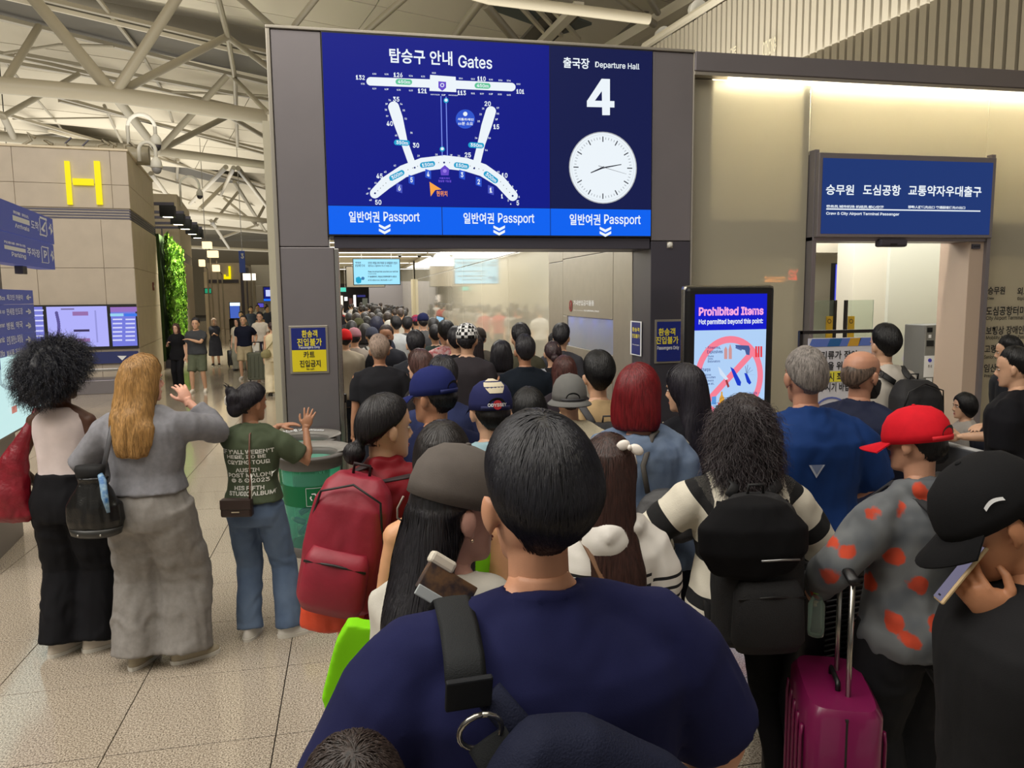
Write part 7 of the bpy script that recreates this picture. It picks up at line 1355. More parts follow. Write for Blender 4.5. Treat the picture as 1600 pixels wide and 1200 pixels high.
LB(L3, MB().box(-.155, .045, -.225, -.165, .90, 1.02)).build('bag_body', brn, r, world=False, bevel=.012); LB(L3, MB().box(-.153, .043, -.232, -.226, .955, 1.018)).build('flap', brn, r, world=False, bevel=.004); LB(L3, MB().box(-.08, -.03, -.2345, -.232, .935, .942)).build('name_plate', mat((200, 190, 170), .3, .8), r, world=False)
LB(L3, MB().tube([(.03, -.20, 1.02), (.035, -.185, 1.15), (.03, -.165, 1.30), (.025, -.12, 1.42), (.03, -.03, 1.475), (.03, .07, 1.43)], [(.006, .003)]*6, 6)).build('strap', mat((96, 58, 40), .5), r, True, world=False)
LB(L3, MB().tube([(.045, -.21, 1.02), (.05, -.205, 1.10), (.045, -.195, 1.18)], .003, 6)).build('chain', mat((230, 228, 220), .3, .5), r, True, world=False)
o = L3.hpart('hair_claw', MB().tube([(-.075, -.12, .18), (-.09, -.135, .15), (-.085, -.14, .12), (-.07, -.13, .10)], .007, 8), mat((206, 200, 190), .3))
# backpacks
b1 = backpack(RJ, 'crimson nylon backpack worn over the crimson rain jacket', mat((138, 24, 46), .5, bump=.15, bscale=30, var=.10, vscale=10), w=.29, h=.48, d=.18, z=1.49, x=-.08, tilt=.20, strap=(34, 16, 20), yb=-.15)
r = bagroot('jacket_bundle', 'orange jacket bundle hanging below the crimson backpack', 'jacket', RJ); hobo(RJ, r, [(-.17, -.22, .91), (-.17, -.22, .925), (-.15, -.20, 1.0), (-.10, -.18, 1.06)], [(.03, .03), (.11, .05), (.13, .07), (.11, .04)], mat((206, 66, 30), .5, bump=.2, bscale=40), wrk=.012)
b2_ = backpack(CU, 'big black travel backpack with side bottle on the striped sweater woman', mat((20, 20, 23), .75, bump=.3, bscale=260), w=.33, h=.56, d=.20, z=1.42, strap=(24, 24, 26), yb=-.165, x=-.04)
r = bagroot('neck_pillow_bag', 'round black bag strapped across the top of the black travel backpack', 'bag', CU); hobo(CU, r, [(-.10, -.36, 1.14), (-.10, -.37, 1.17), (-.10, -.38, 1.25), (-.10, -.38, 1.34), (-.10, -.36, 1.42), (-.10, -.34, 1.44)], [(.05, .03), (.15, .05), (.20, .07), (.20, .07), (.12, .05), (.04, .02)], cloth((14, 14, 17)), wrk=.006); LB(CU, MB().tube([(-.10, -.458, 1.24), (-.02, -.458, 1.242), (.04, -.450, 1.238)], .004, 6)).build('zip', mat((150, 150, 150), .3, .8), r, True, world=False)
r = bagroot('water_bottle', 'small clear bottle with green cap in the black backpack side pocket', 'bottle', CU); LB(CU, MB().lathe([(.028, 0), (.030, .02), (.030, .12), (.014, .155), (.014, .17)], (.19, -.28, .88), 16)).build('bottle', glass((210, 230, 220), .05, .15), r, True, world=False); LB(CU, MB().lathe([(.017, 0), (.017, .03)], (.19, -.28, 1.045), 14)).build('cap', mat((140, 200, 30), .5), r, world=False)
r = bagroot('luggage_tag', 'white cloth tag on the shoulder of the striped sweater', 'tag', CU); LB(CU, MB().box(.15, .20, -.345, -.340, 1.14, 1.175)).build('sheet', m_white, r, world=False, bevel=.001); LB(CU, MB().tube([(.175, -.34, 1.175), (.17, -.33, 1.2)], .002, 5)).build('loop', m_black, r, world=False)
for s in (-1, 1): pass
b3 = backpack(TB, 'charcoal backpack with a loop handle on the tan T-shirt man', mat((48, 48, 52), .7, bump=.3, bscale=260), w=.30, h=.44, d=.15, z=1.38, strap=(62, 62, 66))
b4 = backpack(BK, 'large black backpack on the man beyond the notice board', mat((24, 24, 28), .7, bump=.3, bscale=200), w=.36, h=.56, d=.22, z=1.40, x=.05)
b5 = backpack(RC, 'dark charcoal drawstring backpack hanging on the orange flower shirt', mat((30, 32, 36), .75, bump=.2, bscale=200), w=.34, h=.60, d=.16, z=1.26, x=.12, strap=(30, 30, 34), pocket=False, yb=-.17)
r = bagroot('shirt_sticker', 'small white triangular sticker below the hood of the flower shirt', 'sticker', RC); mesh_obj('sticker', [tuple(Vector(v)*RC.k) for v in ((-.05, -.198, 1.33), (-.01, -.204, 1.315), (-.045, -.20, 1.29))], [(0, 1, 2)], m_white, r, world=False)
# red haired woman: slouchy bag; headband woman: brown bag and paper bag
r = bagroot('slouch_bag', 'slouchy dark grey shoulder bag on the denim blouse woman', 'bag', RH); hobo(RH, r, [(.10, -.20, .99), (.11, -.21, 1.02), (.12, -.215, 1.10), (.11, -.205, 1.18), (.08, -.19, 1.22)], [(.08, .04), (.16, .06), (.17, .065), (.12, .05), (.04, .02)], mat((62, 62, 64), .6, bump=.2, bscale=60)); LB(RH, MB().tube([(.02, -.19, 1.20), (.0, -.175, 1.32), (.05, -.10, 1.44), (.10, -.02, 1.465), (.12, .08, 1.40)], [(.012, .004)]*5, 8)).build('strap', mat((70, 66, 62), .6), r, True, world=False)
r = bagroot('brown_bag', 'brown leather shoulder strap bag on the striped top', 'bag', ST); LB(ST, MB().tube([(-.12, .05, 1.42), (-.11, -.04, 1.455), (-.06, -.125, 1.40), (.02, -.165, 1.25), (.08, -.17, 1.12), (.12, -.15, 1.02)], [(.016, .004)]*6, 8)).build('strap', mat((112, 78, 52), .5), r, True, world=False); hobo(ST, r, [(.17, -.13, .80), (.17, -.13, .83), (.17, -.13, .94), (.15, -.13, 1.02)], [(.09, .03), (.13, .05), (.12, .05), (.06, .03)], mat((92, 60, 40), .5))
r = bagroot('paper_bag', 'tan kraft paper bag beside the striped top woman', 'bag', ST); w_ = ST.WI@Vector(atY(1034, 940, ST.at[1]+.05)); q = w_/ST.k
LB(ST, MB().box(q.x-.05, q.x+.05, q.y-.05, q.y+.05, q.z-.22, q.z+.03)).build('bag_body', mat((150, 112, 76), .8), r, world=False); LB(ST, MB().box(q.x-.052, q.x+.052, q.y-.052, q.y+.052, q.z+.024, q.z+.032)).build('rim', mat((190, 60, 40), .7), r, world=False)
LB(ST, MB().tube([(q.x-.03, q.y, q.z+.03), (q.x-.02, q.y, q.z+.09), (q.x+.02, q.y, q.z+.09), (q.x+.03, q.y, q.z+.03)], .003, 6)).build('handle', mat((120, 84, 50), .7), r, world=False)
mb = MB(); pts = [(.092*math.cos(a), -.01+.02*math.sin(a), .125+.125*math.sin(a)) for a in np.linspace(.25, PI-.25, 13)]; mb.tube(pts, [(.010, .006)]*13, 8); hb = ST.hpart('headband', mb, mat((226, 216, 208), .35))
mb = MB(); [mb.ell((.080+.022*j, -.065, .222-.006*j), (.024, .010, .017), 12, 8, Matrix.Rotation(.5*j, 3, 'Y')) for j in (-1, 1)]; mb.ell((.080, -.068, .222), (.008, .012, .010), 8, 6); ST.hpart('bow', mb, mat((232, 224, 216), .35), hb)
mb = MB(); [mb.ell((.02+sx, -.155, .045+sz), (.022, .018, .018), 10, 8) for sx, sz in ((-.028, .006), (.028, -.004), (0, 0))]
# lime tote of the green top woman
r = bagroot('lime_tote', 'bright lime green fabric tote bag hanging at the left of the queue', 'bag', GT); w_ = Vector(atY(574, 1050, GT.at[1]-.30)); lo = GT.WI@w_/GT.k
X0, Y0, Z0 = lo; li = cloth((128, 212, 14), .7, vs=4)
pr = [(-.05, .16), (-.085, .10), (-.13, -.06), (-.105, -.17), (-.05, -.24), (.03, -.30), (.14, -.26), (.16, -.05), (.09, .13)]
mb = MB(); V = [(X0+x, Y0-.03, Z0+z) for x, z in pr]+[(X0+x, Y0+.03, Z0+z) for x, z in pr]; n = len(pr); mb.add(V, [tuple(range(n)), tuple(range(n, 2*n))[::-1]]+[(i, i+n, (i+1) % n+n, (i+1) % n) for i in range(n)])
organic('bag_body', LB(GT, mb), li, r, .009, 4, lambda V, N: V+N*((vnoise(V*[9, 9, 5], 2)-.5)*.012)[:, None])
text_obj('lettering', 'over D', .02, mat((70, 120, 20), .7), r, lambda q, F: ([tuple(Vector((X0-.06+.12*u[0], Y0-.042, Z0-.05+.03*u[1]-.03*u[0]))*GT.k) for u in q], F), False)
LB(GT, MB().tube([(X0+.02, Y0, Z0+.14), (X0+.03, Y0+.02, Z0+.20), (X0+.05, Y0+.05, Z0+.14)], [(.008, .003)]*3, 8)).build('handle', li, r, True, world=False)
# packet on the shoulder of the grey cap woman
r = bagroot('brochure_box', 'white topped brochure box tucked against the grey cap woman', 'box', GC)
bx = GC.WI@Vector(atY(700, 905, GC.at[1]-.18)); mb = MB(); R3 = GC.WI.to_3x3()@(Matrix.Rotation(.62, 3, 'Y')@Matrix.Rotation(-.35, 3, 'X')); mb.box(-.05, .06, -.010, .010, -.042, .014); mb.V = [tuple(bx+R3@Vector(v)) for v in mb.V]; mb.build('box_body', mat((50, 46, 50), .25, c2=(110, 84, 60), vscale=40), r, world=False, bevel=.002)
mb = MB(); mb.box(-.055, -.0, -.014, .014, .010, .034); mb.V = [tuple(bx+R3@Vector(v)) for v in mb.V]; mb.build('lid_flap', mat((206, 200, 186), .6), r, world=False, bevel=.006); mb = MB(); mb.box(-.05, .06, -.014, -.010, -.056, -.035); mb.V = [tuple(bx+R3@Vector(v)) for v in mb.V]; mb.build('side_leaf', mat((176, 184, 186), .6), r, world=False, bevel=.002)
o = GC.hpart('earring', MB().ell((.082, .005, .068), (.004, .004, .004)), mat((230, 200, 170), .2, .9)); GC.hpart('earring', MB().ell((-.082, .005, .068), (.004, .004, .004)), mat((230, 200, 170), .2, .9))
mb = MB(); mb.tube([(-.060, -.098, .14), (-.075, -.105, .11), (-.085, -.10, .085), (-.082, -.085, .075)], .0022, 6); GC.hpart('cap_cord', mb, mat((160, 150, 140), .6), GC.cap)
def cap_text(p, st, az0, az1, z0, z1, m, s_=1.0, bold=.02, zb=.13):
    def fn(q, F):
        out = []
        for u in q: a = az0+(az1-az0)*u[0]; z = z0+(z1-z0)*u[1]; sh = 1-max(0, z-zb-.03)**2*34; out.append(tuple(p.HK@(p.CR@Vector((.0945*s_*sh*math.sin(a), -.005+.1165*s_*sh*math.cos(a), z)))))
        return out, F
    return text_obj('lettering', st, bold, m, p.cap, fn, False)
cap_text(GC, 'RACOON', 1.35, .55, .215, .178+.012, mat((210, 206, 196), .7), 1.05) if False else cap_text(GC, 'ocean', 1.30, .62, .172, .196, mat((210, 206, 196), .7), 1.06)
cap_text(OD, 'ODYSSEY', PI+.42, PI-.42, .135+.012, .135+.026, m_wprint, 1.05); 
mb = MB(); V = [Vector((.0935*1.05*math.sin(PI+.2*math.cos(t)), -.005+.1155*1.05*math.cos(PI+.2*math.cos(t)), .154+.020*math.sin(t))) for t in np.linspace(0, 2*PI, 20)[:-1]]; mb.add([OD.CR@v for v in V], [tuple(range(19))[::-1]]); OD.hpart('emblem', mb, mat((190, 40, 50), .6), OD.cap)
mb = MB(); n = 13; V = []
for j in range(5):
    for i in range(n):
        a = -1.0+2.0*i/(n-1); z = .20+.058*j/4; sc = np.interp((z-.13), (0, .03, .065, .097, .118, .126), (.091, .0915, .086, .070, .044, .012)); sy = np.interp((z-.13), (0, .03, .065, .097, .118, .126), (.113, .113, .105, .086, .054, .015)); w2 = 1-.35*abs(1-j/2.5) if j < 3 else 1; V.append((1.035*sc*math.sin(PI+a*w2*(.5+.12*j)), -.006+1.035*sy*math.cos(PI+a*w2*(.5+.12*j)), z+.002))
mb.add([OD.CR@Vector(v) for v in V], [(j*n+i, j*n+i+1, (j+1)*n+i+1, (j+1)*n+i) for j in range(4) for i in range(n-1)]); OD.hpart('cream_panel', mb, cloth((206, 196, 172)), OD.cap)
cap_text(RM, 'arch', PI*.62, PI*.38, .205, .228, m_wprint, 1.07) if False else None
mb = MB(); V = []
for i in range(9): a = -1.75+.35*i/8; V += [(.099*math.sin(a), -.005+.121*math.cos(a), .178+.008*math.sin(i/8*PI)), (.098*math.sin(a), -.005+.120*math.cos(a), .186+.008*math.sin(i/8*PI))]
mb.add([RM.CR@Vector(v) for v in V], [(2*i, 2*i+1, 2*i+3, 2*i+2) for i in range(8)]); RM.hpart('stitched_mark', mb, m_wprint, RM.cap)
# phone of the man at the lower right
ph = bagroot('phone', 'smartphone in a pale case held by the man in the lower right corner', 'phone', RM); S0, E_, W_, a_ = RM.A['L']; c = W_+Vector((.02, .085, .085)); pc = Matrix.Translation(c)@Matrix.Rotation(.25, 4, 'Z')@Matrix.Rotation(-.95, 4, 'X')@Matrix.Rotation(.35, 4, 'Y')
mb = MB(); mb.box(-.037, .037, -.076, .076, -.005, .004); mb.V = [tuple(pc@Vector(v)) for v in mb.V]; LB(RM, mb).build('case', mat((196, 170, 130), .3), ph, world=False, bevel=.004)
mb = MB(); mb.box(-.034, .034, -.072, .072, .0041, .0052); mb.V = [tuple(pc@Vector(v)) for v in mb.V]; LB(RM, mb).build('display', emit((120, 116, 140), .8), ph, world=False)
mb = MB(); mb.box(-.010, .010, .060, .064, .0053, .0056); mb.V = [tuple(pc@Vector(v)) for v in mb.V]; LB(RM, mb).build('camera_island', m_black, ph, world=False)
# triangle patch on the blue shirt, chain on the black top, badges
t_ = mesh_obj('print', [(0, 0, 0)], [], mat((176, 184, 200), .6), BS.top, world=False); t2_ = mesh_obj('print', [(0, 0, 0)], [], mat((112, 126, 158), .6), BS.top, world=False)
def tri():
    vv, _ = mesh_arrays(BS.top.data); bvh = BVHTree.FromPolygons([Vector(v) for v in vv], [tuple(f.vertices) for f in BS.top.data.polygons])
    for o_, s_, of in ((t_, 1.0, .003), (t2_, .72, .0045)):
        out = []
        for x, z in ((-.034*s_, 1.27), (.034*s_, 1.27), (0, 1.27-.055*s_)):
            loc, *_r = bvh.ray_cast(Vector((x*BS.k-.03, -.9, (z-.004*(1-s_))*BS.k)), Vector((0, 1, 0))); out.append((x*BS.k-.03, (loc.y if loc else -.2)-of-.001, z*BS.k))
        o_.data.clear_geometry(); o_.data.from_pydata(out, [], [(0, 1, 2)]); o_.data.update()
AFTER.append(tri)
r = bagroot('chain_strap_bag', 'thin pale chain strap bag across the black top woman', 'bag', BD); LB(BD, MB().tube([(-.14, .02, 1.44), (-.10, -.11, 1.38), (.02, -.15, 1.25), (.13, -.12, 1.16), (.17, -.03, 1.10)], .0045, 6)).build('chain', mat((190, 184, 166), .35, .6), r, True, world=False); LB(BD, MB().box(.16, .21, -.06, .08, .98, 1.1)).build('bag_body', mat((30, 30, 34), .5), r, world=False, bevel=.01)
mb = MB(); mb.tube([(.155, -.01, 1.405), (.10, -.005, 1.445)], [(.028, .006)]*2, 8); LB(SG, mb).build('epaulette', mat((40, 90, 60), .7), SG.top, world=False)
LB(SG, MB().tube([(-.155, -.01, 1.41), (-.10, -.005, 1.45)], [(.028, .006)]*2, 8)).build('epaulette', mat((40, 90, 60), .7), SG.top, world=False)
for s in (1, -1): LB(SG, MB().ell((s*.235, 0, 1.27), (.006, .028, .032))).build('arm_badge', mat((150, 160, 190), .6), SG.top, True, world=False)
# suitcases
def suitcase(label, x, y, w, d, h, m, rz=0, handle=.0, lodk=1, group=None, ribs=5, name='suitcase'):
    t = thing(name, label, 'suitcase', (x, y, 0), rz, group); mb = MB(); mb.rings([(0, 0, .055, w*.46, d*.44, 5), (0, 0, .075, w*.5, d*.5, 5), (0, 0, h-.03, w*.5, d*.5, 5), (0, 0, h, w*.45, d*.42, 5)], 32); mb.build('shell', m, t, False, world=False, autosm=True)
    if lodk:
        for s in (-1, 1):
            for i in range(ribs): xx = -w*.36+w*.72*i/max(1, ribs-1); MB().tube([(xx, s*d*.5, .12), (xx, s*(d*.5+.004), .16), (xx, s*(d*.5+.004), h-.12), (xx, s*d*.5, h-.08)], [(.012, .006)]*4, 8).build('rib', m, t, True, world=False)
    MB().rings([(0, 0, .07, w*.505, .008, 5), (0, 0, h-.02, w*.505, .008, 5)], 24).build('zip_line', m_black, t, world=False)
    for sx in (-1, 1):
        for sy in (-1, 1):
            wh = MB().tube([(sx*w*.38-.012, sy*d*.34, .028), (sx*w*.38+.012, sy*d*.34, .028)], .028, 14).build('wheel', m_black, t, True, world=False); MB().box(sx*w*.38-.02, sx*w*.38+.02, sy*d*.34-.02, sy*d*.34+.02, .035, .07).build('wheel_fork', m_black, wh, world=False)
    if handle:
        for s in (-1, 1): MB().tube([(s*w*.22, -d*.1, h-.12), (s*w*.22, -d*.1, h+handle)], .009, 10).build('pull_rod', m_steel, t, True, world=False)
        MB().tube([(-w*.27, -d*.1, h+handle), (w*.27, -d*.1, h+handle)], [(.02, .014)]*2, 10).build('pull_handle', m_black, t, True, world=False)
    MB().tube([(-.06, 0, h), (-.055, 0, h+.025), (.055, 0, h+.025), (.06, 0, h)], .009, 8).build('top_handle', m_black, t, True, world=False); return t
mag = mat((112, 16, 68), .35, coat=.3, var=.05, vscale=10)
a = atY(1303, 1080, 2.2)
sc = suitcase('magenta hard shell suitcase with raised steel handle, lower right', a[0], 2.2, .42, .25, .72, mag, 1.15, .40)
MB().box(-.222, -.208, -.05, -.025, .46, .54).build('side_lock', m_black, sc, world=False, bevel=.004)
r = thing('cabin_case', 'black ribbed hard case standing beside the magenta suitcase handle', 'suitcase', (a[0]+.22, 2.62, 0), .15)
MB().rings([(0, 0, .06, .17, .12, 5), (0, 0, .08, .185, .14, 5), (0, 0, .98, .185, .14, 5), (0, 0, 1.0, .17, .12, 5)], 28).build('shell', mat((24, 24, 27), .4), r, world=False, autosm=True)
for i in range(16): MB().tube([(-.10, -.142, .62+i*.022), (.12, -.142, .62+i*.022)], [(.005, .006)]*2, 6).build('rib', mat((30, 30, 33), .35), r, True, world=False)
MB().box(-.12, .12, -.06, .06, 1.0, 1.012).build('top_plate', mat((120, 120, 124), .3, .8), r, world=False, bevel=.004); MB().tube([(-.06, 0, 1.01), (-.05, 0, 1.05), (.05, 0, 1.05), (.06, 0, 1.01)], .009, 8).build('handle', m_black, r, True, world=False)
for sx in (-1, 1):
    for sy in (-1, 1): MB().tube([(sx*.14-.012, sy*.09, .03), (sx*.14+.012, sy*.09, .03)], .03, 12).build('wheel', m_black, r, True, world=False)
# luggage trolley with a dark case by the boy
a = atY(1548, 700, 4.45); tr = thing('luggage_trolley', 'grey luggage trolley pushed beside the small boy', 'trolley', (a[0], 4.45, 0))
MB().box(-.30, .36, -.28, .28, .18, .22).build('deck', m_steel, tr, world=False, bevel=.01); MB().box(-.33, -.28, -.27, .27, .2, .98).build('side_panel', mat((70, 72, 78), .5), tr, world=False, bevel=.01); MB().tube([(-.30, -.27, .98), (-.30, .27, .98)], .018, 10).build('push_bar', mat((190, 190, 190), .4), tr, True, world=False)
for sx in (-.25, .3):
    for sy in (-.2, .2): MB().tube([(sx-.015, sy, .07), (sx+.015, sy, .07)], .07, 14).build('wheel', m_black, tr, True, world=False); MB().tube([(sx, sy, .1), (sx, sy, .19)], .014, 8).build('fork', m_steel, tr, world=False)
MB().lathe([(.05, 0), (.05, .004)], (0, 0, 0), 20).build('logo_disc', mat((150, 160, 180), .5), tr, world=False).rotation_euler = (PI/2, 0, 0)
cs = suitcase('dark navy suitcase standing on the luggage trolley', a[0]+.06, 4.45, .46, .30, .62, mat((26, 28, 40), .5), 0, 0); cs.location.z = .221
bn_ = thing('duffel_bag', 'dark duffel bag lying on the navy suitcase on trolley', 'bag', (a[0]+.1, 4.45, .87)); MB().tube([(-.2, 0, .12), (-.17, 0, .12), (.17, 0, .12), (.2, 0, .12)], [(.04, .04), (.12, .115), (.12, .115), (.04, .04)], 16).build('bag_body', cloth((34, 36, 46)), bn_, True, world=False); MB().tube([(-.1, -.02, .22), (-.05, -.02, .3), (.05, -.02, .3), (.1, -.02, .22)], .008, 6).build('handle', m_black, bn_, True, world=False)
r = bagroot('wristwatch', 'silver wristwatch on the arm reaching over the luggage trolley', 'watch', BT); S0, E_, W_, a_ = BT.A['L']; d = (W_-E_).normalized(); q = E_.lerp(W_, .90); u_ = d.cross(Vector((0, 0, 1))).normalized(); v_ = d.cross(u_)
LB(BT, MB().tube([q+(u_*math.cos(t)+v_*math.sin(t))*.031 for t in np.linspace(0, 2*PI, 17)], .005, 6)).build('bracelet', m_steel, r, True, world=False); LB(BT, MB().ell(q-v_*.034*0+Vector((0, 0, .034)), (.017, .017, .005))).build('dial', m_white, r, True, world=False)
# ================================================================== THE QUEUE INSIDE THE PASSAGE
def q(label, x, y, h, c, lod=2, face=0, hs='short', hc=BLK, sex='m', **kw):
    if 'at' not in kw:
        best = None
        for dh in sorted(np.arange(-.14, .12, .01), key=abs):
            w = atZ(x, y, h+dh); dm = min([9]+[math.hypot(w[0]-p_.at[0], w[1]-p_.at[1]) for p_ in PEOPLE])
            if w[0] > 2.62 and w[1] > 8: dm -= .3
            if best is None or (dm > best[0] and best[0] < .44): best = (dm, h+dh)
        h = best[1]
    hh = H(hs, hc, tuple(min(255, int(v*1.7)+14) for v in hc), n=(1600 if lod == 1 else 900) if lod < 3 else 0, w=.0022, noise=.006, lump=.006); top = dict(m=cloth(c), sleeve=kw.pop('sl', .7), ease=kw.pop('ez', .028)); top.update(kw.pop('top', {}))
    bot = kw.pop('bot', dict(m=cloth(kw.pop('bc', (44, 46, 56))))); return person(label, x, y, h, face, sex, lod=lod, hair=hh, top=top, bot=bot, seed=int(x*7+y) % 97, **kw)
Q1 = q('grey haired man in a black T-shirt just inside the gate at left', 592, 524, 1.72, (34, 34, 38), 1, 0, 'short', (100, 86, 76), wide=1.1, skin='tan')
Q2 = q('woman in profile with long brown hair looking left, ahead of the navy cap', 657, 545, 1.64, (40, 36, 38), 1, 58, 'long', (52, 34, 30), 'f', skin='fair')
Q3 = q('man with black hair and dark T-shirt right of the grey haired man', 649, 517, 1.74, (40, 42, 48), 1)
Q4 = q('woman with very long black hair and black top in the middle of the queue', 741, 521, 1.66, (26, 24, 28), 1, -4, 'long', (24, 18, 20), 'f')
Q5 = q('man with short black hair in a black polo shirt right of the queue', 820, 524, 1.72, (16, 24, 34), 1, -2, wide=1.1, top=dict(collar=1), skin='tan')
Q6 = q('man with curly black hair and olive shirt behind the black polo', 813, 508, 1.76, (72, 70, 56), 2, 0, 'full')
Q7 = q('woman with low dark hair between the long haired woman and the polo man', 783, 533, 1.60, (60, 56, 60), 2, 0, 'bob', sex='f')
Q8 = q('woman with a white bow scrunchie and grey strap bag near the window', 864, 531, 1.64, (24, 24, 28), 1, -5, 'tied', (34, 22, 24), 'f')
mb = MB(); [mb.ell((.035+dx, -.145, .075+dz), (.026, .02, .024), 10, 8) for dx, dz in ((-.024, -.008), (.024, .010))]; Q8.hpart('scrunchie', mb, m_white)
bq = backpack(Q8, 'grey strapped bag worn by the woman with the white scrunchie', mat((32, 32, 36), .7), w=.28, h=.36, z=1.30, strap=(150, 152, 158), pocket=False)
back_print(Q8, 'A', .02, .07, 1.10, 1.16, m_wprint, .03)
Q9 = q('man with dark hair peering at the lit window', 877, 508, 1.75, (60, 60, 66), 2, -25, 'full')
Q10 = q('person with a grey hood standing just before the lit window', 868, 520, 1.66, (96, 92, 90), 2, -10, sex='f')
Q11 = q('person with black hair directly ahead of the navy cap man', 691, 560, 1.68, (44, 52, 90), 1, 0, 'full')
Q12 = q('man in black T-shirt with a backpack left of the checkered cap', 712, 511, 1.74, (26, 26, 30), 2)
backpack(Q12, 'black backpack on the man left of the checkered cap', mat((22, 22, 26), .7), w=.30, h=.42, strap=(70, 76, 84))
Q13 = q('person in a red plaid shirt behind the black backpack', 696, 503, 1.76, (176, 60, 66), 2, 10, 'full', top=dict(m=cloth((190, 70, 78), c2=(210, 190, 190), vs=30)))
def checker():
    m, nt, b = nt_new('black_white_checker_cloth'); c = nt.nodes.new('ShaderNodeTexChecker'); c.inputs['Scale'].default_value = 36; c.inputs[1].default_value = (.85, .85, .85, 1); c.inputs[2].default_value = (.01, .01, .01, 1); tc = nt.nodes.new('ShaderNodeTexCoord'); nt.links.new(tc.outputs['Object'], c.inputs[0]); nt.links.new(c.outputs[0], b.inputs['Base Color']); b.inputs['Roughness'].default_value = .9; return m
Q14 = q('person wearing a black and white checkered cap in the queue', 729, 505, 1.80, (50, 46, 50), 2, -20, cap=dict(m=checker(), tilt=-4, zb=.13))
Q15 = q('person with a dull brown cap right of the checkered cap', 748, 512, 1.72, (90, 84, 76), 2, -8, cap=dict(m=cloth((70, 64, 60)), zb=.13))
Q16 = q('man with dark hair in a dark green T-shirt left of the red plaid', 680, 508, 1.68, (44, 56, 54), 2, 4)
Q17 = q('dark haired person half hidden behind the green T-shirt man', 677, 498, 1.72, (60, 60, 64), 3, 0, 'full')
Q18 = q('man in a navy cap and grey T-shirt with a diagonal strap', 661, 489, 1.80, (88, 88, 90), 2, 0, cap=dict(m=cloth((30, 36, 76)), zb=.13), skin='fair')
Q19 = q('person in a patterned bandana left of the navy capped man', 650, 491, 1.74, (96, 96, 88), 3, 0, cap=dict(m=cloth((60, 60, 120), c2=(200, 60, 60), vs=40), brim=0, zb=.12))
Q20 = q('man with cropped hair in a grey T-shirt and dark backpack straps', 636, 495, 1.73, (86, 86, 88), 2, 0, skin='tan')
Q21 = q('man with black hair in a white shirt and black bag strap', 618, 494, 1.74, (196, 200, 204), 2, 20)
Q22 = q('person in a white cap left of the white shirt man', 609, 500, 1.66, (120, 120, 124), 3, 30, cap=dict(m=cloth((220, 220, 216)), zb=.13))
Q23 = q('masked man in dark clothes facing the camera among the queue', 603, 508, 1.72, (40, 42, 50), 2, 172, 'short', (40, 34, 32), mask=True, skin='tan')
Q24 = q('tall person with round blue black hair in the left of the queue', 588, 495, 1.76, (50, 54, 70), 2, 0, 'bob', (22, 24, 40))
Q25 = q('person in a grey beanie and pale striped jacket with a huge backpack', 581, 510, 1.66, (180, 180, 176), 1, 10, sl=1.9, cap=dict(m=cloth((66, 70, 86)), brim=0, zb=.11))
backpack(Q25, 'huge black travel backpack on the pale jacket at the gate edge', mat((20, 20, 24), .7, bump=.2, bscale=200), w=.40, h=.66, d=.26, z=1.36, x=-.18)
Q26 = q('person with black hair behind the grey beanie', 570, 506, 1.70, (70, 66, 64), 3, 0, 'bob')
Q27 = q('person in a dusty pink cap near the left jamb', 553, 511, 1.66, (150, 140, 130), 2, 0, cap=dict(m=cloth((170, 120, 130)), zb=.12))
Q28 = q('person in a bright red cap and beige shirt beside the left jamb', 538, 513, 1.66, (168, 156, 136), 2, 10, sl=1.9, cap=dict(m=cloth((210, 34, 36)), zb=.11), arms=dict(L=dict(t=(-.20, .05, 1.0), pole=(-1, -.4, 0))))
Q29 = q('person in an olive cap farther along the left side', 560, 496, 1.72, (60, 56, 50), 3, 0, cap=dict(m=cloth((84, 84, 62)), zb=.12))
Q30 = q('dark haired person left of the olive cap', 549, 503, 1.70, (90, 84, 84), 3, 0, 'full')
Q31 = q('person with dark bob right of the olive cap', 573, 495, 1.70, (70, 60, 60), 3, 0, 'bob', sex='f')
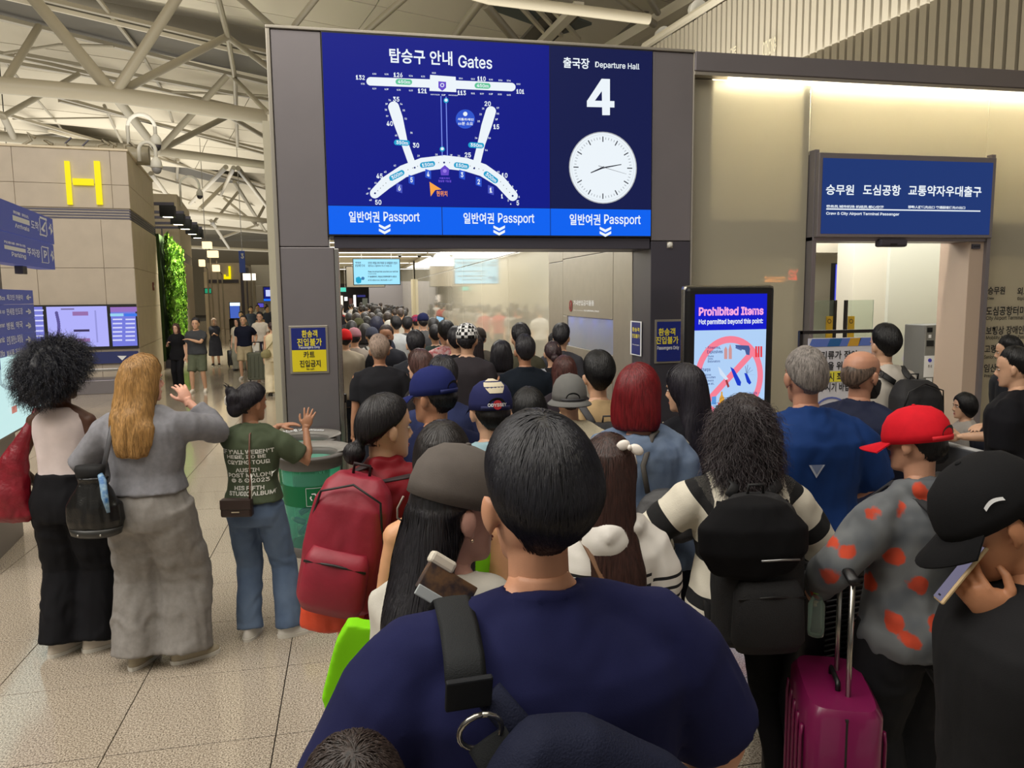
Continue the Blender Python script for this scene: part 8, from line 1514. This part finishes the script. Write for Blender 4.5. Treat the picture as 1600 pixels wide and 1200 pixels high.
# the far end of the queue: a few figures built once, then copied
far = []
for i, (hs, c, hc) in enumerate((('short', (40, 40, 46), BLK), ('bob', (150, 146, 140), (26, 20, 20)), ('full', (70, 76, 96), BLK), ('short', (170, 60, 60), (30, 24, 22)), ('bob', (36, 34, 40), BLK), ('full', (196, 192, 186), (36, 28, 26)))):
    far.append(q('queue member seen only as a small dark head at the far end of the passage', 545+12*i, 489, 1.72, c, 3, (0, 6, -5, 3, -8, 4)[i], hs, hc, 'f' if hs == 'bob' else 'm', group='far end of the queue'))
def copy_tree(o, parent=None):
    c = o.copy(); COL.objects.link(c); c.parent = parent
    for ch in [x for x in KIDS.get(o.name, ())]: copy_tree(ch, c)
    return c
def far_copies():
    global KIDS
    KIDS = {}
    for o in bpy.data.objects:
        if o.parent: KIDS.setdefault(o.parent.name, []).append(o)
    R = np.random.RandomState(11); used = [tuple(p.at) for p in PEOPLE]; n = 0; tries = 0
    while n < 46 and tries < 4000:
        tries += 1; Y = 14+28*R.rand()**.8; x = -.42+(2.6 if Y > 20 else 2.0)*R.rand()*.9
        px, py, _ = proj((x, Y, 1.7))
        if px < 528 or px > 648: continue
        if min((x-u[0])**2+(Y-u[1])**2 for u in used) < .50**2: continue
        used.append((x, Y)); s = far[R.randint(0, 6)].root; c = copy_tree(s); c.location = (x, Y, 0); c.rotation_euler = (0, 0, R.rand()*.8-.4); c.scale = (1, 1, .95+.08*R.rand()); n += 1
    wl = [((412+3.5*i+R.rand()*2, 486+R.rand()*5)) for i in range(9)]
    for i_, (x, y) in enumerate(wl):
        w = atZ(x, y, 1.70)
        s = far[R.randint(0, 6)].root; c = copy_tree(s); Yw = 33+i_*1.1; a = atY(x, y, Yw); c.location = (a[0], Yw, 0); c.rotation_euler = (0, 0, 2+R.rand()*2); c.location.x += .55*((i_ % 3)-1); c['label'] = 'distant traveller among a small crowd left of the near pillar'; c['group'] = 'distant travellers by the pillar'
AFTER.append(far_copies)
# ================================================================== WALKERS IN THE HALL
def wk(label, fx, fy, ty, c, bot, face, hs='short', hc=BLK, sex='m', **kw):
    at = fl(fx, fy); h = hgt(at, ty); return q(label, fx, fy, h, c, kw.pop('lod', 2), face, hs, hc, sex, at=at, bot=bot, **kw)
W1 = wk('woman in a loose black tunic and trousers walking beside the plant wall', 281, 606, 505, (22, 22, 26), dict(m=cloth((20, 20, 24)), r=(.10, .085, .085), cut=.06), 172, 'long', (44, 26, 24), 'f', top=dict(hem=.76, flare=.03), skin='fair', feet=((.12, -.10), (-.08, .12)), arms=dict(R=dict(t=(.16, .24, 1.22), curl=.8)))
W2 = wk('man in a dark grey T-shirt and green shorts walking toward the camera', 312, 613, 497, (66, 68, 72), dict(m=cloth((92, 98, 80)), cut=.50, r=(.11, .095, .09), name='shorts'), 178, 'full', BLK, 'm', wide=1.12, ez=.04, skin='kr', shoes=(222, 214, 200), feet=((.14, .06), (-.12, -.06)), arms=dict(L=dict(t=(.10, .24, 1.26), pole=(-1, -.2, -.4), curl=.6)))
W3 = wk('grey haired woman in a long dark grey dress holding something', 338, 571, 497, (56, 58, 68), dict(kind='none', m=cloth((50, 50, 60))), 185, 'bob', (120, 104, 92), 'f', top=dict(dress=.36, sleeve=.9), arms=dict(R=dict(t=(.04, .26, 1.16), curl=.9), L=dict(t=(-.05, .26, 1.16), curl=.9)))
W4 = wk('man in a navy shirt and beige shorts pulling an olive suitcase', 385, 592, 493, (22, 26, 44), dict(m=cloth((176, 162, 132)), cut=.50, r=(.105, .095, .09), name='shorts'), 176, 'short', BLK, 'm', wide=1.1, skin='kr', shoes=(200, 196, 190), feet=((.10, .08), (-.06, -.10)), arms=dict(L=dict(t=(-.30, .02, 1.02))))
W5 = wk('woman in a white blouse and pale trousers behind the navy shirt man', 374, 579, 497, (216, 208, 192), dict(m=cloth((150, 150, 136)), r=(.11, .10, .10)), 165, 'long', BLK, 'f', skin='fair', shoes=(40, 40, 44))
W6 = wk('man with black hair farther back above the white blouse woman', 380, 560, 487, (120, 116, 110), dict(m=cloth((60, 60, 66))), 180, 'full', BLK, 'm', lod=3)
W7 = wk('woman with a dark bun in a cream sleeveless top and wide cream trousers', 430, 618, 502, (222, 208, 172), dict(m=cloth((226, 214, 184)), r=(.115, .115, .12), cut=.05), 6, 'tied', (34, 22, 20), 'f', sl=0, skin='kr', shoes=(44, 36, 32), lod=1)
W8 = wk('man in a white T-shirt with a black diagonal strap facing the hall', 410, 582, 488, (224, 216, 204), dict(m=cloth((30, 28, 60)), cut=.3), 175, 'full', BLK, 'm', skin='fair')
W9 = wk('child sized figure in dark clothes beside the left pillar edge', 441, 596, 512, (30, 34, 60), dict(m=cloth((34, 34, 60))), 20, 'short', BLK, 'm', lod=3)
r = bagroot('straw_bag', 'woven olive bag slung on the cream dressed woman', 'bag', W7); hobo(W7, r, [(-.16, -.18, .90), (-.16, -.18, .93), (-.16, -.18, 1.02), (-.14, -.17, 1.10)], [(.06, .03), (.11, .05), (.12, .06), (.06, .03)], mat((140, 132, 92), .8, bump=.5, bscale=80), .014); LB(W7, MB().tube([(-.14, -.16, 1.10), (-.02, -.16, 1.25), (.10, -.08, 1.43), (.12, .04, 1.42)], [(.012, .004)]*4, 6)).build('strap', mat((140, 132, 92), .8), r, True, world=False)
r = bagroot('white_tote', 'white paper carrier bag in the hand of the navy shirt man', 'bag', W4); LB(W4, MB().box(-.40, -.22, -.06, .08, .72, 1.0)).build('bag_body', m_white, r, world=False, bevel=.01); LB(W4, MB().tube([(-.36, 0, 1.0), (-.31, 0, 1.06), (-.26, 0, 1.0)], .006, 6)).build('handle', m_white, r, world=False)
b_ = fl(405, 596); suitcase('large olive green hard suitcase pulled beside the navy shirt man', b_[0], b_[1], .52, .32, .72, mat((86, 90, 76), .4), .1, .25)
b_ = fl(366, 573); suitcase('small black suitcase left of the navy shirt man', b_[0], b_[1], .36, .24, .50, mat((34, 36, 38), .4), .1, .3)
flush()
bpy.data.scenes.remove(TMP)
